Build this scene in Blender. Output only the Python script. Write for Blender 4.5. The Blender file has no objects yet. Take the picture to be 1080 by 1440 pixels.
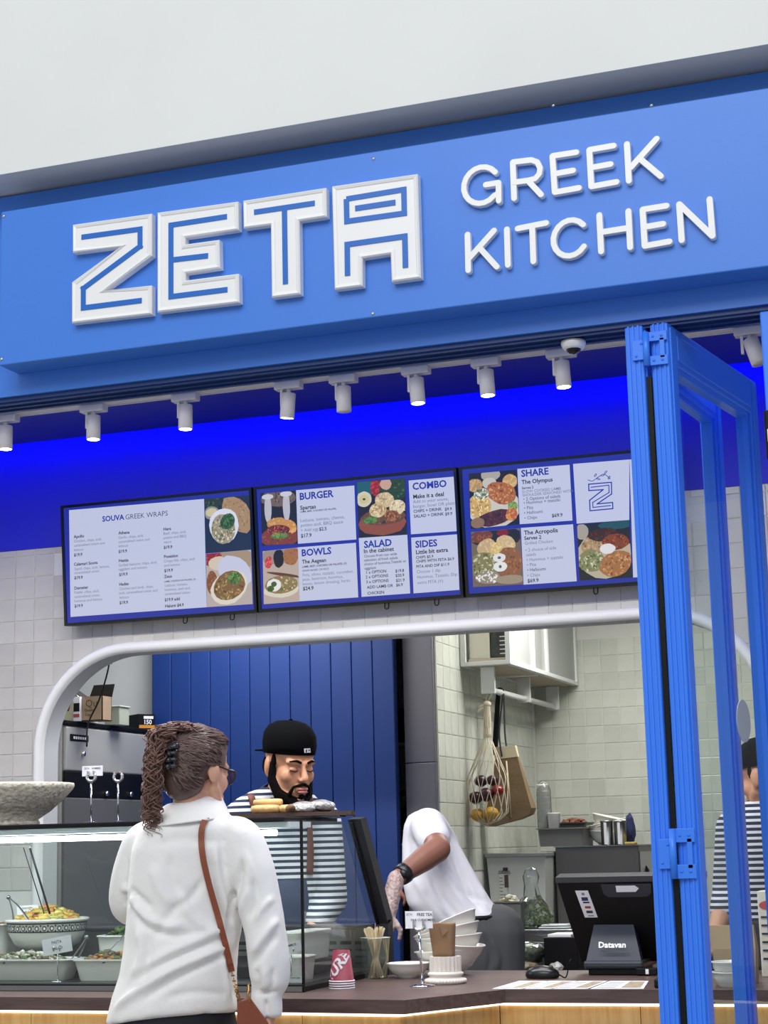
import bpy, bmesh, math, random
import numpy as np
from math import sin, cos, pi, radians, sqrt, atan2
from mathutils import Matrix, Vector

SC = bpy.context.scene
COL = SC.collection
random.seed(7)
RNG = np.random.default_rng(7)

# ------------------------------------------------------------------ camera
YAW, PITCH, ROLL, FPX, HC = radians(-19.54), radians(10.69), radians(-1.406), 2490.0, 1.40
_f = np.array([sin(YAW)*cos(PITCH), cos(YAW)*cos(PITCH), sin(PITCH)])
_r = np.array([cos(YAW), -sin(YAW), 0.0])
_u = np.cross(_r, _f)
CR = cos(ROLL)*_r + sin(ROLL)*_u
CU = -sin(ROLL)*_r + cos(ROLL)*_u
CAM = np.array([0, 0, HC])
cd = bpy.data.cameras.new('camera'); cam = bpy.data.objects.new('camera', cd); COL.objects.link(cam)
M4 = Matrix.Identity(4)
for i in range(3):
    M4[i][0], M4[i][1], M4[i][2], M4[i][3] = CR[i], CU[i], -_f[i], CAM[i]
cam.matrix_world = M4
cd.sensor_fit = 'VERTICAL'; cd.sensor_height = 36; cd.lens = FPX/1440*36
cd.clip_start = .05; cd.clip_end = 200
SC.camera = cam

# ------------------------------------------------------------------ world, lights, exposure
SC.view_settings.view_transform = 'Standard'; SC.view_settings.look = 'None'
SC.view_settings.gamma = 1; SC.view_settings.exposure = 0.0
try: SC.view_settings.use_curve_mapping = False
except Exception: pass
w = bpy.data.worlds.new('mall_light'); SC.world = w; w.use_nodes = True
bg = w.node_tree.nodes['Background']; bg.inputs[0].default_value = (.93, .97, 1, 1); bg.inputs[1].default_value = .62

def area(name, loc, size, power, color=(1, 1, 1), target=None, sy=None):
    l = bpy.data.lights.new(name, 'AREA'); l.energy = power; l.color = color
    l.shape = 'RECTANGLE'; l.size = size; l.size_y = sy or size
    o = bpy.data.objects.new(name, l); COL.objects.link(o); o.location = loc
    d = Vector(target if target else (loc[0], loc[1], loc[2]-1)) - Vector(loc)
    o.rotation_euler = d.to_track_quat('-Z', 'Y').to_euler()
    return o
area('mall_fill_lamp', (-1.0, -3.0, 7.5), 7, 430, (.97, .98, 1), (-2.0, 4.2, 1.5), 4)  # added lamp behind the camera, stands in for diffuse mall light
area('kitchen_fill_lamp', (-1.9, 8.9, 2.86), .9, 38, (1, .98, .92), None, .6)  # added unseen lamp, lights the kitchen beyond the opening
area('kitchen_fill_lamp', (-3.6, 7.7, 2.86), .7, 24, (.95, .97, 1), None, .5)  # added unseen lamp, brightens the oven side of the kitchen
area('service_fill_lamp', (-1.6, 5.2, 3.2), 2.2, 55, (1, .98, .95), None, .25)  # added lamp hidden behind the header, brightens the service area
area('service_fill_lamp', (-3.6, 5.2, 3.2), 2.2, 60, (1, .98, .95), None, .25)  # second added lamp out of view, fills the left service area

# ------------------------------------------------------------------ helpers
def ray(px, py): return _f + CR*(px-540)/FPX - CU*(py-720)/FPX
def at(px, py, Y):
    d = ray(px, py); return CAM + d*Y/d[1]
def atz(px, py, Z):
    d = ray(px, py); return CAM + d*(Z-HC)/d[2]
def atx(px, py, X):
    d = ray(px, py); return CAM + d*X/d[0]
def proj(V):
    v = np.asarray(V)-CAM; z = v@_f
    return 540+FPX*(v@CR)/z, 720-FPX*(v@CU)/z

def lin(c):
    if isinstance(c, str):
        c = c.lstrip('#'); c = [int(c[i:i+2], 16)/255 for i in (0, 2, 4)]
        c = [x/12.92 if x <= .04045 else ((x+.055)/1.055)**2.4 for x in c]
    return (c[0], c[1], c[2], 1)

MATS = {}
def mat(name, col, rough=.5, metal=0, var=0, vscale=8, bump=0, bscale=40, emit=0, spec=.5, stretch=None, objvar=0, coat=0, sheen=0, detail=3):
    if name in MATS: return MATS[name]
    m = bpy.data.materials.new(name); m.use_nodes = True; MATS[name] = m
    nt = m.node_tree; b = nt.nodes['Principled BSDF']; c = lin(col)
    b.inputs['Base Color'].default_value = c; b.inputs['Roughness'].default_value = rough
    b.inputs['Metallic'].default_value = metal; b.inputs['Specular IOR Level'].default_value = spec
    if coat: b.inputs['Coat Weight'].default_value = coat; b.inputs['Coat Roughness'].default_value = .15
    if sheen: b.inputs['Sheen Weight'].default_value = sheen
    if emit:
        b.inputs['Emission Color'].default_value = c; b.inputs['Emission Strength'].default_value = emit
    N = nt.nodes.new; LK = nt.links.new
    tc = N('ShaderNodeTexCoord'); src = tc.outputs['Object']
    if stretch:
        mp = N('ShaderNodeMapping'); mp.inputs['Scale'].default_value = stretch; LK(src, mp.inputs[0]); src = mp.outputs[0]
    out = None
    if var or objvar:
        mx = N('ShaderNodeMix'); mx.data_type = 'RGBA'; mx.blend_type = 'MULTIPLY'; mx.inputs[0].default_value = 1
        mx.inputs[6].default_value = c
        if var:
            no = N('ShaderNodeTexNoise'); no.inputs['Scale'].default_value = vscale; no.inputs['Detail'].default_value = detail; LK(src, no.inputs['Vector'])
            mr = N('ShaderNodeMapRange'); mr.inputs[1].default_value = .3; mr.inputs[2].default_value = .7; mr.inputs[3].default_value = 1-var; mr.inputs[4].default_value = 1+var*.5
            LK(no.outputs['Fac'], mr.inputs[0]); v = mr.outputs[0]
        if objvar:
            oi = N('ShaderNodeObjectInfo'); mo = N('ShaderNodeMapRange'); mo.inputs[3].default_value = 1-objvar; mo.inputs[4].default_value = 1+objvar*.4
            LK(oi.outputs['Random'], mo.inputs[0])
            if var:
                mm = N('ShaderNodeMath'); mm.operation = 'MULTIPLY'; LK(v, mm.inputs[0]); LK(mo.outputs[0], mm.inputs[1]); v = mm.outputs[0]
            else: v = mo.outputs[0]
        LK(v, mx.inputs[7]); LK(mx.outputs[2], b.inputs['Base Color'])
    if bump:
        n2 = N('ShaderNodeTexNoise'); n2.inputs['Scale'].default_value = bscale; n2.inputs['Detail'].default_value = 4; LK(src, n2.inputs['Vector'])
        bp = N('ShaderNodeBump'); bp.inputs['Strength'].default_value = bump; bp.inputs['Distance'].default_value = .01
        LK(n2.outputs['Fac'], bp.inputs['Height']); LK(bp.outputs[0], b.inputs['Normal'])
    return m

def glass(name, tint='#f4faf8', refl=1.0, haze=0):
    if name in MATS: return MATS[name]
    m = bpy.data.materials.new(name); m.use_nodes = True; MATS[name] = m
    nt = m.node_tree; nt.nodes.clear(); N = nt.nodes.new; LK = nt.links.new
    o = N('ShaderNodeOutputMaterial'); t = N('ShaderNodeBsdfTransparent'); g = N('ShaderNodeBsdfGlossy'); g.inputs['Roughness'].default_value = .02
    t.inputs[0].default_value = lin(tint); fr = N('ShaderNodeFresnel'); fr.inputs[0].default_value = 1.45
    mu = N('ShaderNodeMath'); mu.operation = 'MULTIPLY'; mu.inputs[1].default_value = refl; LK(fr.outputs[0], mu.inputs[0])
    mx = N('ShaderNodeMixShader'); LK(mu.outputs[0], mx.inputs[0]); LK(t.outputs[0], mx.inputs[1]); LK(g.outputs[0], mx.inputs[2])
    res = mx.outputs[0]
    if haze:
        d = N('ShaderNodeBsdfDiffuse'); d.inputs[0].default_value = (.85, .87, .87, 1)
        m2 = N('ShaderNodeMixShader'); m2.inputs[0].default_value = haze; LK(res, m2.inputs[1]); LK(d.outputs[0], m2.inputs[2]); res = m2.outputs[0]
    LK(res, o.inputs[0]); return m

def print_mat(name, emit):
    # flat print: colour comes from the printed artwork ("Col" attribute); a screen gives it off as light
    m = bpy.data.materials.new(name); m.use_nodes = True; nt = m.node_tree; b = nt.nodes['Principled BSDF']
    a = nt.nodes.new('ShaderNodeAttribute'); a.attribute_name = 'Col'
    b.inputs['Roughness'].default_value = .35
    if emit:
        b.inputs['Base Color'].default_value = (.01, .01, .01, 1); b.inputs['Roughness'].default_value = .12
        nt.links.new(a.outputs['Color'], b.inputs['Emission Color']); b.inputs['Emission Strength'].default_value = emit
    else: nt.links.new(a.outputs['Color'], b.inputs['Base Color'])
    return m

def stripes(name, c1, c2, period, duty=.5, axis=2):
    if name in MATS: return MATS[name]
    m = bpy.data.materials.new(name); m.use_nodes = True; MATS[name] = m
    nt = m.node_tree; b = nt.nodes['Principled BSDF']; N = nt.nodes.new; LK = nt.links.new
    tc = N('ShaderNodeTexCoord'); sp = N('ShaderNodeSeparateXYZ'); LK(tc.outputs['Object'], sp.inputs[0])
    mu = N('ShaderNodeMath'); mu.operation = 'DIVIDE'; mu.inputs[1].default_value = period; LK(sp.outputs[axis], mu.inputs[0])
    fr = N('ShaderNodeMath'); fr.operation = 'FRACT'; LK(mu.outputs[0], fr.inputs[0])
    gt = N('ShaderNodeMath'); gt.operation = 'GREATER_THAN'; gt.inputs[1].default_value = duty; LK(fr.outputs[0], gt.inputs[0])
    mx = N('ShaderNodeMix'); mx.data_type = 'RGBA'; mx.inputs[6].default_value = lin(c1); mx.inputs[7].default_value = lin(c2); LK(gt.outputs[0], mx.inputs[0])
    LK(mx.outputs[2], b.inputs['Base Color']); b.inputs['Roughness'].default_value = .85
    return m

def wood(name, c1, c2, scale=(1, 12, 12), rough=.45, rings=6):
    if name in MATS: return MATS[name]
    m = bpy.data.materials.new(name); m.use_nodes = True; MATS[name] = m
    nt = m.node_tree; b = nt.nodes['Principled BSDF']; N = nt.nodes.new; LK = nt.links.new
    tc = N('ShaderNodeTexCoord'); mp = N('ShaderNodeMapping'); mp.inputs['Scale'].default_value = scale; LK(tc.outputs['Object'], mp.inputs[0])
    no = N('ShaderNodeTexNoise'); no.inputs['Scale'].default_value = rings; no.inputs['Detail'].default_value = 6; no.inputs['Distortion'].default_value = .6; LK(mp.outputs[0], no.inputs['Vector'])
    rp = N('ShaderNodeValToRGB'); rp.color_ramp.elements[0].position = .3; rp.color_ramp.elements[1].position = .7
    rp.color_ramp.elements[0].color = lin(c1); rp.color_ramp.elements[1].color = lin(c2); LK(no.outputs['Fac'], rp.inputs[0]); LK(rp.outputs[0], b.inputs['Base Color'])
    b.inputs['Roughness'].default_value = rough
    return m

_ICO = None
def ico(sub=1):
    bm = bmesh.new(); bmesh.ops.create_icosphere(bm, subdivisions=sub, radius=1)
    bm.verts.ensure_lookup_table(); r = (np.array([v.co[:] for v in bm.verts]), [tuple(v.index for v in f.verts) for f in bm.faces]); bm.free(); return r
ICO = {1: ico(1), 2: ico(2), 3: ico(3)}

class MB:
    def __init__(s): s.v = []; s.n = 0; s.f = []; s.mi = []; s.sm = []; s.col = []; s.T = None; s.m = 0; s.smooth = False; s.c = None
    def add(s, V, F, smooth=None, m=None, c=None):
        V = np.asarray(V, float).reshape(-1, 3)
        if s.T is not None: V = V@s.T[:3, :3].T + s.T[:3, 3]
        s.v.append(V); k = s.n; s.n += len(V)
        for q in F: s.f.append(tuple(i+k for i in q))
        s.mi += [s.m if m is None else m]*len(F); s.sm += [s.smooth if smooth is None else smooth]*len(F)
        s.col += [c if c is not None else s.c]*len(F)
        return s
    def box(s, x0, x1, y0, y1, z0, z1, b=0, **k):
        x0, x1 = sorted((x0, x1)); y0, y1 = sorted((y0, y1)); z0, z1 = sorted((z0, z1))
        if b:
            b = min(b, (x1-x0)*.45, (y1-y0)*.45, (z1-z0)*.45)
            bm = bmesh.new(); bmesh.ops.create_cube(bm, size=1)
            for v in bm.verts: v.co = ((x0+x1)/2+v.co.x*(x1-x0), (y0+y1)/2+v.co.y*(y1-y0), (z0+z1)/2+v.co.z*(z1-z0))
            bmesh.ops.bevel(bm, geom=bm.edges[:], offset=b, segments=2, profile=.5, affect='EDGES')
            bm.verts.index_update(); V = [v.co[:] for v in bm.verts]; F = [tuple(v.index for v in f.verts) for f in bm.faces]; bm.free()
            return s.add(V, F, **k)
        V = [(x, y, z) for x in (x0, x1) for y in (y0, y1) for z in (z0, z1)]
        return s.add(V, [(0, 1, 3, 2), (4, 6, 7, 5), (0, 4, 5, 1), (2, 3, 7, 6), (0, 2, 6, 4), (1, 5, 7, 3)], **k)
    def hexa(s, A, B, **k):     # A: four corner points, B: the four opposite ones
        return s.add(list(A)+list(B), [(3, 2, 1, 0), (4, 5, 6, 7), (0, 1, 5, 4), (1, 2, 6, 5), (2, 3, 7, 6), (3, 0, 4, 7)], **k)
    def tube(s, P, r, n=8, caps=True, flat=None, **k):
        P = np.asarray(P, float); R = [r]*len(P) if np.isscalar(r) else list(r)
        T = np.gradient(P, axis=0); T /= np.linalg.norm(T, axis=1)[:, None]+1e-9
        a = np.array([0, 0, 1.]) if abs(T[0][2]) < .9 else np.array([1., 0, 0]); V = []
        for i, p in enumerate(P):
            a = a-T[i]*(a@T[i]); a /= np.linalg.norm(a)+1e-9; b = np.cross(T[i], a)
            for j in range(n):
                t = 2*pi*j/n; V.append(p+R[i]*(a*cos(t)*(flat or 1)+b*sin(t)))
        F = [(i*n+j, i*n+(j+1) % n, (i+1)*n+(j+1) % n, (i+1)*n+j) for i in range(len(P)-1) for j in range(n)]
        if caps: F += [tuple(range(n-1, -1, -1)), tuple((len(P)-1)*n+j for j in range(n))]
        k.setdefault('smooth', True); return s.add(V, F, **k)
    def cap(s, p0, p1, r0, r1, n=12, **k):      # tapered capsule
        p0, p1 = np.asarray(p0, float), np.asarray(p1, float); d = p1-p0; L = np.linalg.norm(d)+1e-9; d /= L
        P = []; R = []
        for a in (-.98, -.8, -.5, 0): P.append(p0+d*a*r0); R.append(r0*sqrt(max(0, 1-a*a)))
        for a in (0, .5, .8, .98): P.append(p1+d*a*r1); R.append(r1*sqrt(max(0, 1-a*a)))
        return s.tube(P, R, n, **k)
    def ell(s, c, r, rot=None, sub=2, **k):
        V = ICO[sub][0]*np.asarray(r, float)
        if rot is not None: V = V@np.array(rot.to_3x3() if hasattr(rot, 'to_3x3') else rot).T
        k.setdefault('smooth', True); return s.add(V+np.asarray(c, float), ICO[sub][1], **k)
    def lathe(s, prof, c=(0, 0, 0), n=24, rx=1, ry=1, **k):
        V = []; c = np.asarray(c, float)
        for (r, z) in prof:
            for j in range(n):
                t = 2*pi*j/n; V.append(c+(r*rx*cos(t), r*ry*sin(t), z))
        m = len(prof)
        F = [(i*n+j, i*n+(j+1) % n, (i+1)*n+(j+1) % n, (i+1)*n+j) for i in range(m-1) for j in range(n)]
        F += [tuple(range(n-1, -1, -1)), tuple((m-1)*n+j for j in range(n))]
        k.setdefault('smooth', True); return s.add(V, F, **k)
    def prism(s, poly, O, U, W, d, **k):        # poly in (u, w) on plane O,U,W, extruded by vector d
        O, U, W, d = [np.asarray(a, float) for a in (O, U, W, d)]; n = len(poly)
        A = [O+U*p[0]+W*p[1] for p in poly]; B = [a+d for a in A]
        return s.add(A+B, [tuple(range(n)), tuple(range(2*n-1, n-1, -1))]+[(i, (i+1) % n, n+(i+1) % n, n+i) for i in range(n)], **k)
    def loft(s, rings, caps=True, **k):
        n = len(rings[0]); V = [p for r in rings for p in r]; m = len(rings)
        F = [(i*n+j, i*n+(j+1) % n, (i+1)*n+(j+1) % n, (i+1)*n+j) for i in range(m-1) for j in range(n)]
        if caps: F += [tuple(range(n-1, -1, -1)), tuple((m-1)*n+j for j in range(n))]
        k.setdefault('smooth', True); return s.add(V, F, **k)
    def quad(s, *P, **k): return s.add(list(P), [(0, 1, 2, 3)], **k)
    def V(s): return np.concatenate(s.v) if s.v else np.zeros((0, 3))

def mesh_of(mb, name, mats, off=(0, 0, 0)):
    me = bpy.data.meshes.new(name); V = mb.V()-np.asarray(off, float)
    me.from_pydata(V.tolist(), [], mb.f)
    for m in (mats if isinstance(mats, (list, tuple)) else [mats]): me.materials.append(m)
    me.polygons.foreach_set('material_index', mb.mi); me.polygons.foreach_set('use_smooth', mb.sm)
    if any(c is not None for c in mb.col):
        at_ = me.color_attributes.new('Col', 'FLOAT_COLOR', 'CORNER'); arr = []
        for p, c in zip(mb.f, mb.col): arr += list(lin(c or '#ffffff'))*len(p)
        at_.data.foreach_set('color', arr)
    me.update(); return me

def thing(name, label, cat, loc, group=None):
    o = bpy.data.objects.new(name, None); COL.objects.link(o); o.location = [float(x) for x in loc]; o.empty_display_size = .05
    o['label'] = label; o['category'] = cat
    if group: o['group'] = group
    return o
def part(name, mb, mats, parent, label=None, kind=None):
    base = np.zeros(3); p = parent
    while p is not None: base = base+np.array(p.location); p = p.parent
    V = mb.V(); c = V.mean(0) if len(V) else base
    o = bpy.data.objects.new(name, mesh_of(mb, name, mats, c)); COL.objects.link(o); o.parent = parent; o.location = c-base
    if label: o['label'] = label
    if kind: o['kind'] = kind
    return o
def solo(name, mb, mats, label, cat, group=None, kind=None, loc=None):
    V = mb.V(); c = np.array([*(V.min(0)+V.max(0))[:2]/2, V[:, 2].min()]) if loc is None else np.asarray(loc)
    o = bpy.data.objects.new(name, mesh_of(mb, name, mats, c)); COL.objects.link(o); o.location = c
    o['label'] = label; o['category'] = cat
    if group: o['group'] = group
    if kind: o['kind'] = kind
    return o
def struct(name, mb, mats, label, cat='structure'):
    o = solo(name, mb, mats, label, cat, kind='structure'); return o
def dup(root, loc, label=None):
    r = root.copy(); COL.objects.link(r); r.location = [float(x) for x in loc]
    if label: r['label'] = label
    for ch in list(root.children):
        c = ch.copy(); COL.objects.link(c); c.parent = r
        for g in ch.children:
            d = g.copy(); COL.objects.link(d); d.parent = c
    return r

def blob(mb, voxel, smooth=4, fold=None):
    """union closed shapes into one continuous skin"""
    me = mesh_of(mb, 'tmp', [], (0, 0, 0)); o = bpy.data.objects.new('tmp', me); COL.objects.link(o)
    md = o.modifiers.new('r', 'REMESH'); md.mode = 'VOXEL'; md.voxel_size = voxel
    if smooth:
        sm = o.modifiers.new('s', 'SMOOTH'); sm.iterations = smooth; sm.factor = .5
    dg = bpy.context.evaluated_depsgraph_get(); m2 = bpy.data.meshes.new_from_object(o.evaluated_get(dg))
    V = np.empty(len(m2.vertices)*3); m2.vertices.foreach_get('co', V); V = V.reshape(-1, 3)
    F = [tuple(p.vertices) for p in m2.polygons]
    if fold is not None:
        N = np.empty(len(V)*3); m2.vertices.foreach_get('normal', N); V = fold(V, N.reshape(-1, 3))
    bpy.data.objects.remove(o); bpy.data.meshes.remove(me); bpy.data.meshes.remove(m2)
    r = MB(); r.add(V, F, smooth=True); return r

def text2d(s, size, bold=0.0, align='LEFT', space=1.0):
    cu = bpy.data.curves.new('t', 'FONT'); cu.body = s; cu.size = size; cu.resolution_u = 2; cu.align_x = align; cu.offset = bold*size; cu.space_character = space
    o = bpy.data.objects.new('t', cu); COL.objects.link(o); dg = bpy.context.evaluated_depsgraph_get()
    me = bpy.data.meshes.new_from_object(o.evaluated_get(dg)); V = [v.co[:] for v in me.vertices]; F = [tuple(p.vertices) for p in me.polygons]
    bpy.data.objects.remove(o); bpy.data.curves.remove(cu); bpy.data.meshes.remove(me)
    return np.array(V).reshape(-1, 3), F
def put_text(mb, s, O, U, W, size, bold=0.0, c=None, align='LEFT', lift=0, space=1.0):
    V, F = text2d(s, size, bold, align, space)
    if not len(V): return
    O, U, W = [np.asarray(a, float) for a in (O, U, W)]; Nn = np.cross(U, W)
    mb.add(O+V[:, :1]*U+V[:, 1:2]*W+Nn*lift, F, c=c, smooth=False)

def frame(o, fwd, up=(0, 0, 1)):        # 4x4: local x right, y forward, z up
    f = np.asarray(fwd, float); f = f/np.linalg.norm(f); u = np.asarray(up, float); x = np.cross(f, u); x /= np.linalg.norm(x); u = np.cross(x, f)
    M = np.eye(4); M[:3, 0], M[:3, 1], M[:3, 2], M[:3, 3] = x, f, u, o; return M
def spline(P, n=8):
    P = np.asarray(P, float); Q = np.vstack([2*P[0]-P[1], P, 2*P[-1]-P[-2]]); out = []
    for i in range(1, len(Q)-2):
        for t in np.linspace(0, 1, n, endpoint=False):
            a, b, c, d = Q[i-1], Q[i], Q[i+1], Q[i+2]
            out.append(.5*((2*b)+(-a+c)*t+(2*a-5*b+4*c-d)*t*t+(-a+3*b-3*c+d)*t**3))
    out.append(P[-1]); return np.array(out)

UX, UZ = np.array([1., 0, 0]), np.array([0, 0, 1.])

# ------------------------------------------------------------------ materials
PAINT = mat('blue_sign_paint', '#3f7fe0', .38, bump=.03, bscale=300)
DPAINT = mat('navy_head_track_paint', '#173a7a', .4)
DOORP = mat('blue_door_paint', '#3a84fa', .35, bump=.04, bscale=200)
WHITE = mat('white_plaster', '#e3e5e3', .85, var=.03, vscale=2)
SIGNW = mat('white_acrylic', '#f2f2f2', .3)
INLAY = mat('blue_inlay', '#1668c4', .35)
UPBLUE = mat('deep_blue_wall_paint', '#0412c4', .55)
CEILB = mat('deep_blue_ceiling_paint', '#0b1aa0', .6)
TILE = mat('glazed_cream_tile', '#c9c6c0', .28, var=.07, vscale=9, objvar=.09, bump=.12, bscale=14)
TILEG = mat('glazed_sage_tile', '#ccd0c6', .25, var=.07, vscale=9, objvar=.10, bump=.12, bscale=14)
GROUT = mat('pale_grout', '#dcdcd8', .9)
BOARD = mat('blue_board_paint', '#133578', .45, objvar=.05)
STEEL = mat('stainless_steel', '#8f9294', .32, 1, var=.08, vscale=3, stretch=(1, 1, 12))
GSTEEL = mat('grey_steel', '#6f6d6b', .45, .7, var=.1, vscale=4)
CHROME = mat('polished_chrome', '#d8d8d8', .08, 1)
BLACK = mat('black_plastic', '#0b0b0e', .5, spec=.25)
DGREY = mat('charcoal_plastic', '#2a2e36', .42)
CERAM = mat('white_ceramic', '#e4e2da', .22)
CARD = mat('white_card', '#eeeef2', .6)
INK = mat('black_ink', '#15151a', .6)
NAVYINK = mat('navy_ink', '#1c2f86', .6)
SKIN = mat('skin', '#d9a283', .55, var=.05, vscale=20)
GLASS = glass('clear_glass', '#eef4f3', .4)
CGLASS = glass('cabinet_glass', '#f1f8f5', .8, .02)

# ------------------------------------------------------------------ setting: floor, walls, ceiling
YH, YS, YW, YK = 4.2, 4.1, 7.0, 10.3
ZH = 2.668            # underside of the header
b = MB().box(-9, 5, -6, 11.5, -.1, 0); struct('floor', b, mat('grey_floor_tile', '#8d8b88', .35, var=.08, vscale=1.5), 'pale grey polished floor')
# white bulkhead above the sign and its soffit
b = MB().box(-9, 5, 4.06, 4.6, 3.269, 6.5); struct('wall_front', b, WHITE, 'plain white bulkhead wall above the blue sign')
# header wall behind the sign box
b = MB().box(-9, 5, YH, YH+.13, ZH, 3.262); struct('trim_1', b, PAINT, 'blue header beam over the opening')
b = MB().box(-9, 5, YH+.012, YH+.128, ZH-.012, ZH-.0005)
for k in range(3): b.box(-9, 5, YH+.02+k*.036, YH+.025+k*.036, ZH-.018, ZH-.011)
struct('trim_2', b, DPAINT, 'dark navy door head track under the header')
b = MB().box(-5.4, 1.6, YH+.135, 6.85, 3.24, 3.29); struct('ceiling', b, CEILB, 'dark blue painted ceiling of the shop')
b = MB().box(-5.4, 1.6, 6.80, 7.14, 3.48, 3.52).box(-5.4, 1.6, 6.80, 6.85, 3.291, 3.48); struct('trim_3', b, CEILB, 'blue cove above the ceiling edge')
b = MB().box(-5.5, -5.4, YH+.14, YK+.2, 0, 3.5); struct('wall_left', b, WHITE, 'left side wall of the shop')
b = MB().box(1.6, 1.7, YH+.14, YK+.2, 0, 3.5); struct('wall_right', b, WHITE, 'right side wall of the shop')
# LED cove strip (a real lamp) hidden behind the ceiling edge
led = bpy.data.materials.new('blue_led'); led.use_nodes = True; bb = led.node_tree.nodes['Principled BSDF']
bb.inputs['Emission Color'].default_value = (0, 0, 1, 1); bb.inputs['Emission Strength'].default_value = 26; bb.inputs['Base Color'].default_value = (0, 0, .3, 1)
b = MB().box(-5.3, 1.5, 6.87, 6.885, 3.30, 3.312); struct('trim_4', b, led, 'blue LED strip in the ceiling cove')

# arched wall with tiles
AX0, AX1, AZ, AR = -4.13, -.93, 2.272, .42
def arch_path(off=0, n=14):
    P = [(AX0-off, 0)]; r = AR+off
    for i in range(n+1):
        t = pi-pi/2*i/n; P.append((AX0+AR+r*cos(t), AZ-AR+r*sin(t)))
    for i in range(n+1):
        t = pi/2-pi/2*i/n; P.append((AX1-AR+r*cos(t), AZ-AR+r*sin(t)))
    P.append((AX1+off, 0)); return P
ZB = 2.7786           # foot of the blue band
def wall_holed(mb, z0, z1, y0, y1):
    ap = arch_path(0); top = z1; outer = [(-5.4, 0), (-5.4, top), (1.6, top), (1.6, 0)]
    # strips from the arch outline to the outer rectangle
    out = []
    for (x, z) in ap:
        if z <= 0: out.append((-5.4 if x < -2 else 1.6, 0))
        elif z < AZ-AR*.45: out.append((-5.4 if x < -2 else 1.6, z))
        else: out.append((x, top))
    # corners
    pts_i, pts_o = [], []
    for i in range(len(ap)):
        pts_i.append(ap[i]); pts_o.append(out[i])
        if i+1 < len(ap):
            a, c = out[i], out[i+1]
            if a[0] != c[0] and a[1] != c[1]:
                pts_i.append(ap[i+1] if a[0] < -2 else ap[i]); pts_o.append((a[0], top) if a[0] == -5.4 else (c[0], top))
    for y, rev in ((y0, 0), (y1, 1)):
        n = len(pts_i); V = [(p[0], y, p[1]) for p in pts_i]+[(p[0], y, p[1]) for p in pts_o]
        mb.add(V, [((i, i+1, n+i+1, n+i) if rev else (n+i, n+i+1, i+1, i)) for i in range(n-1)], smooth=False)
    V = [(p[0], y0, p[1]) for p in ap]+[(p[0], y1, p[1]) for p in ap]; n = len(ap)
    mb.add(V, [(i, i+1, n+i+1, n+i) for i in range(n-1)], smooth=True, m=1)
b = MB(); wall_holed(b, 0, ZB, YW+.006, YW+.13)
WALL = struct('wall_back', b, [GROUT, mat('grey_white_plaster', '#c9cbcd', .8)], 'tiled wall with a round-cornered opening')
b = MB().box(-5.4, 1.6, YW, YW+.13, ZB, 3.48); struct('wall_upper', b, UPBLUE, 'deep blue wall band above the menu screens')
# rounded moulding round the opening
prof = [(-.002, 0), (.004, -.016), (.016, -.026), (.03, -.026), (.042, -.016), (.047, 0)]
b = MB(); rows = []
for off, dy in prof: rows.append([(x, YW+.004+dy, z) for x, z in arch_path(off)])
n = len(rows[0]); b.add([p for r in rows for p in r], [(i*n+j, (i+1)*n+j, (i+1)*n+j+1, i*n+j+1) for i in range(len(prof)-1) for j in range(n-1)], smooth=True)
struct('trim_5', b, mat('white_moulding', '#f4f4f2', .6), 'rounded white moulding around the opening')

# tiles, one object each
def clip(poly, p, nrm):
    out = []
    for i in range(len(poly)):
        a, c = np.array(poly[i]), np.array(poly[(i+1) % len(poly)]); da, dc = (a-p)@nrm, (c-p)@nrm
        if da >= 0: out.append(tuple(a))
        if da*dc < 0: out.append(tuple(a+(c-a)*da/(da-dc)))
    return out
AP = np.array(arch_path(.04, 24))
def arch_near(c):
    best = None
    for i in range(len(AP)-1):
        a, d = AP[i], AP[i+1]-AP[i]; t = min(1, max(0, ((c-a)@d)/(d@d+1e-12))); q = a+t*d; e = np.linalg.norm(c-q)
        if best is None or e < best[0]: best = (e, q, np.array([-d[1], d[0]])/np.linalg.norm(d))
    return best
def tile_mesh(poly, axis, t=.004, ins=.003):
    c = np.mean(poly, 0); In = [(p[0]+(c[0]-p[0])*ins/.05, p[1]+(c[1]-p[1])*ins/.05) for p in poly]; n = len(poly)
    f = (lambda u, h, w_: (u, -h, w_)) if axis == 'y' else (lambda u, h, w_: (h, u, w_))
    mb = MB(); V = [f(p[0], 0, p[1]) for p in poly]+[f(p[0], t*.75, p[1]) for p in poly]+[f(p[0], t, p[1]) for p in In]
    rv = (lambda q: q) if axis == 'y' else (lambda q: q[::-1])
    mb.add(V, [rv((i, (i+1) % n, n+(i+1) % n, n+i)) for i in range(n)]+[rv((n+i, n+(i+1) % n, 2*n+(i+1) % n, 2*n+i)) for i in range(n)]+[rv(tuple(range(2*n, 3*n)))])
    return mb
def tile_obj(me, loc, parent, tilt=.006):
    o = bpy.data.objects.new('tile', me); COL.objects.link(o); o.parent = parent; o.location = np.asarray(loc)-np.array(parent.location)
    o.rotation_euler = (random.uniform(-tilt, tilt), 0, random.uniform(-tilt, tilt)); return o
def square(h): return [(-h[0], -h[1]), (h[0], -h[1]), (h[0], h[1]), (-h[0], h[1])]
PT = .1003
TM = mesh_of(tile_mesh(square((PT/2-.0018, PT/2-.0018)), 'y'), 'tile', TILE)
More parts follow.
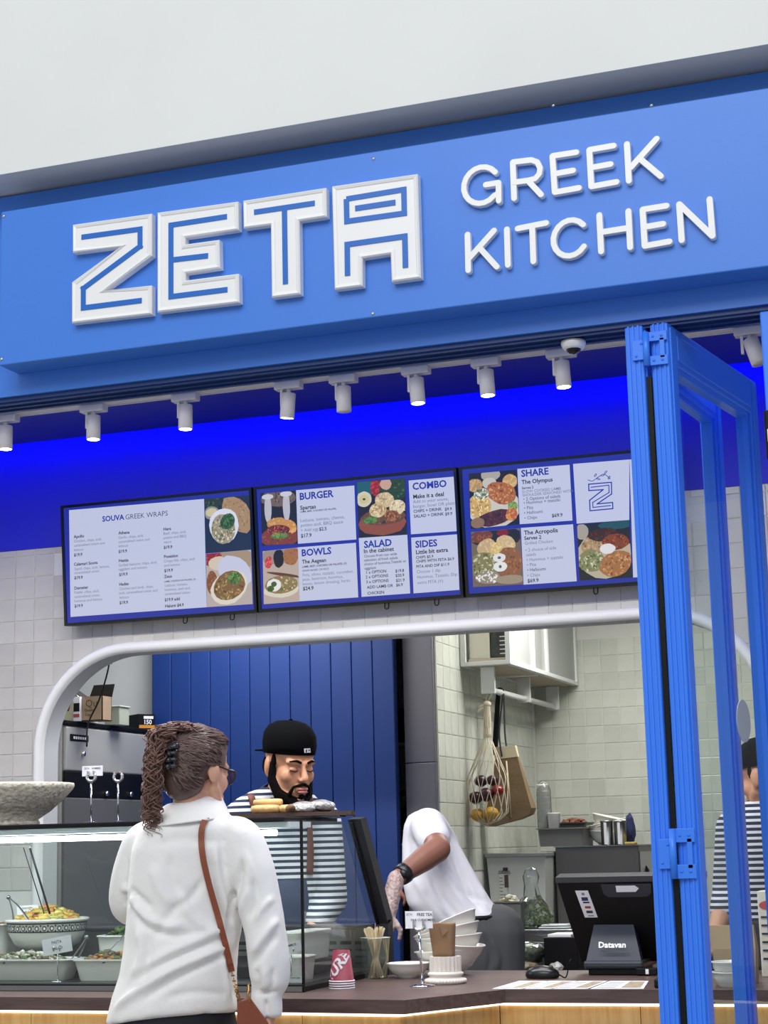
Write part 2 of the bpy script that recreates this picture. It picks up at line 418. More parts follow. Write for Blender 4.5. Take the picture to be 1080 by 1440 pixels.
for r_ in range(0, 15):
    z = ZB-.03-PT*(r_+.5) if r_ else ZB-.03-PT/2
    for c_ in range(-6, 42):
        x = -4.287+PT*(c_+.5)
        if not (x < AX0+AR+.1 or (1.5 <= (ZB-z)/PT and z > AZ and x < -.3) or (-1.15 < x < -.25 and z > 1.75)): continue
        if -4.0 < x < -2.2 and z > 2.45: continue
        if x > AX0 and x < -1.1 and z > 2.6: continue
        if x > AX1-.1 and z < 1.7: continue
        cc = np.array([x, z]); e, q, nn = arch_near(cc)
        inside = (q-cc)@nn > 0; h = PT/2-.0018
        if e > .075:
            if inside: continue
            tile_obj(TM, (x, YW+.006, z), WALL)
        else:
            pl = clip([(x+u, z+v) for u, v in square((h, h))], q, nn)
            if len(pl) < 3: continue
            pl = [(p[0]-x, p[1]-z) for p in pl]
            ar = abs(sum(pl[i][0]*pl[(i+1) % len(pl)][1]-pl[(i+1) % len(pl)][0]*pl[i][1] for i in range(len(pl))))/2
            if ar < .0006: continue
            tile_obj(mesh_of(tile_mesh(pl, 'y'), 'tile', TILE), (x, YW+.006, z), WALL)
# one narrow row right under the blue band
TS = mesh_of(tile_mesh(square((PT/2-.0018, .0135)), 'y'), 'tile', TILE)
for c_ in list(range(-6, 3))+list(range(31, 40)): tile_obj(TS, (-4.287+PT*(c_+.5), YW+.006, ZB-.0152), WALL)

# kitchen beyond the opening
KB = struct('wall_kitchen_back', MB().box(-2.73, 1.6, YK, YK+.12, 0, 2.95), GROUT, 'sage tiled back wall of the kitchen')
TK = mesh_of(tile_mesh(square((.0497, .0497)), 'y'), 'tile', TILEG)
for r_ in range(12):
    for c_ in range(15): tile_obj(TK, (-2.73+.05+.103*c_, YK, 2.53-.103*r_), KB)
KS = struct('wall_kitchen_side', MB().box(-2.88, -2.73, 8.4, YK, 0, 2.95), GROUT, 'tiled side wall of the kitchen')
TSM = mesh_of(tile_mesh(square((.0553, .0553)), 'x'), 'tile', TILEG)
for r_ in range(11):
    for c_ in range(16): tile_obj(TSM, (-2.73, 8.46+.114*c_+.0, 2.46-.114*r_), KS, .003)
b = MB().box(-2.892, -2.735, 8.37, 8.399, 0, 1.80, .003).box(-2.892, -2.735, 8.37, 8.399, 1.803, 2.95, .003)
struct('trim_6', b, mat('brushed_grey_cladding', '#77747a', .5, .55, var=.1, vscale=3, stretch=(1, 1, .3)), 'brushed grey metal end cap of the kitchen wall')
struct('ceiling_kitchen', MB().box(-5.4, 1.6, 7.13, YK+.2, 2.95, 3.05), WHITE, 'white kitchen ceiling')
struct('wall_kitchen_left', MB().box(-5.4, -3.12, 8.44, 8.5, 0, 2.95), WHITE, 'white wall behind the oven')
struct('wall_pantry', MB().box(-5.4, -2.88, YK, YK+.12, 0, 2.95), WHITE, 'white pantry wall behind the sliding panel')

# sliding board panel: every board a part
t = thing('sliding_panel', 'tall royal blue sliding panel of vertical boards behind the capped worker', 'door', (-3.58, 8.3, 0))
part('backing', MB().box(-4.25, -2.912, 8.312, 8.335, .02, 2.75), BOARD, t)
bx = [atx for atx in np.linspace(-4.25, -2.912, 13)]
bm_ = MB().box(-.0545, .0545, -.012, .012, 0, 2.7, .004); bme = mesh_of(bm_, 'board', BOARD)
for i in range(12):
    o = bpy.data.objects.new('board', bme); COL.objects.link(o); o.parent = t; o.location = (bx[i]+.0557+3.58, 0, .03)

# ------------------------------------------------------------------ sign
def sg(px, py, Y=YS-.001): p = at(px, py, Y); return p[0], p[2]
X0, X1 = -2.573, 1.4; Z0, Z1 = 2.7295, 3.176
t = thing('shop_sign', 'long blue shop sign with raised white lettering above the counter', 'sign', (-1.5, YS, Z0))
part('sign_panel', MB().box(X0, X1, YS, YH, Z0, Z1, .003), PAINT, t)
b = MB().box(X0, X1, YS+.03, YH, Z1+.003, Z1+.012); part('painted_gap_shade', b, BLACK, t)  # solid black strip, paints in the dark of the gap above the panel
screw = None
for px, py in ((5, 304), (525, 223), (524, 441), (2, 505), (778, 148), (916, 148)):
    x, z = sg(px, py); b = MB().lathe([(.0001, 0), (.005, 0), (.004, .002), (.0001, .003)], n=10); b.v = [v[:, [0, 2, 1]]*[1, -1, 1]+[x, YS, z] for v in b.v]; b.f = [q[::-1] for q in b.f]
    part('screw', b, CHROME, t)

def ngon_letter(poly, origin, sc, name):
    """white letter: chamfered rim, dished face"""
    P = [sg(origin[0]+u/sc, origin[1]+v/sc) for u, v in poly]
    bm = bmesh.new(); vs = [bm.verts.new((x, YS-.0005, z)) for x, z in P]; f = bm.faces.new(vs)
    bm.normal_update()
    if f.normal.y > 0: f.normal_flip()
    r = bmesh.ops.extrude_face_region(bm, geom=[f])
    for v in [g for g in r['geom'] if isinstance(g, bmesh.types.BMVert)]: v.co.y -= .022
    top = [g for g in r['geom'] if isinstance(g, bmesh.types.BMFace)][0]
    bm.normal_update()
    bmesh.ops.inset_region(bm, faces=[top], thickness=.005, depth=.004); bmesh.ops.inset_region(bm, faces=[top], thickness=.009, depth=-.0025)
    bmesh.ops.inset_region(bm, faces=[top], thickness=.003, depth=-.002)
    if f.is_valid: bmesh.ops.delete(bm, geom=[f], context='FACES_ONLY')
    bmesh.ops.recalc_face_normals(bm, faces=bm.faces[:])
    bm.verts.index_update(); mb = MB(); mb.add([v.co[:] for v in bm.verts], [tuple(v.index for v in q.verts) for q in bm.faces], smooth=False); bm.free(); return mb
def stroke(mb, path, wd, Y, d, closed=False, round_=True, nr=8):
    """flat strip along a 2-D path on plane Y, thickness d (toward the viewer)"""
    P = [np.array(p) for p in path]; S = list(zip(P[:-1], P[1:]))+([(P[-1], P[0])] if closed else [])
    for i0, (a, c) in enumerate(S):
        i = i0; mb.cnt = getattr(mb, 'cnt', 0)+1; g_ = mb.cnt
        e = (c-a)/(np.linalg.norm(c-a)+1e-9); nn = np.array([-e[1], e[0]])*wd/2
        if round_:
            th = atan2(e[1], e[0]); pl = [c+wd/2*np.array([cos(th-pi/2+pi*k/nr), sin(th-pi/2+pi*k/nr)]) for k in range(nr+1)]+[a+wd/2*np.array([cos(th+pi/2+pi*k/nr), sin(th+pi/2+pi*k/nr)]) for k in range(nr+1)]
        else:
            ex = e*wd/2; e0 = ex if (i > 0 or closed) else 0; e1 = ex if (i < len(S)-1 or closed) else 0
            pl = [a-nn-e0, c-nn+e1, c+nn+e1, a+nn-e0]
        cc = np.mean(pl, 0); ins = [cc+(q-cc)*(1-.08*wd/np.linalg.norm(q-cc)) if round_ else q for q in pl]; n = len(pl); y0, y1 = Y-.00002*g_, Y-d-.00012*g_
        V = [(q[0], y0, q[1]) for q in pl]+[(q[0], y1+d*.12, q[1]) for q in pl]+[(q[0], y1, q[1]) for q in ins]
        mb.add(V, [(j, (j+1) % n, n+(j+1) % n, n+j) for j in range(n)]+[(n+j, n+(j+1) % n, 2*n+(j+1) % n, 2*n+j) for j in range(n)]+[tuple(range(2*n, 3*n))], smooth=False)
ZE = ((90, 280), 4.154); TA = ((340, 240), 4.0)
LET = [(ZE, [(75, 165), (535, 100), (535, 345), (258, 548), (535, 518), (535, 685), (70, 738), (70, 500), (355, 292), (75, 328)],
        [[(125, 237), (466, 190), (466, 290), (136, 535), (136, 648), (476, 605)]]),
       (ZE, [(568, 95), (1038, 30), (1040, 195), (730, 240), (730, 280), (928, 253), (932, 418), (732, 448), (732, 490), (1042, 450), (1045, 618), (568, 675)],
        [[(972, 117), (646, 167), (646, 583), (975, 542)], [(646, 370), (862, 345)]]),
       (TA, [(27, 185), (493, 112), (495, 275), (342, 298), (348, 708), (188, 728), (182, 320), (30, 340)], [[(88, 249), (428, 198)], [(258, 225), (264, 652)]]),
       (TA, [(525, 105), (1005, 35), (1023, 618), (860, 640), (853, 483), (696, 507), (696, 663), (540, 683)],
        [[(605, 175), (927, 122), (930, 255), (608, 300), (605, 175)], [(655, 228), (880, 194)], [(612, 605), (610, 430), (933, 384), (937, 560)]])]
for (o_, sc), outer, lines in LET:
    mb = ngon_letter(outer, o_, sc, 'letter'); p = part('letter', mb, SIGNW, t)
    mb = MB()
    for L_ in lines: stroke(mb, [sg(o_[0]+u/sc, o_[1]+v/sc) for u, v in L_], .0145, YS-.0195, .004, round_=False)
    part('inlay', mb, INLAY, p)
A3, A4 = ((640, 180), 5.4), ((820, 180), 5.4)
def arc(cx, cy, rx, ry, a0, a1, tilt, n=16):
    return [(cx+rx*cos(radians(a)), cy-ry*sin(radians(a))-tilt*rx*cos(radians(a))) for a in np.linspace(a0, a1, n)]
WORDS = [(A3, [arc(212, 450, 133, 138, 38, 318, .14)+[(335, 515)], [(345, 570), (343, 432), (245, 448)]]),
         (A3, [[(460, 550), (450, 275), (590, 258), (635, 275), (657, 320), (650, 365), (620, 400), (560, 415), (462, 428)], [(570, 420), (665, 522)]]),
         (A3, [[(932, 200), (750, 228), (768, 503), (952, 470)], [(760, 365), (908, 338)]]),
         (A4, [[(243, 150), (57, 182), (73, 460), (265, 425)], [(65, 318), (220, 290)]]),
         (A4, [[(342, 137), (357, 418)], [(568, 97), (372, 315)], [(452, 258), (600, 383)]]),
         (A3, [[(107, 822), (113, 1095)], [(308, 792), (122, 1000)], [(205, 930), (330, 1068)]]),
         (A3, [[(405, 782), (413, 1055)]]), (A3, [[(485, 778), (703, 735)], [(597, 760), (606, 1028)]]),
         (A3, [arc(885, 850, 128, 136, 40, 325, .14)]),
         (A4, [[(133, 675), (147, 953)], [(353, 645), (367, 922)], [(140, 807), (360, 772)]]),
         (A4, [[(643, 605), (461, 634), (477, 910), (665, 876)], [(469, 768), (618, 742)]]),
         (A4, [[(757, 868), (738, 593), (990, 835), (968, 555)]])]
for (o_, sc), lines in WORDS:
    mb = MB()
    for L_ in lines: stroke(mb, [sg(o_[0]+u/sc, o_[1]+v/sc) for u, v in L_], .0152, YS-.0005, .016)
    part('letter', mb, SIGNW, t)

# ------------------------------------------------------------------ menu screens
PRINT = print_mat('menu_print', .95)
SB, ST, STILT = 2.398, 2.936, .045     # bottom, top, forward lean
YB = 6.945
def scr(px, py):
    # point of the leaning screen face under a pixel
    d = ray(px, py); nrm = np.array([0, -(ST-SB), -STILT]); p0 = np.array([0, YB-.035, SB]); k = ((p0-CAM)@nrm)/(d@nrm); return CAM+d*k
SW = np.array([0, -STILT, ST-SB]); SW /= np.linalg.norm(SW); SN = np.array([0, -SW[2], SW[1]])
def flat(mb, pts, c, lift): mb.add([scr(*p)+SN*lift for p in pts], [tuple(range(len(pts)-1, -1, -1))], c=c, smooth=False)
def txt(mb, px, py, s, cap, bold=0, c='#22222c', lift=.0022, sx=1.0):
    O = scr(px, py)+SN*lift; size = cap/FPX*float((O-CAM)@_f)/.685
    put_text(mb, s, O, UX*sx, SW, size, .013*bold+.003, c)
def blotch(t, quad, base, items, seed, lift=.0012):
    """flat printed food picture: base colour, then shapes (u, v, ru, rv, colour, speckle colours)"""
    mb = MB(); q = [np.array(p, float) for p in quad]; rg = random.Random(seed)
    def uv(u, v): return (1-v)*((1-u)*q[0]+u*q[1])+v*((1-u)*q[3]+u*q[2])
    flat(mb, quad, base, lift); L = lift
    def blob2(u, v, ru, rv, c, rot=0, k=12, ir=.12, l=None):
        P = []
        for j in range(k):
            a = 2*pi*j/k; r = 1+rg.uniform(-ir, ir); x, y = ru*r*cos(a), rv*r*sin(a)
            P.append(uv(min(.995, max(.005, u+x*cos(rot)-y*sin(rot))), min(.995, max(.005, v+x*sin(rot)+y*cos(rot)))))
        flat(mb, P[::-1] if False else P, c, l)
    for it in items:
        u, v, ru, rv, c = it[:5]; rot = it[5] if len(it) > 5 else 0; sp = it[6] if len(it) > 6 else []; L += .00006
        blob2(u, v, ru, rv, c, rot, 16, .04, L)
        for k in range(len(sp)*20):
            a = rg.uniform(0, 2*pi); r = sqrt(rg.random())*.9; x, y = ru*r*cos(a), rv*r*sin(a); L += .000004
            blob2(u+x*cos(rot)-y*sin(rot), v+x*sin(rot)+y*cos(rot), rg.uniform(.012, .038), rg.uniform(.008, .024), rg.choice(sp), rg.uniform(0, 3), 6, .3, L)
    part('food_picture', mb, PRINT, t, kind='stuff')
def panel(t, pts, lift=.001): mb = MB(); flat(mb, pts, WP, lift); part('menu_panel', mb, PRINT, t)
WP = '#c0c6e0'; GREY = '#6c7086'; TB = '#1f2fa0'; BL = '#20202c'; SCB = '#1c2a9c'
def screen(px0, px1, label, first=None):
    x0, x1 = at(px0, 877, YB-.03)[0], at(px1, 850, YB-.03)[0]
    t = thing('menu_screen', label, 'screen', ((x0+x1)/2, YB, SB), 'menu screens above the opening')
    def bx(x0, x1, w0, w1, d0, d1):
        A = [np.array([x, YB-.035, SB])+SW*w_+SN*d0 for x, w_ in ((x0, w0), (x1, w0), (x1, w1), (x0, w1))]; return A, [a+SN*(d1-d0) for a in A]
    H = (ST-SB)/SW[2]; bz = .012
    part('housing', MB().hexa(*bx(x0, x1, 0, H, -.05, -.001)), BLACK, t)
    f = MB()
    for a in ((x0, x1, 0, bz), (x0, x1, H-bz, H), (x0, x0+bz, bz, H-bz), (x1-bz, x1, bz, H-bz)): f.hexa(*bx(*a, -.001, .006))
    part('bezel', f, mat('gloss_black', '#08080a', .12), t)
    d = MB(); A, B_ = bx(x0+bz, x1-bz, bz, H-bz, -.001, .0006); d.quad(*B_, c=SCB); part('display', d, PRINT, t)
    xm = x0+.62*(x1-x0)
    for xx in (xm, x0+.86*(x1-x0)):
        m = MB(); m.tube(spline([(xx, YB-.02, SB+.01), (xx, YB-.028, SB-.018), (xx+.008, YB-.024, SB-.024), (xx+.014, YB-.018, SB-.016), (xx+.014, YB-.018, SB+.01)], 4), .0025, 6)
        part('hook', m, BLACK, t)
    w_ = MB().box(x0+.25, x1-.25, YB-.02, YW+.004, SB+.12, SB+.4); part('wall_bracket', w_, BLACK, t)
    return t
def cr(o, sc): return lambda u, v: (o[0]+u/sc, o[1]+v/sc)
# screen one
t = screen(92.2, 362.5, 'left menu screen headed SOUVA GREEK WRAPS with two wrap pictures')
g = cr((90, 690), 3.857); x = MB()
panel(t, [g(28, 106), g(760, 45), g(775, 632), g(36, 685)], .001)
blotch(t, [g(763, 45), g(1008, 25), g(1015, 320), g(769, 338)], '#1d2a3e', [(.25, .05, .4, .12, '#26362c', 0, ['#3c5a34', '#182418']), (.15, .27, .17, .12, '#8d8f8a'), (.15, .26, .13, .08, '#c9bf9c'),
    (.72, .33, .26, .42, '#a58660', -.75, ['#b8996f', '#8d7050']), (.42, .52, .33, .33, '#d6d9e6', -.3), (.4, .58, .27, .28, '#9c9478', -.3, ['#c7c2a8', '#5f5a48', '#dad4bb', '#5e6a3c', '#8b7d60']), (.5, .45, .17, .14, '#35582c', -.5, ['#4c7a3a', '#22401c'])], 1)
blotch(t, [g(771, 342), g(1015, 320), g(1024, 615), g(776, 632)], '#b4a8a2', [(.2, .1, .3, .16, '#8f1f22', 0, ['#6a1418', '#b44a44']), (.3, .2, .25, .13, '#cfc2ae'), (.72, .1, .4, .2, '#a38d74', .3), (.12, .55, .12, .22, '#7c4a2c', 0, ['#9a6038']),
    (.62, .38, .4, .28, '#c3c6de', .5), (.5, .66, .42, .3, '#d8d2c4', -.35), (.5, .63, .36, .26, '#7a5b38', -.3, ['#a87a48', '#5a3a24', '#c9a868', '#8a8450']), (.62, .5, .15, .11, '#4c7038', 0, ['#6b9a4c', '#2f5224'])], 2)
CX = dict(a=[(55, 258, 'Apollo', 1), (55, 282, 'Chicken, chips, aioli,', 0), (55, 305, 'caramelised onion and', 0), (55, 329, 'lettuce', 0), (55, 357, '$19.9', 1), (55, 408, 'Calamari Souva', 1), (57, 432, 'Squid, chips, aioli, lettuce,', 0), (57, 453, 'caramelised onion', 0), (57, 481, '$19.9', 1),
    (57, 537, 'Demeter', 1), (57, 560, 'Falafel, chips, aioli,', 0), (57, 583, 'caramelised onion,', 0), (57, 606, 'hummus and lettuce', 0), (58, 634, '$19.9', 1),
    (297, 238, 'Athena', 1), (297, 262, 'Garlic, chips, aioli,', 0), (297, 285, 'caramelised onion and', 0), (297, 308, 'lettuce', 0), (297, 338, '$19.9', 1), (298, 388, 'Hestia', 1), (298, 412, 'Grilled haloumi, chips, aioli,', 0), (298, 434, 'eggplant and tomato', 0), (300, 463, '$19.9', 1),
    (300, 516, 'Hades', 1), (300, 540, 'Chicken and lamb, chips,', 0), (300, 563, 'aioli, caramelised onion and', 0), (302, 587, 'lettuce', 0), (302, 616, '$19.9', 1),
    (540, 217, 'Hera', 1), (540, 240, 'Beef, chips, aioli,', 0), (540, 263, 'potato and BBQ', 0), (542, 286, 'sauce', 0), (542, 316, '$19.9', 1), (543, 366, 'Poseidon', 1), (543, 390, 'Crispy fish, chips, aioli', 0), (545, 413, 'and lettuce', 0), (545, 442, '$19.9', 1), (545, 474, 'Zeus', 1),
    (547, 522, 'Lettuce, tomato,', 0), (547, 545, 'hummus, aioli and', 0), (547, 568, 'caramelised onion', 0), (547, 600, '$19.9 add', 1), (549, 634, 'Halumi $4.9', 1)])['a']
for u, v, s, bd in CX: txt(x, *g(u, v), s, 4.1 if bd else 3.7, bd*1.6-.2*(1-bd), BL if bd else GREY)
txt(x, *g(545, 498), 'LAMB, CHICKEN OR FALAFEL (V)', 2.3, .8, BL)
txt(x, *g(209, 168), 'SOUVA', 7.2, 2, TB); txt(x, *g(333, 157), 'GREEK WRAPS', 7.0, -.4, '#3b4258')
part('menu_text', x, PRINT, t, kind='stuff')
# screen two
t = screen(365.5, 653, 'middle menu screen listing burger, bowls, salad, combo and sides')
g = cr((340, 660), 3.6); x = MB()
for q in ([(275, 106), (570, 82), (580, 355), (285, 377)], [(285, 395), (578, 372), (590, 648), (293, 668)], [(593, 348), (838, 331), (853, 628), (607, 646)], [(845, 57), (1075, 37), (1088, 313), (857, 329)], [(858, 346), (1090, 329), (1102, 610), (870, 628)]):
    panel(t, [g(*a) for a in q], .001)
blotch(t, [g(95, 121), g(274, 107), g(284, 378), g(103, 387)], '#1c1a1c', [(.5, .12, .5, .16, '#6c5c54', 0, ['#8a7668', '#3c302c']), (.2, .3, .1, .28, '#b9b8c2'), (.72, .28, .1, .3, '#b9b8c2'), (.2, .08, .17, .05, '#c8c8d2'), (.72, .05, .17, .05, '#c8c8d2'), (.5, .86, .55, .2, '#7c3a20', 0, ['#93502c', '#5c2814']),
    (.8, .66, .2, .12, '#c98c3c', .3, ['#e0b060']), (.46, .6, .3, .12, '#c08a48', 0, ['#d8a860']), (.46, .72, .34, .1, '#6a2c20', 0, ['#a8442c', '#3c1a14', '#c05a30']), (.5, .83, .26, .06, '#56702c', 0, ['#7c9a40'])], 3)
blotch(t, [g(106, 415), g(285, 396), g(293, 669), g(112, 683)], '#b7a69c', [(.5, .1, .6, .18, '#9a8a80'), (.16, .22, .1, .12, '#b82c34', .5, ['#d8666a']), (.45, .16, .15, .18, '#14141c'), (.8, .12, .22, .2, '#a06a40', 0, ['#8a5630']), (.6, .48, .5, .03, '#5a3a2c', .15),
    (.5, .75, .5, .15, '#d4cdbb'), (.5, .66, .47, .17, '#86764f', 0, ['#a8966a', '#5d6a34', '#b85a40', '#cfc096']), (.3, .66, .2, .12, '#e3e3e0'), (.3, .64, .08, .05, '#3c5a2c'), (.2, .72, .1, .06, '#57702f', 0, ['#35521f'])], 4)
blotch(t, [g(582, 63), g(826, 45), g(838, 331), g(593, 348)], '#1d1a18', [(.15, .12, .25, .15, '#1c5a68'), (.7, .15, .4, .25, '#27401f', 0, ['#3c6a2c', '#182a12']), (.38, .12, .1, .16, '#8f1c20', 0, ['#b83c3c']), (.14, .32, .16, .14, '#cfc9b2'), (.14, .32, .1, .08, '#c8c08a'), (.14, .32, .03, .02, '#3a3a20'), (.6, .08, .12, .1, '#c4a08c'),
    (.5, .76, .5, .22, '#8b4a26'), (.52, .66, .46, .14, '#6a4020', 0, ['#4f7a2c', '#8a5a30', '#3c2412']), (.56, .36, .2, .14, '#cbb58c', 0, ['#e2d0a8', '#a88e62']), (.42, .53, .18, .13, '#c9ae80', 0, ['#e2cea4', '#a08454']), (.82, .5, .17, .13, '#d6c6a0', 0, ['#eadcba', '#a89068']), (.7, .65, .16, .1, '#8a5228', 0, ['#b07838', '#6a3a1c']), (.25, .7, .16, .06, '#3f6a26', 0, ['#5c8a38'])], 5)
T2 = [(293, 155, 'BURGER', 9.4, 2, TB), (297, 205, 'Spartan', 5.4, 1.6, BL), (297, 220, 'LAMB, BEEF, CHICKEN OR FALAFEL', 2.4, 1, BL), (297, 268, 'Lettuce, tomato, cheese,', 4.6, -.3, GREY), (299, 292, 'potato aioli, BBQ sauce', 4.6, -.3, GREY), (299, 317, '+ Add egg', 4.4, -.3, GREY), (392, 311, '$2.5', 4.6, 1.2, BL), (300, 346, '$17.9', 5, 1.2, BL),
      (303, 440, 'BOWLS', 9.2, 2, TB), (306, 478, 'The Aegean', 5.2, 1.6, BL), (306, 499, 'LAMB, BEEF, CHICKEN OR FALAFEL (V)', 2.7, 1, BL), (306, 519, 'GRAIN BASED OR RICE', 2.7, 0, BL), (308, 543, 'Feta, olives, tzatziki, cucumber,', 4.2, -.4, GREY), (308, 565, 'peas, beetroot, hummus,', 4.2, -.4, GREY), (308, 588, 'leaves, lemon dressing, herbs', 4.2, -.4, GREY), (310, 613, '$24.9', 5, 1.2, BL),
      (620, 398, 'SALAD', 9.4, 2, TB), (618, 425, 'In the cabinet', 5.6, 1.4, BL), (620, 447, 'Choose from our wide', 3.6, .4, '#3a3e50'), (620, 467, 'selection of fresh salads', 3.6, .4, '#3a3e50'), (620, 487, 'choice of hummus,Tzatziki or', 3.6, .4, '#3a3e50'), (622, 508, 'eggplant', 3.6, .4, '#3a3e50'),
      (628, 530, '1 x OPTION', 4, 1, BL), (778, 522, '$19.8', 4, 1, BL), (628, 553, '2 x OPTIONS', 4, 1, BL), (779, 545, '$20.9', 4, 1, BL), (630, 578, '3 x OPTIONS', 4, 1, BL), (781, 570, '$21.9', 4, 1, BL), (635, 605, 'ADD LAMB OR', 4, 1, BL), (782, 593, '$6.9', 4, 1, BL), (637, 635, 'CHICKEN', 4, 1, BL),
      (865, 104, 'COMBO', 9.4, 2, TB), (868, 149, 'Make it a deal', 5.6, 1.6, BL), (868, 173, 'Add to your souva,', 4.6, -.3, GREY), (868, 197, 'burger, bowl OR plate:', 4.6, -.3, GREY), (870, 221, 'CHIPS + DRINK', 4.2, 1, BL), (1028, 210, '$9.9', 4.2, 1, BL), (872, 246, 'SALAD + DRINK', 4.2, 1, BL), (1030, 234, '$9.9', 4.2, 1, BL),
      (880, 397, 'SIDES', 9.2, 2, TB), (882, 430, 'Little bit extra', 5.6, 1.6, BL), (882, 454, 'CHIPS $5.9', 3.8, 1, BL), (884, 474, 'CHIPS WITH FETA $6.9', 3.8, 1, BL), (884, 500, 'PITA AND DIP $11.9', 3.8, 1, BL), (886, 527, 'Choose 1 dip:', 4.4, -.4, GREY), (888, 554, 'Hummus, Tzatziki, Dip', 4.4, -.4, GREY), (890, 582, 'extra PITA (V)', 4.4, -.4, GREY)]
for u, v, s, cp, bd, c in T2: txt(x, *g(u, v), s, cp, bd, c)
part('menu_text', x, PRINT, t, kind='stuff')
# screen three
t = screen(657.5, 950, 'right menu screen headed SHARE with the outlined letter Z emblem')
g = cr((640, 640), 3.857); x = MB()
for q in ([(338, 75), (621, 52), (637, 355), (351, 375)], [(357, 395), (640, 375), (660, 684), (372, 703)], [(640, 48), (1130, 10), (1145, 650), (965, 664), (945, 352), (660, 372)]):
    panel(t, [g(*a) for a in q[:4]] if len(q) == 4 else [g(640, 48), g(945, 24), g(945, 352), g(660, 372)], .001)
panel(t, [g(946, 24), g(1130, 10), g(1150, 650), g(966, 664)], .00105)
blotch(t, [g(75, 101), g(334, 79), g(351, 376), g(85, 402)], '#16161a', [(.45, .05, .2, .12, '#a8a39a'), (.42, .2, .15, .1, '#c2beb4'), (.12, .22, .16, .12, '#b08b58', 0, ['#c9a870']), (.85, .2, .16, .13, '#c09a5c', 0, ['#d8b67c']), (.5, .66, .55, .36, '#c9c4b8'), (.2, .6, .24, .22, '#c9a65c', .3, ['#e3c880', '#a8803c', '#f0dca0']),
    (.66, .4, .32, .2, '#a8622c', .3, ['#c98640', '#7c3c18', '#d8a050']), (.25, .38, .16, .1, '#9aa08a', 0, ['#e0e0d8', '#5a6a3c']), (.5, .84, .38, .14, '#4a2014', -.15, ['#6a3020', '#2c120c']), (.15, .9, .14, .1, '#8a6a48'), (.88, .66, .1, .09, '#5c7a34', 0, ['#86a850']), (.85, .8, .12, .12, '#b0602c', 0, ['#d89040'])], 6)
blotch(t, [g(87, 417), g(352, 396), g(371, 701), g(98, 716)], '#6d6055', [(.5, .12, .6, .18, '#1c1c22'), (.2, .1, .24, .11, '#6a3a24', -.1, ['#98502c']), (.64, .06, .12, .06, '#7c1418'), (.3, .3, .2, .15, '#bfa27a', -.4, ['#d3ba94']), (.7, .25, .2, .14, '#c9ae84', .3, ['#dcc49c']), (.5, .34, .14, .12, '#cbb070', 0, ['#e2cc90']),
    (.24, .62, .3, .24, '#7d7a54', 0, ['#a8a880', '#4f5a2c', '#c9c4a4']), (.75, .6, .28, .28, '#8a5a3c', 0, ['#a8744c', '#6a4028']), (.55, .5, .13, .08, '#dcdce0'), (.56, .66, .14, .09, '#dfe0e2'), (.55, .5, .035, .025, '#5a5a4c'), (.56, .66, .03, .03, '#5a5a4c'), (.3, .84, .25, .12, '#8d8478', 0, ['#e8e6e2', '#d8d4cc']), (.75, .9, .3, .08, '#9a8a78')], 7)
blotch(t, [g(660, 376), g(945, 352), g(963, 664), g(676, 681)], '#171c22', [(.75, .06, .35, .08, '#1c5058'), (.08, .14, .14, .14, '#a39c90'), (.5, .58, .52, .42, '#b4ab94'), (.28, .42, .22, .18, '#a88a68', 0, ['#c4a682', '#84664a']), (.5, .22, .3, .12, '#3a1a14', 0, ['#5c241a', '#20301a']), (.72, .36, .26, .14, '#7c3a20', 0, ['#a8542c', '#5a2414']), (.24, .66, .26, .2, '#7e8058', 0, ['#a2a67e', '#56622f', '#cdcab0']),
    (.7, .74, .32, .22, '#a06a40', -.3, ['#bd8656', '#7c4a2a', '#c99a68']), (.56, .47, .15, .09, '#dadbe0')], 8)
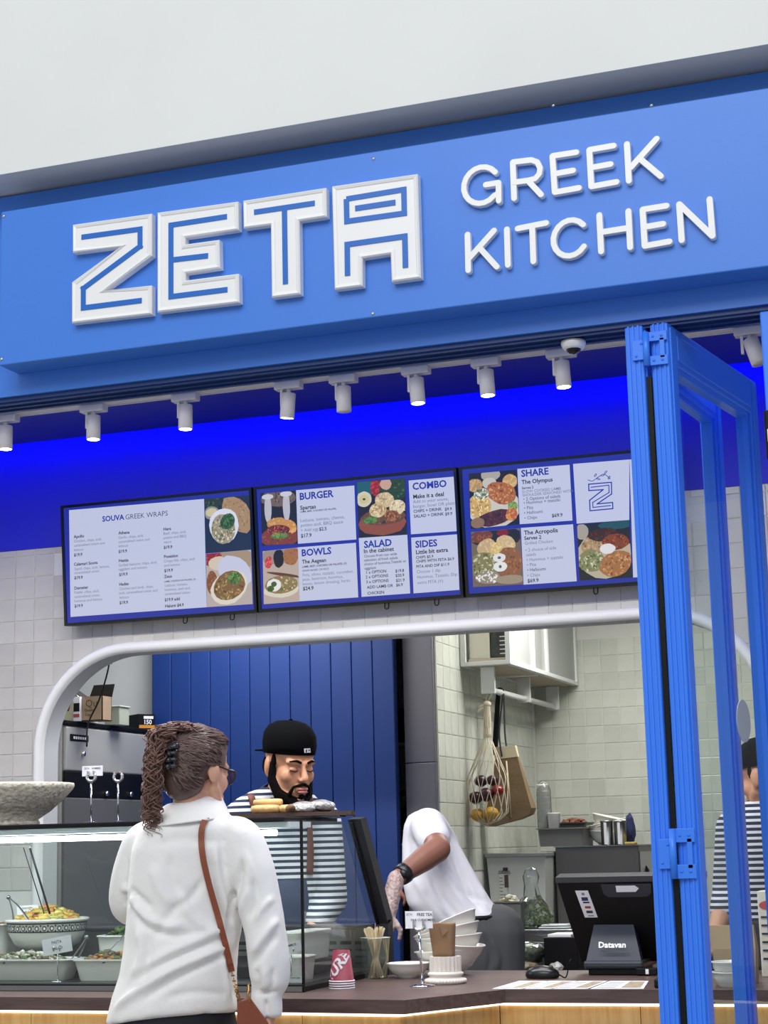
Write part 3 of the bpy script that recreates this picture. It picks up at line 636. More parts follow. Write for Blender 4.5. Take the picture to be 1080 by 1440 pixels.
T3 = [(360, 118, 'SHARE', 9.2, 2, TB), (362, 158, 'The Olympus', 5.6, 1.6, BL), (363, 186, 'Serves 2', 3.4, 1.2, BL), (364, 207, 'SLOW COOKED LAMB', 3.8, 0, GREY), (365, 226, 'SHOULDER SEASONED WITH', 3.8, 0, GREY), (370, 248, '\u2022 2 Options of salads', 4.4, .2, '#4a4e60'), (372, 268, '\u2022 Hummus + tzatziki', 4.4, .2, '#4a4e60'), (374, 296, '\u2022 Pita', 4.4, 0, '#4a4e60'), (374, 322, '\u2022 Halloumi', 4.4, 0, '#4a4e60'), (376, 350, '\u2022 Chips', 4.4, 0, '#4a4e60'), (525, 338, '$69.9', 4.8, 1.2, BL),
      (375, 433, 'The Acropolis', 5.8, 1.6, BL), (376, 461, 'Serves 2', 5, 1.6, BL), (378, 487, 'Grilled Chicken', 4.4, -.2, GREY), (382, 524, '\u2022 2 choice of side', 4.4, -.2, GREY), (386, 549, 'salads', 4.2, -.2, GREY), (388, 577, '\u2022 Hummus + tzatziki', 4.4, -.2, GREY), (390, 604, '\u2022 Pita', 4.4, 0, GREY), (391, 632, '\u2022 Halloumi', 4.4, .4, '#4a4e60'), (392, 661, '\u2022 Chips', 4.4, -.2, GREY), (393, 692, '$69.9', 5, 1.2, BL),
      (957, 68, 'PLATES', 9, 2, TB), (960, 103, 'Ares', 5, 1.6, BL), (962, 126, 'Chicken', 4.4, -.2, GREY), (964, 155, '\u2022 Chips', 4.4, 0, GREY), (965, 182, '\u2022 Pita', 4.4, 0, GREY), (966, 208, '\u2022 Salad', 4.4, 0, GREY), (967, 239, '$24.9', 5, 1.2, BL), (970, 298, 'Briseis', 5, 1.6, BL), (972, 322, 'Lamb', 4.4, -.2, GREY), (975, 348, '\u2022 Chips', 4.4, 0, GREY), (976, 374, '\u2022 Pita', 4.4, 0, GREY), (978, 402, '\u2022 Salad', 4.4, 0, GREY), (980, 432, '$26.9', 5, 1.2, BL),
      (985, 492, 'GF', 5, 1.2, BL), (988, 520, 'LAMB', 4.4, 1, BL), (990, 552, 'DIP', 4.4, 1, BL), (992, 582, 'CHIPS', 4.4, 1, BL), (995, 615, 'EGG', 4.4, 1, BL), (997, 646, 'FETA', 4.4, 1, BL)]
for u, v, s, cp, bd, c in T3: txt(x, *g(u, v), s, cp, bd, c)
k = cr((790, 620), 6.0)
def sline(mb, pts, wpx, c=TB, closed=False, lift=.0025):
    P = [np.array(q, float) for q in pts]
    for i in range(len(P)-(0 if closed else 1)):
        a, d = P[i], P[(i+1) % len(P)]; e = (d-a)/(np.linalg.norm(d-a)+1e-9); nn = np.array([-e[1], e[0]])*wpx/2
        flat(mb, [a-nn-e*wpx/2, d-nn+e*wpx/2, d+nn+e*wpx/2, a+nn-e*wpx/2], c, lift+.00001*i)
sline(x, [k(*q) for q in ((228, 366), (420, 350), (422, 448), (300, 532), (430, 520), (432, 572), (240, 590), (236, 502), (350, 412), (230, 420))], 1.6, closed=True)
sline(x, [k(*q) for q in ((248, 392), (398, 374), (400, 436), (262, 520), (264, 562), (412, 546))], 1.3)
sline(x, [k(*q) for q in spline([(222, 330), (262, 338), (310, 305), (360, 282), (410, 322)], 5)], .9)
for q, r in (((285, 290), .9), ((310, 322), -.3), ((345, 290), .2), ((372, 265), .9), ((400, 310), 1.1)):
    sline(x, [k(q[0]+14*cos(a)*cos(r)-6*sin(a)*sin(r), q[1]-14*cos(a)*sin(r)-6*sin(a)*cos(r)) for a in np.linspace(0, 2*pi, 9)[:-1]], .8, closed=True)
part('menu_text', x, PRINT, t, kind='stuff')

# ------------------------------------------------------------------ track lights
TRW = mat('white_track_metal', '#cfccc6', .5)
t = thing('light_track', 'long white lighting track on the dark blue ceiling', 'track', (-1.8, 6.22, 3.24))
part('rail', MB().box(-5.2, 1.5, 6.195, 6.24, 3.195, 3.24, .004), TRW, t)
part('rail_lip', MB().box(-5.2, 1.5, 6.24, 6.247, 3.192, 3.20), TRW, t)
lamp_on = bpy.data.materials.new('lamp_face'); lamp_on.use_nodes = True; q_ = lamp_on.node_tree.nodes['Principled BSDF']
q_.inputs['Emission Color'].default_value = (.95, .97, 1, 1); q_.inputs['Emission Strength'].default_value = 16
LOFF = mat('lamp_off', '#b8b4ac', .4)
NAMES = ['white spotlight cut by the left edge of the picture', 'lit white spotlight, second from the left on the track', 'lit white spotlight, third from the left on the track', 'lit white spotlight tilted toward the left, fourth on the track', 'unlit white spotlight, the only dark one left of the folded door', 'lit white spotlight right of the unlit one', 'lit white spotlight, second right of the unlit one', 'lit white spotlight under the round ceiling camera', 'unlit tilted white spotlight seen beyond the folded blue door']
SPOTS = [(10, 583, 0, 0, 1), (133, 571, 0, 0, 1), (262, 560, 0, 0, 1), (407, 546, -.13, .1, 1), (484, 537, 0, 0, 0), (586, 525, .05, .0, 1), (684, 512, .04, 0, 1), (790, 500, .05, 0, 1), (1055, 474, .3, -.1, 0)]
for (px, py, tx, ty, on), lb in zip(SPOTS, NAMES):
    X, _, _ = at(px, py, 6.22); t = thing('spotlight', lb, 'spotlight', (X, 6.215, 3.05), 'spotlights on the ceiling track')
    part('adapter', MB().box(X-.055, X+.055, 6.19, 6.235, 3.165, 3.196, .004), TRW, t)
    part('stem', MB().tube([(X, 6.212, 3.17), (X, 6.212, 3.145)], .009, 8).box(X-.034, X-.024, 6.205, 6.22, 3.10, 3.168), TRW, t)
    d = np.array([tx, ty, -1.]); d /= np.linalg.norm(d); a = np.array([X, 6.212, 3.152]); L_ = .1
    b = MB().tube([a, a+d*.003, a+d*L_, a+d*L_, a+d*(L_-.006)], [.024, .0285, .0285, .025, .0245], 20, caps=True)
    part('barrel', b, TRW, t)
    e = a+d*(L_-.001); f_ = MB().tube([e, e+d*.0015], .0245, 20); part('lamp', f_, lamp_on if on else LOFF, t)
    if on:
        l = bpy.data.lights.new('spot', 'SPOT'); l.energy = 16; l.spot_size = radians(70); l.spot_blend = .6; l.shadow_soft_size = .03; l.color = (1, .97, .92)
        o = bpy.data.objects.new('spot', l); COL.objects.link(o); o.location = e+d*.02; o.rotation_euler = Vector(d).to_track_quat('-Z', 'Y').to_euler()
# dome camera on the head track
c = atz(796, 466, ZH-.012); t = thing('dome_camera', 'small white dome security camera under the blue header', 'camera', (c[0], YH+.06, ZH-.05))
o_ = (c[0], YH+.06, ZH-.0185)
part('housing', MB().lathe([(.0001, 0), (.031, 0), (.032, -.007), (.027, -.019), (.022, -.021), (.0001, -.021)][::-1], o_, 28), SIGNW, t)
part('lens_dome', MB().ell((o_[0], o_[1], o_[2]-.0195), (.02, .02, .014)), mat('dark_dome', '#0a0a0c', .08), t)

# ------------------------------------------------------------------ folding door
def leaf(p, th, w_, thick, name, label, z0=.02, z1=2.65):
    p = np.array([p[0], p[1], 0]); a = np.array([sin(th), cos(th), 0]); n = np.array([-cos(th), sin(th), 0])
    t = thing(name, label, 'door', (p[0], p[1], z0), 'leaves of the folded blue door')
    T = np.eye(4); T[:3, 0], T[:3, 1], T[:3, 2], T[:3, 3] = a, n, UZ, p   # local x along leaf, y across
    def mk(): b = MB(); b.T = T; return b
    sw = .062
    for x0 in (0, w_-sw):
        b = mk().box(x0, x0+sw, 0, thick, z0, z1, .004)
        b.box(x0+.012, x0+sw-.012, -.004, .004, z0+.01, z1-.01, .002)
        if x0 == 0:
            for q in (.008, .021, .033): b.box(-.003, .006, q, q+.0045, z0, z1)
        part('stile', b, DOORP, t)
    part('top_rail', mk().box(sw, w_-sw, .001, thick-.001, z1-.10, z1, .003).box(sw, w_-sw, -.003, .004, z1-.085, z1-.02, .002), DOORP, t)
    part('bottom_rail', mk().box(sw, w_-sw, .001, thick-.001, z0, z0+.22, .003), DOORP, t)
    b = mk()
    for (x0, x1, q0, q1) in ((sw, sw+.012, z0+.22, z1-.10), (w_-sw-.012, w_-sw, z0+.22, z1-.10), (sw+.012, w_-sw-.012, z0+.22, z0+.232), (sw+.012, w_-sw-.012, z1-.112, z1-.10)): b.box(x0, x1, .008, thick-.008, q0, q1)
    part('glazing_bead', b, DOORP, t)
    g = mk(); y = thick/2; g.quad((sw, y, z0+.2), (w_-sw, y, z0+.2), (w_-sw, y, z1-.09), (sw, y, z1-.09)); part('glass_pane', g, GLASS, t)
    return t, mk
TA_, TB_ = radians(9.7), radians(5.9)
LA, mkA = leaf((-.737, 4.19), TA_, .70, .046, 'door_leaf', 'nearer blue glazed leaf of the folded door, at right')
LB, mkB = leaf((-.799, 4.19), TB_, .72, .046, 'door_leaf', 'blue glazed door leaf behind the nearer one, seen through its glass')
# black strip painting in the shade of the gap between the two leaves
part('leaf_gap_shade', MB().box(-.797, -.785, 4.20, 4.24, .02, 2.52), BLACK, LB)
def hinge(zc, h):
    t = thing('hinge', 'blue painted hinge near the top of the folded door' if zc > 2 else 'blue painted hinge halfway down the folded door', 'hinge', (-.79, 4.18, zc-h/2), 'hinges of the folded blue door')
    b = MB().tube([(-.79, 4.181, zc-h/2), (-.79, 4.181, zc+h/2)], .0085, 12); part('knuckle', b, DOORP, t)
    for s, x0, x1, z0, z1 in ((0, -.825, -.793, -.3, .3), (1, -.786, -.738, .22, .5), (1, -.786, -.738, -.5, -.22), (1, -.757, -.745, -.3, .3)):
        p = part('plate', MB().box(x0, x1, 4.182, 4.188, zc+h*z0, zc+h*z1, .001), DOORP, t)
        for k in (-1, 1):
            if s and abs(z0+z1) < .1: continue
            xx, zz = (x0+x1)/2+k*(x1-x0)*.22, zc+h*((z0+z1)/2+(0 if s else k*.18)); part('screw', MB().ell((xx, 4.182, zz), (.004, .003, .004), sub=1), DOORP, p)
hinge(1.367, .115); hinge(2.585, .085)
# round sticker on the glass and far jamb
c = np.array([-.737, 4.19, 0])+np.array([sin(TA_), cos(TA_), 0])*.50; zc = at(1021, 1016, c[1])[2]
mk_ = mkA(); mk_.add([(.47+.055*cos(a), .0215, zc+.055*sin(a)) for a in np.linspace(0, 2*pi, 28)[:-1]]+[(.47+.055*cos(a), .0195, zc+.055*sin(a)) for a in np.linspace(0, 2*pi, 28)[:-1]], [tuple(range(27)), tuple(range(53, 26, -1))]+[(i, (i+1) % 27, 27+(i+1) % 27, 27+i) for i in range(27)])
part('safety_dot', mk_, mat('frosted_sticker', '#b9c3cc', .7), LA, 'pale grey round sticker')
t = thing('door_jamb', 'blue door post cut by the right edge of the picture', 'door post', (-.46, 4.2, 0))
part('post', MB().box(-.512, -.42, 4.19, 4.27, 0, ZH-.02, .004), DOORP, t)
z_ = at(1075, 615, 4.19)[2]
part('lock_case', MB().box(-.515, -.47, 4.16, 4.19, z_-.06, z_+.06, .006), BLACK, t)
part('keeper_plate', MB().box(-.508, -.48, 4.154, 4.16, z_-.02, z_+.012, .002), SIGNW, t)

# ------------------------------------------------------------------ counter
CT = .96
out = [(-5.35, 5.05), (-2.1, 5.04), (-1.755, 5.015), (-1.56, 5.40), (.6, 5.42), (.6, 6.2), (-2.14, 6.2), (-2.14, 6.03), (-5.35, 6.03)]
top = [(-5.35, 5.05), (-2.1, 5.04)]
t = thing('counter', 'service counter with dark brown worktop and pale oak front', 'counter', (-2.4, 5.5, 0))
part('worktop', MB().prism(out, (0, 0, CT-.04), UX, (0, 1, 0), (0, 0, .04)), wood('brown_worktop', '#4d3b38', '#67544f', (1, 10, 10), .38), t)
def inset(o_, d): return [(x, y+(d if y < 5.8 else -d)) for x, y in o_]
OAK = wood('oak_front', '#cf9a58', '#e6bd7c', (9, 9, .8), .5, 5)
ins = [(-5.35, 5.085), (-2.1, 5.075), (-1.78, 5.055), (-1.59, 5.435), (.6, 5.455)]
for (x0, y0), (x1, y1) in zip(ins[:-1], ins[1:]):
    L_ = sqrt((x1-x0)**2+(y1-y0)**2); k = max(1, round(L_/.45)); e = np.array([x1-x0, y1-y0, 0])/L_; nn = np.array([-e[1], e[0], 0])
    for i in range(k):
        b = MB(); T = np.eye(4); T[:3, 0], T[:3, 1], T[:3, 3] = e, nn, (x0, y0, 0); b.T = T
        part('front_panel', b.box(L_*i/k+.001, L_*(i+1)/k-.001, 0, .02, .04, CT-.052, .001), OAK, t)
part('carcass', MB().prism([(-5.35, 5.12), (-1.82, 5.10), (-1.62, 5.48), (.6, 5.49), (.6, 6.18), (-2.16, 6.18), (-2.16, 6.01), (-5.35, 6.01)], (0, 0, .0), UX, (0, 1, 0), (0, 0, CT-.041)), BLACK, t)
wl = bpy.data.materials.new('warm_led'); wl.use_nodes = True; q_ = wl.node_tree.nodes['Principled BSDF']; q_.inputs['Emission Color'].default_value = (1, .86, .6, 1); q_.inputs['Emission Strength'].default_value = 2.2
b = MB()
for (x0, y0), (x1, y1) in zip(ins[:-1], ins[1:]): b.hexa([(x0, y0-.012, CT-.05), (x1, y1-.012, CT-.05), (x1, y1-.003, CT-.05), (x0, y0-.003, CT-.05)], [(x0, y0-.012, CT-.042), (x1, y1-.012, CT-.042), (x1, y1-.003, CT-.042), (x0, y0-.003, CT-.042)])
part('light_strip', b, wl, t)

# ------------------------------------------------------------------ refrigerated display case
KX0, KX1, KF, KT = -4.25, -2.175, 5.276, 1.487
KB0, KB1, KZ = 5.99, 5.715, 1.135      # back foot, back top, height of the knee
t = thing('display_case', 'long glass food display case on the counter with a sloping back', 'display case', (-3.2, 5.6, CT))
part('base_tray', MB().box(KX0, KX1, KF-.012, KB0+.01, CT, CT+.016, .002).box(KX0, KX1+.006, KF-.016, KF-.006, CT, CT+.022), BLACK, t)
part('deck', MB().box(KX0, KX1-.004, KF+.006, KB0-.005, CT+.016, CT+.026), STEEL, t)
part('front_trim', MB().box(KX0, KX1, KF-.018, KF-.016, CT+.002, CT+.018), STEEL, t)
top_ = MB().box(KX0, KX1-.06, KF-.004, KB1+.03, KT, KT+.014, .003); part('top_panel', top_, BLACK, t)
part('front_glass', MB().quad((KX0, KF, CT+.02), (KX1, KF, CT+.02), (KX1, KF, KT), (KX0, KF, KT)), CGLASS, t)
part('side_glass', MB().add([(KX1, KF, CT+.02), (KX1, KB0-.03, CT+.02), (KX1, KB0-.03, KZ), (KX1, KB1-.01, KT), (KX1, KF, KT)], [(0, 1, 2, 3, 4)]), CGLASS, t)
part('corner_seal', MB().box(KX1-.006, KX1+.002, KF-.003, KF+.004, CT+.01, KT+.003), BLACK, t)
fr = mat('dark_case_frame', '#33343a', .4, .4)
def post(x0, x1):
    b = MB()
    b.hexa([(x0, KB1, KT+.006), (x1, KB1, KT+.006), (x1, KB1+.055, KT+.014), (x0, KB1+.055, KT+.014)], [(x0, KB0-.02, KZ), (x1, KB0-.02, KZ), (x1, KB0+.03, KZ+.015), (x0, KB0+.03, KZ+.015)])
    b.box(x0, x1, KB0-.02, KB0+.03, CT, KZ+.012); return b
part('end_post', post(KX1-.012, KX1+.034), fr, t)
b = MB()
for x in (KX1+.002, KX1-.004): b.tube([(x, KB1+.002, KT-.005), (x, KB0-.03, KZ)], .004, 6)
part('post_seal', b, BLACK, t)
for i, (x0, x1) in enumerate(((KX0, -3.24), (-3.24, KX1-.014))):
    g = MB().quad((x0, KB0-.008-.012*i, KZ+.01), (x1, KB0-.008-.012*i, KZ+.01), (x1, KB1+.02-.012*i, KT), (x0, KB1+.02-.012*i, KT)); part('sliding_back_door', g, CGLASS, t)
part('back_panel', MB().box(KX0, KX1-.02, KB0-.035, KB0-.01, CT+.02, KZ), STEEL, t)
b = MB()
for r_ in range(4):
    for c_ in range(16): b.box(-3.1+.056*c_, -3.1+.056*c_+.042, KB0-.0365, KB0-.034, 1.065-.022*r_, 1.065-.022*r_+(.012 if r_ == 0 else .007))
part('vent_slots', b, BLACK, t)
part('inner_shelf_edge', MB().box(KX0, KX1-.03, KB0-.16, KB0-.04, KZ-.012, KZ, .002), fr, t)
cl = bpy.data.materials.new('cold_led'); cl.use_nodes = True; q_ = cl.node_tree.nodes['Principled BSDF']; q_.inputs['Emission Color'].default_value = (.85, .95, 1, 1); q_.inputs['Emission Strength'].default_value = 26
part('light_tube', MB().tube([(KX0+.05, KF+.10, KT-.035), (KX1-.13, KF+.10, KT-.035)], .009, 10), cl, t)
part('light_reflector', MB().box(KX0, KX1-.05, KF+.03, KF+.2, KT-.02, KT-.002), mat('white_reflector', '#dfe6ea', .4), t)
part('strut', MB().tube([at(42, 1192, KF+.02), at(70, 1285, KF+.1)], .004, 6).tube([at(33, 1192, KF+.03), at(62, 1285, KF+.11)], .002, 6), fr, t)

# ------------------------------------------------------------------ food in the case
DZ = CT+.026
def clump(mb, c, rx, ry, h, n, size, nm, rg, flatz=.6):
    for _ in range(n):
        a = rg.uniform(0, 2*pi); r = sqrt(rg.random()); x, y = rx*r*cos(a), ry*r*sin(a); z = h*(1-r*r)*rg.uniform(.6, 1.05)
        s_ = size*rg.uniform(.6, 1.3)
        V = ICO[1][0]*np.array([s_*rg.uniform(.6, 1.5), s_*rg.uniform(.6, 1.3), s_*flatz*rg.uniform(.5, 1.2)])
        R = np.array(Matrix.Rotation(rg.uniform(0, 3), 3, 'Z')@Matrix.Rotation(rg.uniform(-.7, .7), 3, 'X'))
        mb.add(V@R.T+np.array(c)+(x, y, z), ICO[1][1], m=rg.randrange(nm), smooth=True)
RG = random.Random(5)
FM = {k: mat('food_'+k, v, .5, var=.15, vscale=60) for k, v in dict(pasta='#e3c566', corn='#e0b24a', greenish='#b3b262', orange='#d08a3e', leaf='#4f7034', dleaf='#33502a', olive='#6b6a3c', cream='#ddd8c4', brown='#7a5a3c', red='#a4442f', grey='#8a8674', pale='#cfcdb8').items()}
def ps(c, k): return [FM[a] for a in k]
# big patterned bowl
c = atz(66, 1345, DZ); c = np.array([c[0], KF+.33, DZ]); sc = 1/420
bx_ = at(66, 1320, c[1])[0]; R0 = .147
t = thing('salad_bowl', 'white bowl with black patterned band full of yellow pasta salad', 'bowl', (bx_, c[1], DZ))
o_ = (bx_, c[1], DZ)
part('stand', MB().lathe([(.0001, .041), (.075, .041), (.075, .085), (.0001, .085)], o_, 24), BLACK, t)
part('bowl', MB().lathe([(.05, .085), (.085, .088), (.115, .11), (.135, .15), (.139, .183), (R0, .186), (R0, .193), (.141, .195), (.132, .185), (.10, .13), (.0001, .12)], o_, 40), CERAM, t)
b = MB()
for k in range(34):
    a = 2*pi*k/34
    for da, dz, r_ in ((0, 0, .0075), (.09, .009, .003), (.09, -.009, .003)):
        aa = a+da; rr = .1345+(.163+dz-.15)*.12; p_ = np.array([cos(aa), sin(aa), 0]); T_ = np.array([-sin(aa), cos(aa), 0])
        P = [np.array(o_)+p_*(rr+.0028)+T_*(r_*cos(q))+UZ*(.164+dz+r_*1.25*sin(q)) for q in np.linspace(0, 2*pi, 9)[:-1]]; b.add(P, [tuple(range(8))])
        if r_ > .005:
            P = [p2+p_*.0006+(np.array(o_)+p_*(rr+.0028)+UZ*.164-p2)*.45 for p2 in P]; b.add(P, [tuple(range(8))], m=1)
for zz in (.150, .178):
    rr = .1345+(zz-.15)*.12+.002; b.lathe([(rr, zz), (rr+.0008, zz+.002), (rr, zz+.004)], o_, 40)
part('pattern_band', b, [INK, CERAM], t, kind='stuff')
b = MB(); clump(b, (bx_, c[1], DZ+.185), .115, .11, .05, 330, .013, 4, RG); solo('pasta_salad', b, ps(0, ['pasta', 'corn', 'greenish', 'orange']), 'heap of yellow pasta salad in the black patterned bowl', 'salad', kind='stuff')
def tray(px0, px1, pyt, pyb, Y, dy, name, label, mix, n=150, size=.011, h=.03, foodlabel=None, zb=DZ, rim=.012, group='white serving dishes in the case'):
    x0, x1 = at(px0, pyb, Y)[0], at(px1, pyb, Y)[0]; zt = at((px0+px1)/2, pyt, Y)[2]; cx, cy = (x0+x1)/2, Y+dy/2; hx, hy = (x1-x0)/2, dy/2; H = max(zt-zb, .03)
    t = thing(name, label, 'dish', (cx, cy, zb), group)
    def ring(s_, z): return [(cx+hx*s_*(abs(cos(a))**.35)*(1 if cos(a) > 0 else -1), cy+(hy-hx*(1-s_))*(abs(sin(a))**.35)*(1 if sin(a) > 0 else -1), zb+z) for a in np.linspace(0, 2*pi, 41)[:-1]]
    b = MB().loft([ring(.80, 0), ring(.82, .004), ring(.9, H*.6), ring(.95, H-.006), ring(1, H-.004), ring(1, H), ring(.94, H+.001), ring(.86, H*.5), ring(.8, H*.45)]); part('dish', b, CERAM, t)
    if mix:
        b = MB(); clump(b, (cx, cy, zb+H*.86), hx*.84, hy*.82, h, n, size, len(mix), RG); solo('salad', b, ps(0, mix), foodlabel, 'salad', kind='stuff')
    return cx, cy, zb+H
tray(-60, 93, 1350, 1378, KF+.03, .17, 'serving_dish', 'white rectangular dish at the front left of the case under the patterned bowl', ['grey', 'pale', 'leaf', 'olive', 'cream', 'brown'], 200, .012, .03, 'mushroom and courgette salad in the front left dish')
tray(96, 184, 1350, 1378, KF+.03, .16, 'serving_dish', 'white rectangular dish beside the white shirt sleeve', ['brown', 'leaf', 'olive', 'orange', 'dleaf'], 150, .011, .032, 'brown and green grain salad in the dish beside the white shirt')
tray(131, 182, 1316, 1344, KF+.30, .16, 'side_bowl', 'small white bowl of greens at the back of the case', ['dleaf', 'leaf'], 90, .012, .04, 'dark leafy greens in the small white bowl', zb=DZ+.04)
tray(-70, 8, 1300, 1345, KF+.32, .18, 'serving_dish', 'white dish cut by the left edge of the picture', ['orange', 'brown'], 80, .013, .03, 'roasted vegetables in the dish at the left edge')
tray(384, 424, 1312, 1350, KF+.22, .3, 'serving_dish', 'tall white dish in the case right of the white sleeve', None, zb=DZ+.05)
tray(384, 425, 1346, 1378, KF+.05, .14, 'serving_dish', 'empty white dish at the front right corner of the case', None)
b = MB().box(-4.0, -2.28, KF+.19, KB0-.05, DZ+.0005, DZ+.04, .004); solo('riser', b, BLACK, 'black riser shelf inside the case behind the front dishes', 'riser')
def card(px0, py0, px1, py1, Y, lines, label, holder=None, tilt=0, zb=DZ, group='name cards in the case'):
    cx, cy = (px0+px1)/2, (py0+py1)/2; C_ = at(cx, cy, Y); w2 = (at(px1, cy, Y)[0]-at(px0, cy, Y)[0])/2; h2 = abs(at(cx, py0, Y)[2]-at(cx, py1, Y)[2])/2
    U = np.array([cos(tilt), 0, sin(tilt)]); W = np.array([-sin(tilt), 0, cos(tilt)])
    t = thing('name_card', label, 'card', (C_[0], Y, zb), group)
    b = MB(); P = [C_+U*a*w2+W*d*h2 for a, d in ((-1, -1), (1, -1), (1, 1), (-1, 1))]; b.hexa(P, [p-np.array([0, .0015, 0]) for p in P]); part('card', b, CARD, t)
    b = MB()
    for i, (s, sz) in enumerate(lines): put_text(b, s, C_+W*h2*(.25-.75*i)+np.array([0, -.0022, 0]), U, W, h2*sz, .015, align='CENTER')
    if b.n: part('lettering', b, INK, t, kind='stuff')
    if holder:
        b = MB().tube([(C_[0], Y+.004, zb+.002), (C_[0], Y+.004, C_[2]-h2*.4)], .0022, 8).lathe([(.0001, 0), (.022, 0), (.020, .003), (.0001, .005)], (C_[0], Y+.006, zb), 20); part('holder', b, CHROME, t)
        b = MB()
        for s_ in (-1, 1): b.tube([(C_[0]+s_*.011, Y-.002, C_[2]-h2*.7), (C_[0]+s_*.011, Y-.004, C_[2]+h2*.0)], .003, 6)
        part('clip', b, CHROME, t)
    return t
card(60, 1318, 101, 1341, KF+.028, [('PASTA', .5), ('SALAD', .5)], 'white salad name card on a thin holder before the patterned bowl', True, .16)
card(24, 1273, 54, 1287, KF+.31, [('CHICKEN', .55), ('SALAD', .5)], 'white name card behind the tongs in the case', True, .03)
card(393, 1326, 424, 1340, KF+.035, [('HUMMUS', .7)], 'small slanted white card on a round clip beside the white sleeve', True, .22)
card(405, 1373, 426, 1382, KF+.022, [('TZATZIKI', .8)], 'tiny white label at the foot of the case corner')
# tongs
def tongs(pts, label):
    t = thing('tongs', label, 'tongs', pts[0][0]); a, b_, c_ = pts[0]
    for q in (a, c_):
        m = MB(); P = spline([b_, (np.array(b_)+q)/2+np.array([.004, 0, .004]), q], 6); m.tube(P, np.linspace(.004, .006, len(P)), 8, flat=.4); part('arm', m, STEEL, t)
    part('pivot', MB().ell(b_, (.008, .008, .008)), STEEL, t)
tongs([(at(20, 1303, KF+.24), at(12, 1262, KF+.24), at(40, 1294, KF+.20))], 'steel serving tongs standing in the patterned bowl')
tongs([(at(100, 1350, KF+.10), at(122, 1318, KF+.12), at(108, 1352, KF+.13))], 'steel tongs leaning over the brown grain salad')
t = thing('serving_spoon', 'steel spoon leaning in the dish beside the white shirt', 'spoon', at(150, 1342, KF+.1)); part('handle', MB().tube([at(148, 1343, KF+.09), at(174, 1315, KF+.14)], .0035, 8, flat=.5), STEEL, t); part('bowl', MB().ell(at(146, 1345, KF+.09), (.012, .016, .006)), STEEL, t)

# ------------------------------------------------------------------ on top of the case
TZ = KT+.014
bc = at(2, 1163, 5.52); t = thing('stone_bowl', 'rough speckled stone bowl on the case, cut by the left edge', 'bowl', (bc[0], 5.52, TZ))
STONE = mat('speckled_stone', '#e6decb', .95, var=.32, vscale=70, bump=1, bscale=60, detail=6)
part('bowl', MB().lathe([(.0001, 0), (.13, 0), (.135, .01), (.128, .022), (.17, .05), (.215, .09), (.247, .125), (.254, .138), (.252, .147), (.235, .146), (.21, .11), (.12, .05), (.0001, .04)], (bc[0], 5.52, TZ), 48), STONE, t)
def ring_holder(px, label, cardtext=None):
    X = at(px, 1150, 5.50)[0]; t = thing('clip_stand', label, 'card stand', (X, 5.5, TZ), 'chrome clip stands on the case'); z1 = at(px, 1099, 5.5)[2]
    part('base', MB().lathe([(.0001, 0), (.030, 0), (.028, .004), (.006, .008), (.0001, .009)], (X, 5.5, TZ), 24), CHROME, t)
    part('stem', MB().tube([(X, 5.5, TZ+.006), (X, 5.5, z1)], .0033, 10), CHROME, t)
    r_ = .016; P = [(X+r_*sin(a), 5.5, z1+r_-r_*cos(a)) for a in np.linspace(-2.35, 2.35, 18)]; part('horseshoe', MB().tube(P, .0055, 8), CHROME, t)
    for s_ in (-1, 1): part('grip', MB().box(X+s_*.0115-.004, X+s_*.0115+.004, 5.494, 5.506, z1+r_*1.7, z1+r_*2.25, .001), CHROME, t)
    return X, z1+r_*2.4
X_, z_ = ring_holder(128, 'chrome clip stand on the case holding a small white card')
ring_holder(166, 'empty chrome clip stand beside the one with the card')
t = thing('sign_card', 'small white card clipped on the chrome stand above the case', 'card', (X_, 5.508, z_)); w2, h2 = .04, .0175; zc = at(129, 1084, 5.5)[2]
part('card', MB().box(X_-w2, X_+w2, 5.507, 5.509, zc-h2, zc+h2), CARD, t)
b = MB(); put_text(b, 'ZETA', (X_-.033, 5.5062, zc+.006), UX, UZ, .009, .01); put_text(b, 'NUMBERS', (X_-.002, 5.5062, zc+.006), UX, UZ, .008, .02); part('lettering', b, INK, t, kind='stuff')
# dark board with pastries
p0, p1 = at(325, 1158, 5.42), at(499, 1147, 5.56)
t = thing('serving_board', 'long dark wooden board lying on the case before the capped worker', 'board', ((p0[0]+p1[0])/2, 5.5, TZ))
e = np.array([p1[0]-p0[0], p1[1]-p0[1], 0]); Lb = np.linalg.norm(e); e /= Lb; nn = np.array([-e[1], e[0], 0]); T = np.eye(4); T[:3, 0], T[:3, 1], T[:3, 3] = e, nn, (p0[0], p0[1], TZ+.004)
b = MB(); b.T = T; n_ = 12
b.prism([(Lb*.0, 0)]+[(Lb*q, 0) for q in (.6, .8, .9, .97)]+[(Lb, .03), (Lb, .13), (Lb*.97, .16), (0, .16)], (0, 0, 0), UX, (0, 1, 0), (0, 0, .013)); part('board', b, wood('dark_walnut', '#3a2a22', '#5a4234', (1, 14, 14), .5), t)
for a_ in (.05, .9): b = MB(); b.T = T; b.box(Lb*a_-.01, Lb*a_+.01, .03, .13, -.004, .0005); part('foot', b, BLACK, t)
BZ = TZ+.017
def roll(px0, px1, py, Y, r_, label):
    a, c = at(px0, py, Y), at(px1, py, Y); a[2] = c[2] = BZ+r_*.82 if py > 1138 else BZ+r_*2.4
    P = np.linspace(a, c, 9); R = r_*np.array([.82, .95, 1, 1, 1, 1, 1, .95, .82]); m = MB().tube(P, R, 12, flat=.82)
    solo('pastry_roll', m, mat('baked_pastry', '#d9b074', .6, var=.2, vscale=30, bump=.3, bscale=90), label, 'pastry', 'pastry rolls on the dark board')
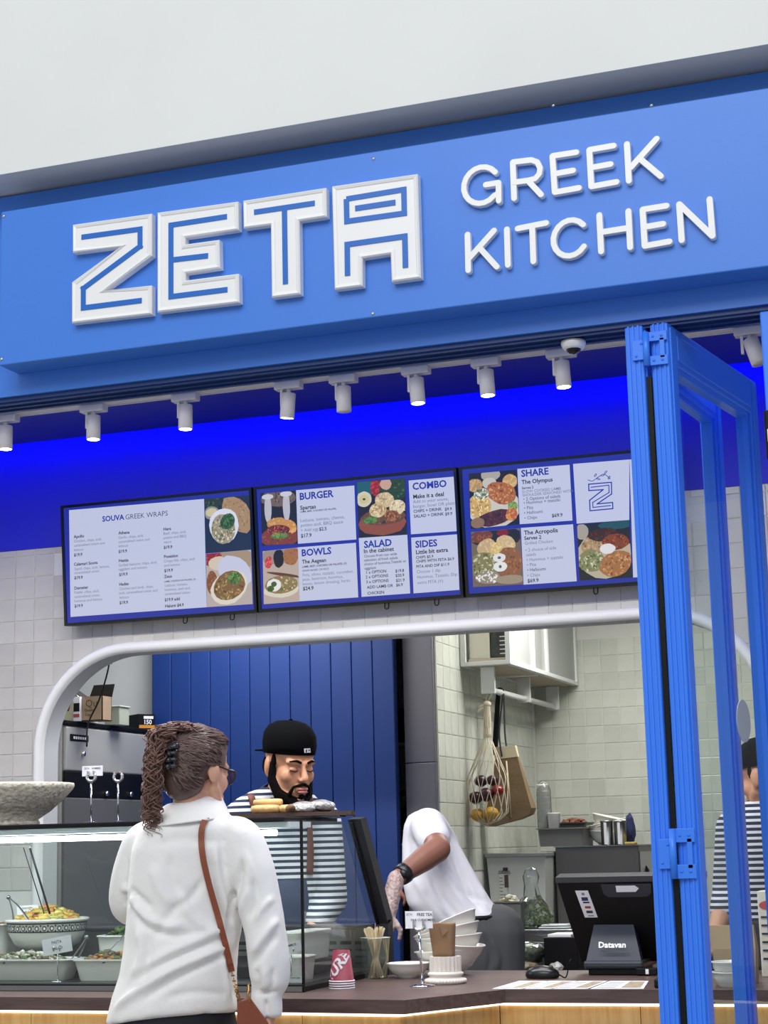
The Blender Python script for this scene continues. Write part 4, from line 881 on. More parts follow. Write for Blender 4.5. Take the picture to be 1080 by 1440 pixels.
roll(355, 392, 1142, 5.50, .017, 'golden pastry roll in front at the left end of the dark board')
roll(394, 408, 1143, 5.51, .016, 'short golden pastry roll beside the wrapped cutlery')
roll(358, 396, 1136, 5.53, .015, 'golden pastry roll lying on top behind the front one')
FOIL = mat('crinkled_film', '#b9b7b4', .12, .35, var=.35, vscale=60, bump=1, bscale=45)
def crumple(c, r, seed, n=3):
    rg = np.random.default_rng(seed); V = ICO[3][0].copy(); F = ICO[3][1]
    d = np.ones(len(V))
    for k in range(26):
        q = rg.normal(size=3); q /= np.linalg.norm(q); d += rg.uniform(-.10, .12)*np.maximum(0, (V@q)-.55)*3
    d = np.clip(d+rg.uniform(-.05, .05, len(V)), .6, 1.4); V = V*d[:, None]*np.array(r)+np.array(c); V[:, 2] = np.maximum(V[:, 2], c[2]-r[2]*.85); return MB().add(V, F, smooth=False)
c = at(428, 1137, 5.55); m = crumple((c[0], 5.55, BZ+.0155), (.05, .045, .018), 3); solo('wrapped_parcel', m, FOIL, 'crumpled clear wrapped parcel on the board under the beard', 'parcel')
c = at(452, 1137, 5.58); m = crumple((c[0], 5.58, BZ+.0172), (.05, .045, .02), 5); solo('wrapped_parcel', m, FOIL, 'crumpled wrapped parcel at the right end of the board', 'parcel')
m = crumple((at(410, 1143, 5.48)[0], 5.47, BZ+.012), (.016, .014, .014), 8); solo('pastry_end', m, FM['brown'], 'dark broken pastry end on the board', 'pastry')

# ------------------------------------------------------------------ on the counter
def on(px, py, Z=CT): return atz(px, py, Z)
# paper cups
c = on(481, 1390); t = thing('cup_stack', 'stack of dark red paper cups upside down with white block lettering', 'cups', c); RED = mat('dark_red_paper', '#7a1632', .6)
H0 = .115
for k in range(4):
    z0 = .0072*k; p = part('cup', MB().lathe([(.0405, z0), (.0412, z0+.002), (.040, z0+.004), (.0385, z0+.0045)]+([(.0262, z0+H0-.018), (.0255, z0+H0-.022), (.024, z0+H0-.021), (.0001, z0+H0-.024)] if k == 3 else [(.037, z0+.02), (.0001, z0+.021)]), c, 32), RED, t)
    part('rim', MB().lathe([(.0395, z0-.0001), (.0418, z0+.0008), (.0418, z0+.0038), (.0392, z0+.0046)], c, 32), CARD, p)
V, F = text2d('TURE', .048, .04, 'CENTER', .92); V = V-[0, .017, 0]; ca, sa = cos(radians(52)), sin(radians(52)); V = np.stack([V[:, 0]*ca-V[:, 1]*sa, V[:, 0]*sa+V[:, 1]*ca], 1)
V[:, 0] = np.clip(V[:, 0], -.05, .05); V[:, 1] = np.clip(V[:, 1], -.037, .042)
b = MB(); zc = .0216+.046
P = []
for x_, y_ in V:
    z_ = zc+y_; r_ = .0385+(.0262-.0385)*(z_-.0261)/(H0-.022)+.0009; a = -pi/2-.22+x_/r_; P.append((c[0]+r_*cos(a), c[1]+r_*sin(a), CT+z_))
b.add(P, F); part('lettering', b, CARD, t)
# wooden stirrers in a clear box
c = on(529, 1376); t = thing('stirrer_holder', 'clear plastic holder behind the red cups', 'holder', c)
CLR = glass('clear_plastic', '#eef3f0', 1.2, .04)
b = MB(); h_ = .135
for k in range(4):
    a = pi/2*k+.25; r0, r1 = .038, .05; b.quad(*[(c[0]+r*cos(a+d), c[1]+r*sin(a+d), CT+z) for r, d, z in ((r0, 0, .002), (r0, pi/2, .002), (r1, pi/2, h_), (r1, 0, h_))])
b.box(c[0]-.03, c[0]+.03, c[1]-.03, c[1]+.03, CT, CT+.003); part('box', b, CLR, t)
part('rim', MB().tube([(c[0]+.05*cos(pi/2*k+.25), c[1]+.05*sin(pi/2*k+.25), CT+h_) for k in range(5)], .0016, 6), mat('plastic_edge', '#e6ecea', .2), t)
STK = mat('pale_birch', '#e5d3ac', .7, objvar=.12)
sm_ = mesh_of(MB().box(-.0034, .0034, -.0008, .0008, 0, .17, .0005), 'stirrer', STK); rg = random.Random(2)
for i in range(46):
    a = rg.uniform(0, 2*pi); r0 = .030*sqrt(rg.random()); a2 = a+pi+rg.uniform(-.5, .5); r1 = .042*sqrt(rg.uniform(.2, 1)) if i else .045
    p_, q_ = Vector((c[0]+r0*cos(a), c[1]+r0*sin(a), CT+.004)), Vector((c[0]+r1*cos(a2), c[1]+r1*sin(a2), CT+.165))
    o = bpy.data.objects.new('stirrer', sm_); COL.objects.link(o); o.location = p_; o.rotation_euler = ((q_-p_).to_track_quat('Z', 'Y')@__import__('mathutils').Quaternion((0, 0, 1), rg.uniform(0, 3))).to_euler()
    o['label'] = 'thin pale wooden stirrer stick standing in the clear holder'; o['category'] = 'stirrer'; o['group'] = 'wooden stirrers in the clear holder'
# saucer bowl
c = on(578, 1374); c = np.array([c[0], 5.86, CT])
def bowl(mb, o, R, H, foot, T=None, n=36):
    mb.T = T; mb.lathe([(foot, 0), (foot, .004), (foot+(R-foot)*.45, H*.28), (foot+(R-foot)*.8, H*.65), (R-.004, H-.006), (R, H-.003), (R, H), (R-.007, H), (foot+(R-foot)*.72, H*.66), (foot*.8, H*.2), (.0001, H*.16)], o, n); mb.T = None; return mb
solo('saucer', bowl(MB(), c, .075, .05, .035), CERAM, 'low wide white dish between the stirrers and the bowl stack', 'dish')
# tilted stack of white bowls
c = np.array([at(632, 1350, 6.02)[0], 6.02, CT]); ang = radians(17)
for i, (dz, dx, an, lb) in enumerate(((0, 0, -3, 'lowest white bowl of the leaning stack'), (.022, .002, 6, 'second white bowl from the bottom of the leaning stack'), (.046, .004, -4, 'third white bowl from the bottom of the leaning stack'), (.066, .010, -13, 'fourth white bowl of the leaning stack, just under the top one'), (.084, .020, -24, 'topmost white bowl of the leaning stack, tipped most'))):
    T = np.eye(4); T[:3, :3] = np.array(Matrix.Rotation(radians(an), 3, 'Y')); T[:3, 3] = c+(dx, 0, dz+abs(sin(radians(an)))*.035)
    solo('bowl', bowl(MB(), (0, 0, 0), .118, .082, .05, T), CERAM, lb, 'bowl', 'leaning stack of white bowls')
# card stand with FREE TEA card
c = on(594, 1387); t = thing('clip_stand', 'chrome clip stand on the counter before the white bowls', 'card stand', c)
part('base', MB().lathe([(.0001, 0), (.042, 0), (.040, .004), (.008, .009), (.0001, .010)], c, 28), CHROME, t)
z1 = at(590, 1308, c[1])[2]; xt = at(589.5, 1308, c[1])[0]
part('stem', MB().tube([(c[0], c[1], CT+.006), (xt, c[1], z1)], .0042, 10), CHROME, t)
P = [(xt+.017*sin(a), c[1], z1+.013-.013*cos(a)) for a in np.linspace(-1.9, 1.9, 14)]; part('horseshoe', MB().tube(P, .0055, 8), CHROME, t)
for s_ in (-1, 1): part('grip', MB().box(xt+s_*.016-.004, xt+s_*.016+.004, c[1]-.007, c[1]+.004, z1+.015, z1+.035, .001), CHROME, t)
cc = at(588.5, 1293.5, c[1]+.002); t = thing('sign_card', 'white card reading FREE TEA FOR CUSTOMERS on the counter stand', 'card', (cc[0], c[1]+.005, cc[2]-.027))
part('card', MB().box(cc[0]-.046, cc[0]+.046, c[1]+.005, c[1]+.007, cc[2]-.027, cc[2]+.027), CARD, t)
b = MB(); yy = c[1]+.0042
put_text(b, 'FREE TEA', (cc[0]-.006, yy, cc[2]+.012), UX, UZ, .0125, .012); put_text(b, 'FOR CUSTOMERS', (cc[0]-.027, yy, cc[2]-.004), UX, UZ, .0105, .012); put_text(b, 'ZETA', (cc[0]-.043, yy, cc[2]+.014), UX, UZ, .009, -.005)
part('lettering', b, INK, t, kind='stuff')
# fluted pot with brown napkins
c = on(627, 1383); PLA = mat('white_plaster_pot', '#ded6cb', .8); t = thing('fluted_pot', 'white fluted column-shaped pot holding brown napkins', 'pot', c)
part('foot', MB().lathe([(.0001, 0), (.062, 0), (.066, .007), (.064, .016), (.055, .019), (.052, .024), (.058, .028), (.058, .034), (.051, .038), (.0001, .039)], c, 40), PLA, t)
b = MB(); rings = []
for z in (.037, .045, .082, .086, .086, .045): rings.append([(c[0]+(r_*(1 if k % 2 else .93))*cos(2*pi*k/44), c[1]+(r_*(1 if k % 2 else .93))*sin(2*pi*k/44), CT+z) for k in range(44) for r_ in [(.052 if z < .0855 or True else .04) if len(rings) < 4 else .042]])
b.loft(rings, smooth=False); part('fluted_body', b, PLA, t)
b = MB()
for k in range(40): a = 2*pi*k/40; b.ell((c[0]+.0655*cos(a), c[1]+.0655*sin(a), CT+.009), (.0035, .0035, .007), sub=1)
part('beading', b, PLA, t, kind='stuff')
KR = mat('brown_kraft_napkin', '#8a6a4c', .8, var=.1, vscale=12)
t = thing('napkins', 'wad of folded brown paper napkins standing in the fluted pot', 'napkins', (c[0]-.006, c[1], CT+.06))
n0 = np.array([c[0]-.004, c[1], CT]); b = MB()
def nr(w0, z, dx=0): return [n0+np.array([dx+w0*(abs(cos(a))**.5)*(1 if cos(a) > 0 else -1), .026*(abs(sin(a))**.5)*(1 if sin(a) > 0 else -1), z]) for a in np.linspace(0, 2*pi, 25)[:-1]]
b.loft([nr(.032, .05), nr(.035, .10), nr(.040, .15, -.002), nr(.043, .185, -.003), nr(.042, .19, -.003), nr(.03, .191, -.003)]); part('fold', b, KR, t)
part('fold_edge', MB().add([n0+np.array(p) for p in ((.018, -.0262, .155), (.006, -.029, .15), (-.002, -.0275, .178), (.03, -.029, .17), (-.006, -.0262, .172))], [(0, 1, 2), (1, 3, 2), (2, 3, 4)]), KR, t)
# menus laid flat
rg = random.Random(4); pc = [((694, 1391), (742, 1379)), ]
for i, (a0, a1, b0, b1, y0, y1, lb) in enumerate(((692, 735, 730, 770, 1391, 1380, 'leftmost printed menu sheet lying flat on the counter'), (738, 775, 772, 812, 1391, 1380, 'second printed menu sheet from the left on the counter'), (778, 826, 814, 855, 1391, 1380, 'third printed menu sheet, before the black register stand'), (830, 905, 858, 912, 1391, 1380, 'rightmost printed menu sheet before the register'))):
    P = [on(a0, y0), on(a1, y0), on(b1, y1), on(b0, y1)]; t = thing('menu_sheet', lb, 'menu', (np.mean(P, 0)[0], np.mean(P, 0)[1], CT), 'menu sheets on the counter')
    b = MB().hexa([p+UZ*.0005 for p in P], [p+UZ*.0015 for p in P]); part('sheet', b, CARD, t)
    b = MB()
    def L2(u, v): return (1-v)*((1-u)*P[0]+u*P[1])+v*((1-u)*P[3]+u*P[2])+UZ*.0019
    for k in range(5): b.quad(L2(.08, .1+.16*k), L2(.45, .1+.16*k), L2(.45, .16+.16*k), L2(.08, .16+.16*k)); 
    b.quad(L2(.55, .1), L2(.93, .1), L2(.93, .9), L2(.55, .9), m=1); part('print', b, [mat('grey_ink', '#8a8a90', .7), mat('food_print', '#a99a82', .7, var=.4, vscale=60)], t, kind='stuff')
# mouse
c = on(763, 1376); t = thing('computer_mouse', 'black computer mouse on the counter left of the register', 'mouse', c)
b = MB().ell((c[0], c[1], CT+.012), (.058, .033, .03), sub=3); b.v[0][:, 2] = np.maximum(b.v[0][:, 2], CT+.001); part('shell', b, mat('mouse_black', '#121216', .28), t)
part('wheel', MB().tube([(c[0]+.03, c[1]-.004, CT+.036), (c[0]+.03, c[1]+.004, CT+.036)], .008, 12), DGREY, t)
part('cable', MB().tube(spline([(c[0]+.057, c[1], CT+.012), (c[0]+.075, c[1]+.02, CT+.004), (c[0]+.10, c[1]-.01, CT+.06), (c[0]+.115, c[1]+.06, CT+.03)], 6), .0022, 6), BLACK, t)
# point-of-sale terminal seen from behind
c = on(862, 1372); t = thing('cash_register', 'black point of sale terminal seen from behind on the counter', 'register', (c[0], c[1]+.05, CT))
def rp(px, py, Y): return at(px, py, Y)
Yb = c[1]
SH = mat('register_casing', '#2d323b', .38)
b = MB(); A = [rp(822, 1362, Yb), rp(904, 1362, Yb), rp(890, 1297, Yb+.07), rp(836, 1297, Yb+.07)]
bm2 = MB().hexa(A, [a+np.array([0, .035, 0]) for a in A]); part('stand_cover', bm2, SH, t)
b = MB().box(A[0][0]-.002, A[1][0]+.002, Yb-.004, Yb+.24, CT+.022, CT+.048, .008); part('stand_foot', b, SH, t)
part('base', MB().box(A[0][0]+.01, A[1][0]-.01, Yb+.01, Yb+.22, CT, CT+.024, .004), BLACK, t)
m = (A[0]+A[1]+A[2]+A[3])/4; U_ = UX; W_ = (A[3]+A[2]-A[0]-A[1])/2; W_ = W_/np.linalg.norm(W_); N_ = np.cross(UX, W_)
b = MB(); lp = rp(863, 1334, Yb+.03); put_text(b, 'Datavan', lp+N_*.012-np.array([0, .012, 0]), UX, W_, .028, .03, align='CENTER', space=1.02); part('lettering', b, CARD, t)
# screen head: leans so its top edge is nearer the customer
h0 = [rp(783, 1240, Yb-.02), rp(1000, 1232, Yb-.02), rp(1000, 1352, Yb+.14), rp(818, 1352, Yb+.14)]
xr = h0[0][0]+.50
TLr, TRr, BLr, BRr = h0[0], np.array([xr, h0[0][1], h0[0][2]]), np.array([h0[3][0], h0[3][1], h0[3][2]]), np.array([xr-.04, h0[3][1], h0[3][2]])
back = np.array([0, .028, .022]); body = MB().hexa([BLr, BRr, TRr, TLr], [p+back for p in (BLr, BRr, TRr, TLr)]); part('screen_back', body, BLACK, t)
part('screen_top', MB().hexa([TLr+UZ*-.004+np.array([-.004, -.004, 0]), TRr+np.array([.004, -.004, -.004]), TRr+np.array([.004, -.004, .014]), TLr+np.array([-.004, -.004, .014])], [p+np.array([0, .045, .012]) for p in (TLr-UZ*.004, TRr-UZ*.004, TRr+UZ*.014, TLr+UZ*.014)]), mat('register_bezel', '#191a1f', .6), t)
dn = (BLr+BRr-TLr-TRr)/2; dnl = np.linalg.norm(dn); dn /= dnl; fn = np.cross(UX, dn); fn = -fn if fn[1] > 0 else fn
b = MB(); tc_ = TLr+UX*.235+dn*.03; b.prism([(-.085, -.02), (.085, -.02), (.08, .018), (.065, .03), (-.065, .03), (-.08, .018)], tc_+fn*.001, UX, dn, fn*.004); part('handle_recess', b, DGREY, t)
b = MB(); b.prism([(-.035, -.014), (.03, -.014), (.042, -.003), (.03, .010), (-.035, .010)], tc_+fn*.0052, UX, dn, fn*.001); part('bright_badge', b, CARD, t)
s0 = TLr+UX*.058+dn*.035
sv = (rp(845, 1296, Yb+.07)-rp(808, 1255, Yb))
b = MB(); b.prism([(0, 0), (.044, 0), (.062, .105), (.018, .105)], s0+fn*.001, UX, dn, fn*.0008); part('card_sticker', b, CARD, t)
b = MB()
for k, (c_, w_, h_) in enumerate((('#8a8a92', .010, .010), ('#22325f', .022, .014), ('#20284a', .022, .006), ('#b03a30', .020, .009), ('#3a4048', .022, .010), ('#9a9aa2', .020, .005))):
    y_ = .012+k*.0175; b.prism([(-w_/2, 0), (w_/2, 0), (w_/2+.001, h_), (-w_/2+.001, h_)], s0+fn*.0019+UX*(.023+.017*y_/.1)+dn*(y_-.004), UX, dn, fn*.0003, c=c_)
part('card_marks', b, print_mat('sticker_print', 0), t, kind='stuff')
b = MB()
for q in range(6): b.tube(spline([(xr-.16+.02*q, Yb+.1, CT+.10), (xr-.12+.015*q, Yb+.05+.01*q, CT+.05+.01*(q % 3)), (xr-.14+.03*q, Yb+.02+.02*q, CT+.012), (xr-.05, Yb+.08+.02*q, CT+.012)], 5), .0035, 6)
part('cables', b, BLACK, t, kind='stuff')
b = MB().box(A[1][0]-.02, A[1][0]+.05, Yb-.015, Yb+.02, CT+.003, CT+.025, .003); part('plug', b, BLACK, t)
b = MB().box(A[1][0]+.012, A[1][0]+.022, Yb-.017, Yb-.0145, CT+.006, CT+.022); part('white_tag', b, CARD, t)
c = on(938, 1390); t = thing('card_reader', 'small black card reader beside the folded door', 'card reader', (c[0]+.02, c[1]+.06, CT))
part('case', MB().box(c[0]-.04, c[0]+.08, c[1], c[1]+.12, CT, CT+.028, .006), BLACK, t); part('screen', MB().box(c[0]-.02, c[0]+.06, c[1]+.07, c[1]+.11, CT+.028, CT+.031, .001), DGREY, t)

# ------------------------------------------------------------------ kitchen: oven on the left
OX = -4.19
OVS = mat('oven_steel', '#b4b4b0', .5, .35, var=.06, vscale=3); OVG = mat('oven_grey', '#6c6c6c', .5, .3)
t = thing('oven', 'tall stainless steel oven behind the stone bowl with boxes on top', 'oven', (OX-.4, 7.8, 0))
zt = at(100, 1019, 7.36)[2]; zb1 = atx(140, 1086, OX)[2]; zb2 = atx(140, 1123, OX)[2]; y0, y1 = 7.30, 8.27
part('body', MB().box(OX-.85, OX-.02, y0, y1, .1, zt, .006), OVS, t)
part('top_edge', MB().box(OX-.86, OX+.004, y0-.006, y1+.004, zt, zt+.018, .004), BLACK, t)
part('upper_door', MB().box(OX-.02, OX, y0+.01, y1-.01, zb1, zt-.01, .006), OVS, t)
part('control_panel', MB().box(OX-.02, OX-.002, y0+.01, y1-.01, zb2+.004, zb1-.004, .003), BLACK, t)
part('lower_door', MB().box(OX-.02, OX, y0+.01, y1-.01, .55, zb2, .006), OVG, t)
part('plinth', MB().box(OX-.8, OX-.05, y0+.02, y1-.02, 0, .1), BLACK, t)
c = atx(111, 1038, OX); b = MB().tube([(OX+.002, c[1]-.06, c[2]), (OX+.002, c[1]+.06, c[2])], .016, 12, flat=1); b = MB().box(OX, OX+.005, c[1]-.085, c[1]+.085, c[2]-.016, c[2]+.016, .012); p = part('badge', b, BLACK, t)
b = MB()
for k in range(6): b.box(OX+.005, OX+.006, c[1]-.06+.021*k, c[1]-.047+.021*k, c[2]-.006, c[2]+.006)
part('badge_marks', b, SIGNW, p, kind='stuff')
for px, py in ((116, 1060), (149, 1116), (183, 1117)):
    c = atx(px, py, OX); part('knob', MB().tube([(OX-.002, c[1], c[2]), (OX+.012, c[1], c[2])], .012, 14), CHROME, t)
CARDB = mat('brown_cardboard', '#a98f74', .85, var=.1, vscale=10)
zt += .018
def carton(px0, px1, Y, dx, h, mats, name, label, open_=False, marks=()):
    x0, x1 = at(px0, 1000, Y)[0], at(px1, 1000, Y)[0]; t = thing(name, label, 'box', ((x0+x1)/2, Y+dx/2, zt))
    if not open_: part('carton', MB().box(x0, x1, Y, Y+dx, zt, zt+h, .002), mats[0], t)
    else:
        w = .004
        part('carton', MB().box(x0, x1, Y, Y+w, zt, zt+h).box(x0, x1, Y+dx-w, Y+dx, zt, zt+h).box(x0, x0+w, Y, Y+dx, zt, zt+h).box(x1-w, x1, Y, Y+dx, zt, zt+h).box(x0, x1, Y, Y+dx, zt, zt+w), mats[0], t)
        for a_, b_, c_, d_ in ((x0, x1, Y+dx, .06),):
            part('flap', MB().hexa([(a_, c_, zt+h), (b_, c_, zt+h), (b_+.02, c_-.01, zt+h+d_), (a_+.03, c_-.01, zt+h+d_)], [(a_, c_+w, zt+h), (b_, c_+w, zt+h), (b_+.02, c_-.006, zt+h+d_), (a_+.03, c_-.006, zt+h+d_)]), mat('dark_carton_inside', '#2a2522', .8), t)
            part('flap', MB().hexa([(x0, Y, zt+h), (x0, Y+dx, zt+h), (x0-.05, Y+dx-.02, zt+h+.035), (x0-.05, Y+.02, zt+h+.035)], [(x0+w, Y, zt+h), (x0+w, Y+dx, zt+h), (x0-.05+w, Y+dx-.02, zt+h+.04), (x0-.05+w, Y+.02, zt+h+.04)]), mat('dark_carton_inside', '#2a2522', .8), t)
    return t, x0, x1
t, x0, x1 = carton(112, 144, 7.42, .09, .115, [CARDB], 'cardboard_box', 'open brown cardboard box on the oven with printed letters', True)
b = MB(); put_text(b, 'Qu', (x0+.03, 7.4185, zt+.066), UX, UZ, .05, -.01); put_text(b, 'Quality', (x0+.025, 7.4185, zt+.045), UX, UZ, .018, .01); put_text(b, 'Cups', (x0+.03, 7.4185, zt+.024), UX, UZ, .018, .01); part('lettering', b, mat('brown_ink', '#5a4632', .8), t, kind='stuff')
CA = np.array([-4.25, 8.14, zt]); CE = np.array([.58, .815, 0]); CL = np.array([-.815, .58, 0])
t = thing('printed_carton', 'long black carton marked 150 on the oven beside the blue panel', 'box', tuple(CA+CE*.045+CL*.1))
P4 = [CA, CA+CE*.095, CA+CE*.095+CL*.24, CA+CL*.24]; part('carton', MB().hexa(P4, [p+UZ*.082 for p in P4]), BLACK, t)
nf = -CL*.0012
part('orange_band', MB().prism([(.004, .010), (.092, .010), (.092, .026), (.004, .026)], CA+nf, CE, UZ, nf), mat('orange_print', '#c8852e', .6), t)
b = MB(); b.prism([(.03, .058), (.085, .058), (.085, .072), (.03, .072)], CA+nf, CE, UZ, nf); put_text(b, '150', CA+CE*.028+UZ*.031+nf*2, CE, UZ, .032, .02); part('lettering', b, CARD, t)
t, x0, x1 = carton(103, 112, 7.40, .18, .115, [CARD], 'white_carton', 'narrow white carton with black and red print left of the cardboard box')
b = MB().box(x0+.002, x1-.001, 7.3985, 7.3995, zt+.045, zt+.085); part('black_print', b, BLACK, t); b = MB().box(x0+.002, x1-.001, 7.3985, 7.3995, zt+.018, zt+.034); part('red_print', b, mat('red_print', '#b5483c', .6), t)
t = thing('sack', 'cream sack with a dark red print leaning at the arch edge on the oven', 'sack', (at(96, 1000, 7.44)[0], 7.46, zt))
b = MB(); q = [at(88, 1013, 7.42), at(104, 1013, 7.42), at(104, 986, 7.42), at(98, 976, 7.42)]; 
for q_ in q[:2]: q_[2] = zt
b.prism([(p[0], p[2]) for p in q], (0, 7.42, 0), UX, UZ, (0, .1, 0)); part('bag', b, mat('cream_paper', '#d8cfae', .8), t)
b = MB(); q = [at(90, 1000, 7.42), at(97, 1000, 7.42), at(101, 984, 7.42), at(100, 980, 7.42)]; b.prism([(p[0], p[2]) for p in q], (0, 7.419, 0), UX, UZ, (0, -.001, 0)); part('red_print', b, mat('dark_red_print', '#7a2f2a', .7), t)
t, x0, x1 = carton(147, 168, 7.72, .10, .085, [mat('translucent_tub', '#aeb2a0', .4)], 'plastic_tub', 'pale translucent plastic tub between the cardboard box and the black carton')
part('rim', MB().box(x0-.006, x1+.006, 7.714, 7.826, zt+.085, zt+.093, .003), mat('tub_rim', '#c2c5b6', .4), t)
m = MB().tube(spline([(at(157, 925, 7.36)[0], 7.36, 2.95), at(157, 918, 7.36), at(155, 925, 7.34), at(150, 950, 7.33), at(139, 985, 7.32), at(124, 1018, 7.30), at(122, 1050, 7.27)], 6), .004, 8); solo('power_cord', m, BLACK, 'black cord hanging down in front of the cardboard box', 'cord')

# pantry sliver: rack and plant behind the column
t = thing('pantry_rack', 'white metal rack glimpsed between the blue panel and the grey column', 'rack', (-3.25, 9.5, 0))
part('upright', MB().box(-3.36, -3.34, 9.45, 9.47, 0, 2.5).box(-3.20, -3.18, 9.45, 9.47, 0, 2.5), SIGNW, t)
for z in (1.1, 1.95): part('shelf', MB().box(-3.4, -3.15, 9.42, 9.7, z, z+.02), SIGNW, t)
t = thing('potted_plant', 'dark leafy potted plant glimpsed behind the blue panel edge', 'plant', (-3.24, 9.52, 1.12))
part('pot', MB().lathe([(.0001, 0), (.06, 0), (.08, .14), (.07, .14), (.0001, .1)], (-3.24, 9.52, 1.12), 20), mat('terracotta', '#8a5a44', .8), t)
b = MB(); rg = random.Random(9)
for k in range(60):
    a, e_ = rg.uniform(0, 2*pi), rg.uniform(.05, .45); p_ = np.array([-3.24+.07*cos(a), 9.52+.07*sin(a), 1.24+e_]); s_ = .03
    b.add([p_, p_+[s_*cos(a), s_*sin(a), s_], p_+[2*s_*cos(a+.3), 2*s_*sin(a+.3), s_*.6], p_+[s_*cos(a+.8), s_*sin(a+.8), -.01]], [(0, 1, 2, 3)])
part('foliage', b, FM['dleaf'], t, kind='stuff')
solo('storage_pot', MB().lathe([(.0001, 0), (.11, 0), (.12, .16), (.10, .19), (.0001, .2)], (-3.26, 9.55, 1.97), 20), BLACK, 'dark pot on the upper rack behind the blue panel', 'pot')

# shelf cabinet on the side wall with a rail under it
SX0, SX1, SY0, SY1 = -2.722, -2.452, 8.8, 10.28
zs = at(640, 938, 8.8)[2]; zu = 2.75
t = thing('wall_shelf', 'white open-fronted shelf unit on the tiled side wall', 'shelf', (-2.6, 9.5, zs)); SHW = mat('white_laminate', '#dfe2e0', .5)
part('bottom_board', MB().box(SX0, SX1, SY0, SY1, zs, zs+.022, .002), SHW, t)
part('underside_panel', MB().box(SX0+.03, SX1-.03, SY0+.03, SY1-.03, zs-.003, zs), mat('raw_underside', '#b5a894', .7), t)
part('inner_rail', MB().box(SX0+.03, SX1-.02, 9.38, 9.42, zs-.012, zs-.0031), SHW, t)
for (x0, x1, y0, y1) in ((SX0, SX0+.028, SY0, SY0+.02), (SX1-.026, SX1, SY0, SY0+.026), (SX1-.022, SX1, 9.28, 9.302), (SX1-.03, SX1, 9.56, 9.60), (SX1-.026, SX1, SY1-.03, SY1)): part('upright', MB().box(x0, x1, y0, y1, zs+.022, zu), SHW, t)
part('back_board', MB().box(SX0-.004, SX0+.004, SY0+.02, SY1, zs+.022, zu), SHW, t)
part('front_pane', MB().quad((SX1-.012, SY0+.026, zs+.022), (SX1-.012, SY1-.03, zs+.022), (SX1-.012, SY1-.03, zu), (SX1-.012, SY0+.026, zu)), glass('frosted_pane', '#d5dad2', .6, .35), t)
part('top_board', MB().box(SX0, SX1, SY0, SY1, zu, zu+.022), SHW, t)
t = thing('storage_board', 'flat pale board on the shelf under the cream container', 'board', (-2.6, 8.9, zs+.022)); part('board', MB().box(SX0+.035, SX1-.03, 8.83, 8.99, zs+.0225, zs+.040, .005), mat('pale_board', '#b5aa9a', .6), t)
solo('cream_container', MB().box(SX0+.036, SX0+.145, 8.85, 8.98, zs+.0405, zs+.30, .004), mat('cream_plastic', '#e3dfcc', .5), 'cream rectangular container on the shelf above the net bag', 'container')
t = thing('herb_jar', 'clear jar of dark green leaves with white bands on the shelf', 'jar', (SX0+.195, 8.91, zs+.04))
part('leaves', MB().box(SX0+.15, SX0+.236, 8.86, 8.97, zs+.041, zs+.30), mat('dark_herb', '#3f4534', .8, var=.6, vscale=45, bump=1, bscale=50), t)
part('jar', MB().box(SX0+.148, SX0+.239, 8.857, 8.973, zs+.0405, zs+.305, .006), CLR, t)
for k in range(5): part('band', MB().box(SX0+.20, SX0+.241, 8.855, 8.857, zs+.06+.022*k, zs+.065+.022*k), CARD, t)
t = thing('hanging_rail', 'white pipe rail on brackets under the wall shelf', 'rail', (-2.58, 9.5, zs-.17)); RX = -2.585; zr = at(688, 970, 8.86)[2]
part('pipe', MB().tube([(RX, 8.86, zr), (RX, 10.26, zr)], .015, 14), SHW, t)
for y in (8.86, 9.56, 10.2): part('bracket', MB().box(RX-.045, RX+.03, y-.012, y+.012, zr-.02, zs-.004, .003), SHW, t)
for y in (9.05, 9.52): part('collar', MB().tube([(RX, y-.008, zr), (RX, y+.008, zr)], .018, 14), SHW, t)

# net bag with fruit
NX, NY = at(688, 1100, 8.86)[0], 8.87; zN = at(688, 990, NY)[2]; zb_ = at(680, 1160, NY)[2]
CORD = mat('cream_cotton_cord', '#d8cdb8', .9)
t = thing('net_bag', 'cream string net bag of fruit hanging from the white pipe', 'bag', (NX, NY, zb_))
def nb(u, v):      # u around, v 0 bottom..1 top
    zz = zb_+(zN-zb_)*v; r = .106*max(.0, min(1, (v/.10)**.5 if v < .10 else 1))*(1 if v < .38 else max(.17, 1-(v-.38)/.34*.83))
    cx = NX-.02*(1-v) ; return (cx+r*cos(u)*1.02, NY+r*.8*sin(u), zz)
b = MB(); nk = 15
for s_ in (1, -1):
    for k in range(nk):
        b.tube([nb(2*pi*k/nk+s_*1.5*v, v) for v in list(np.linspace(.0, .1, 4))+list(np.linspace(.13, .8, 18))], .0019, 4, caps=False)
part('netting', b, CORD, t, kind='stuff')
b = MB(); rg = random.Random(3)
for k in range(14): a = 2*pi*k/14; b.tube(spline([nb(a, .72), nb(a+.5, .85), (NX+.012*cos(a), NY+.012*sin(a), zN-.01), (NX+.01*cos(a+1), NY+.01*sin(a+1), zN+.012)], 4), .0032, 5)
part('gathered_neck', b, CORD, t, kind='stuff')
part('knot', MB().ell((NX, NY, zN), (.022, .02, .018)).tube(spline([(NX, NY, zN), (NX-.03, NY-.01, zN-.012), (NX-.045, NY-.012, zN-.04), (NX-.02, NY-.012, zN-.02)], 5), .006, 8), CORD, t)
part('loop', MB().tube(spline([(NX, NY, zN+.01), (NX-.004, NY, zN+.03), (RX, 8.875, zr+.016), (RX+.008, 8.875, zr-.01), (NX+.004, NY, zN+.012)], 5), .003, 6), CORD, t)
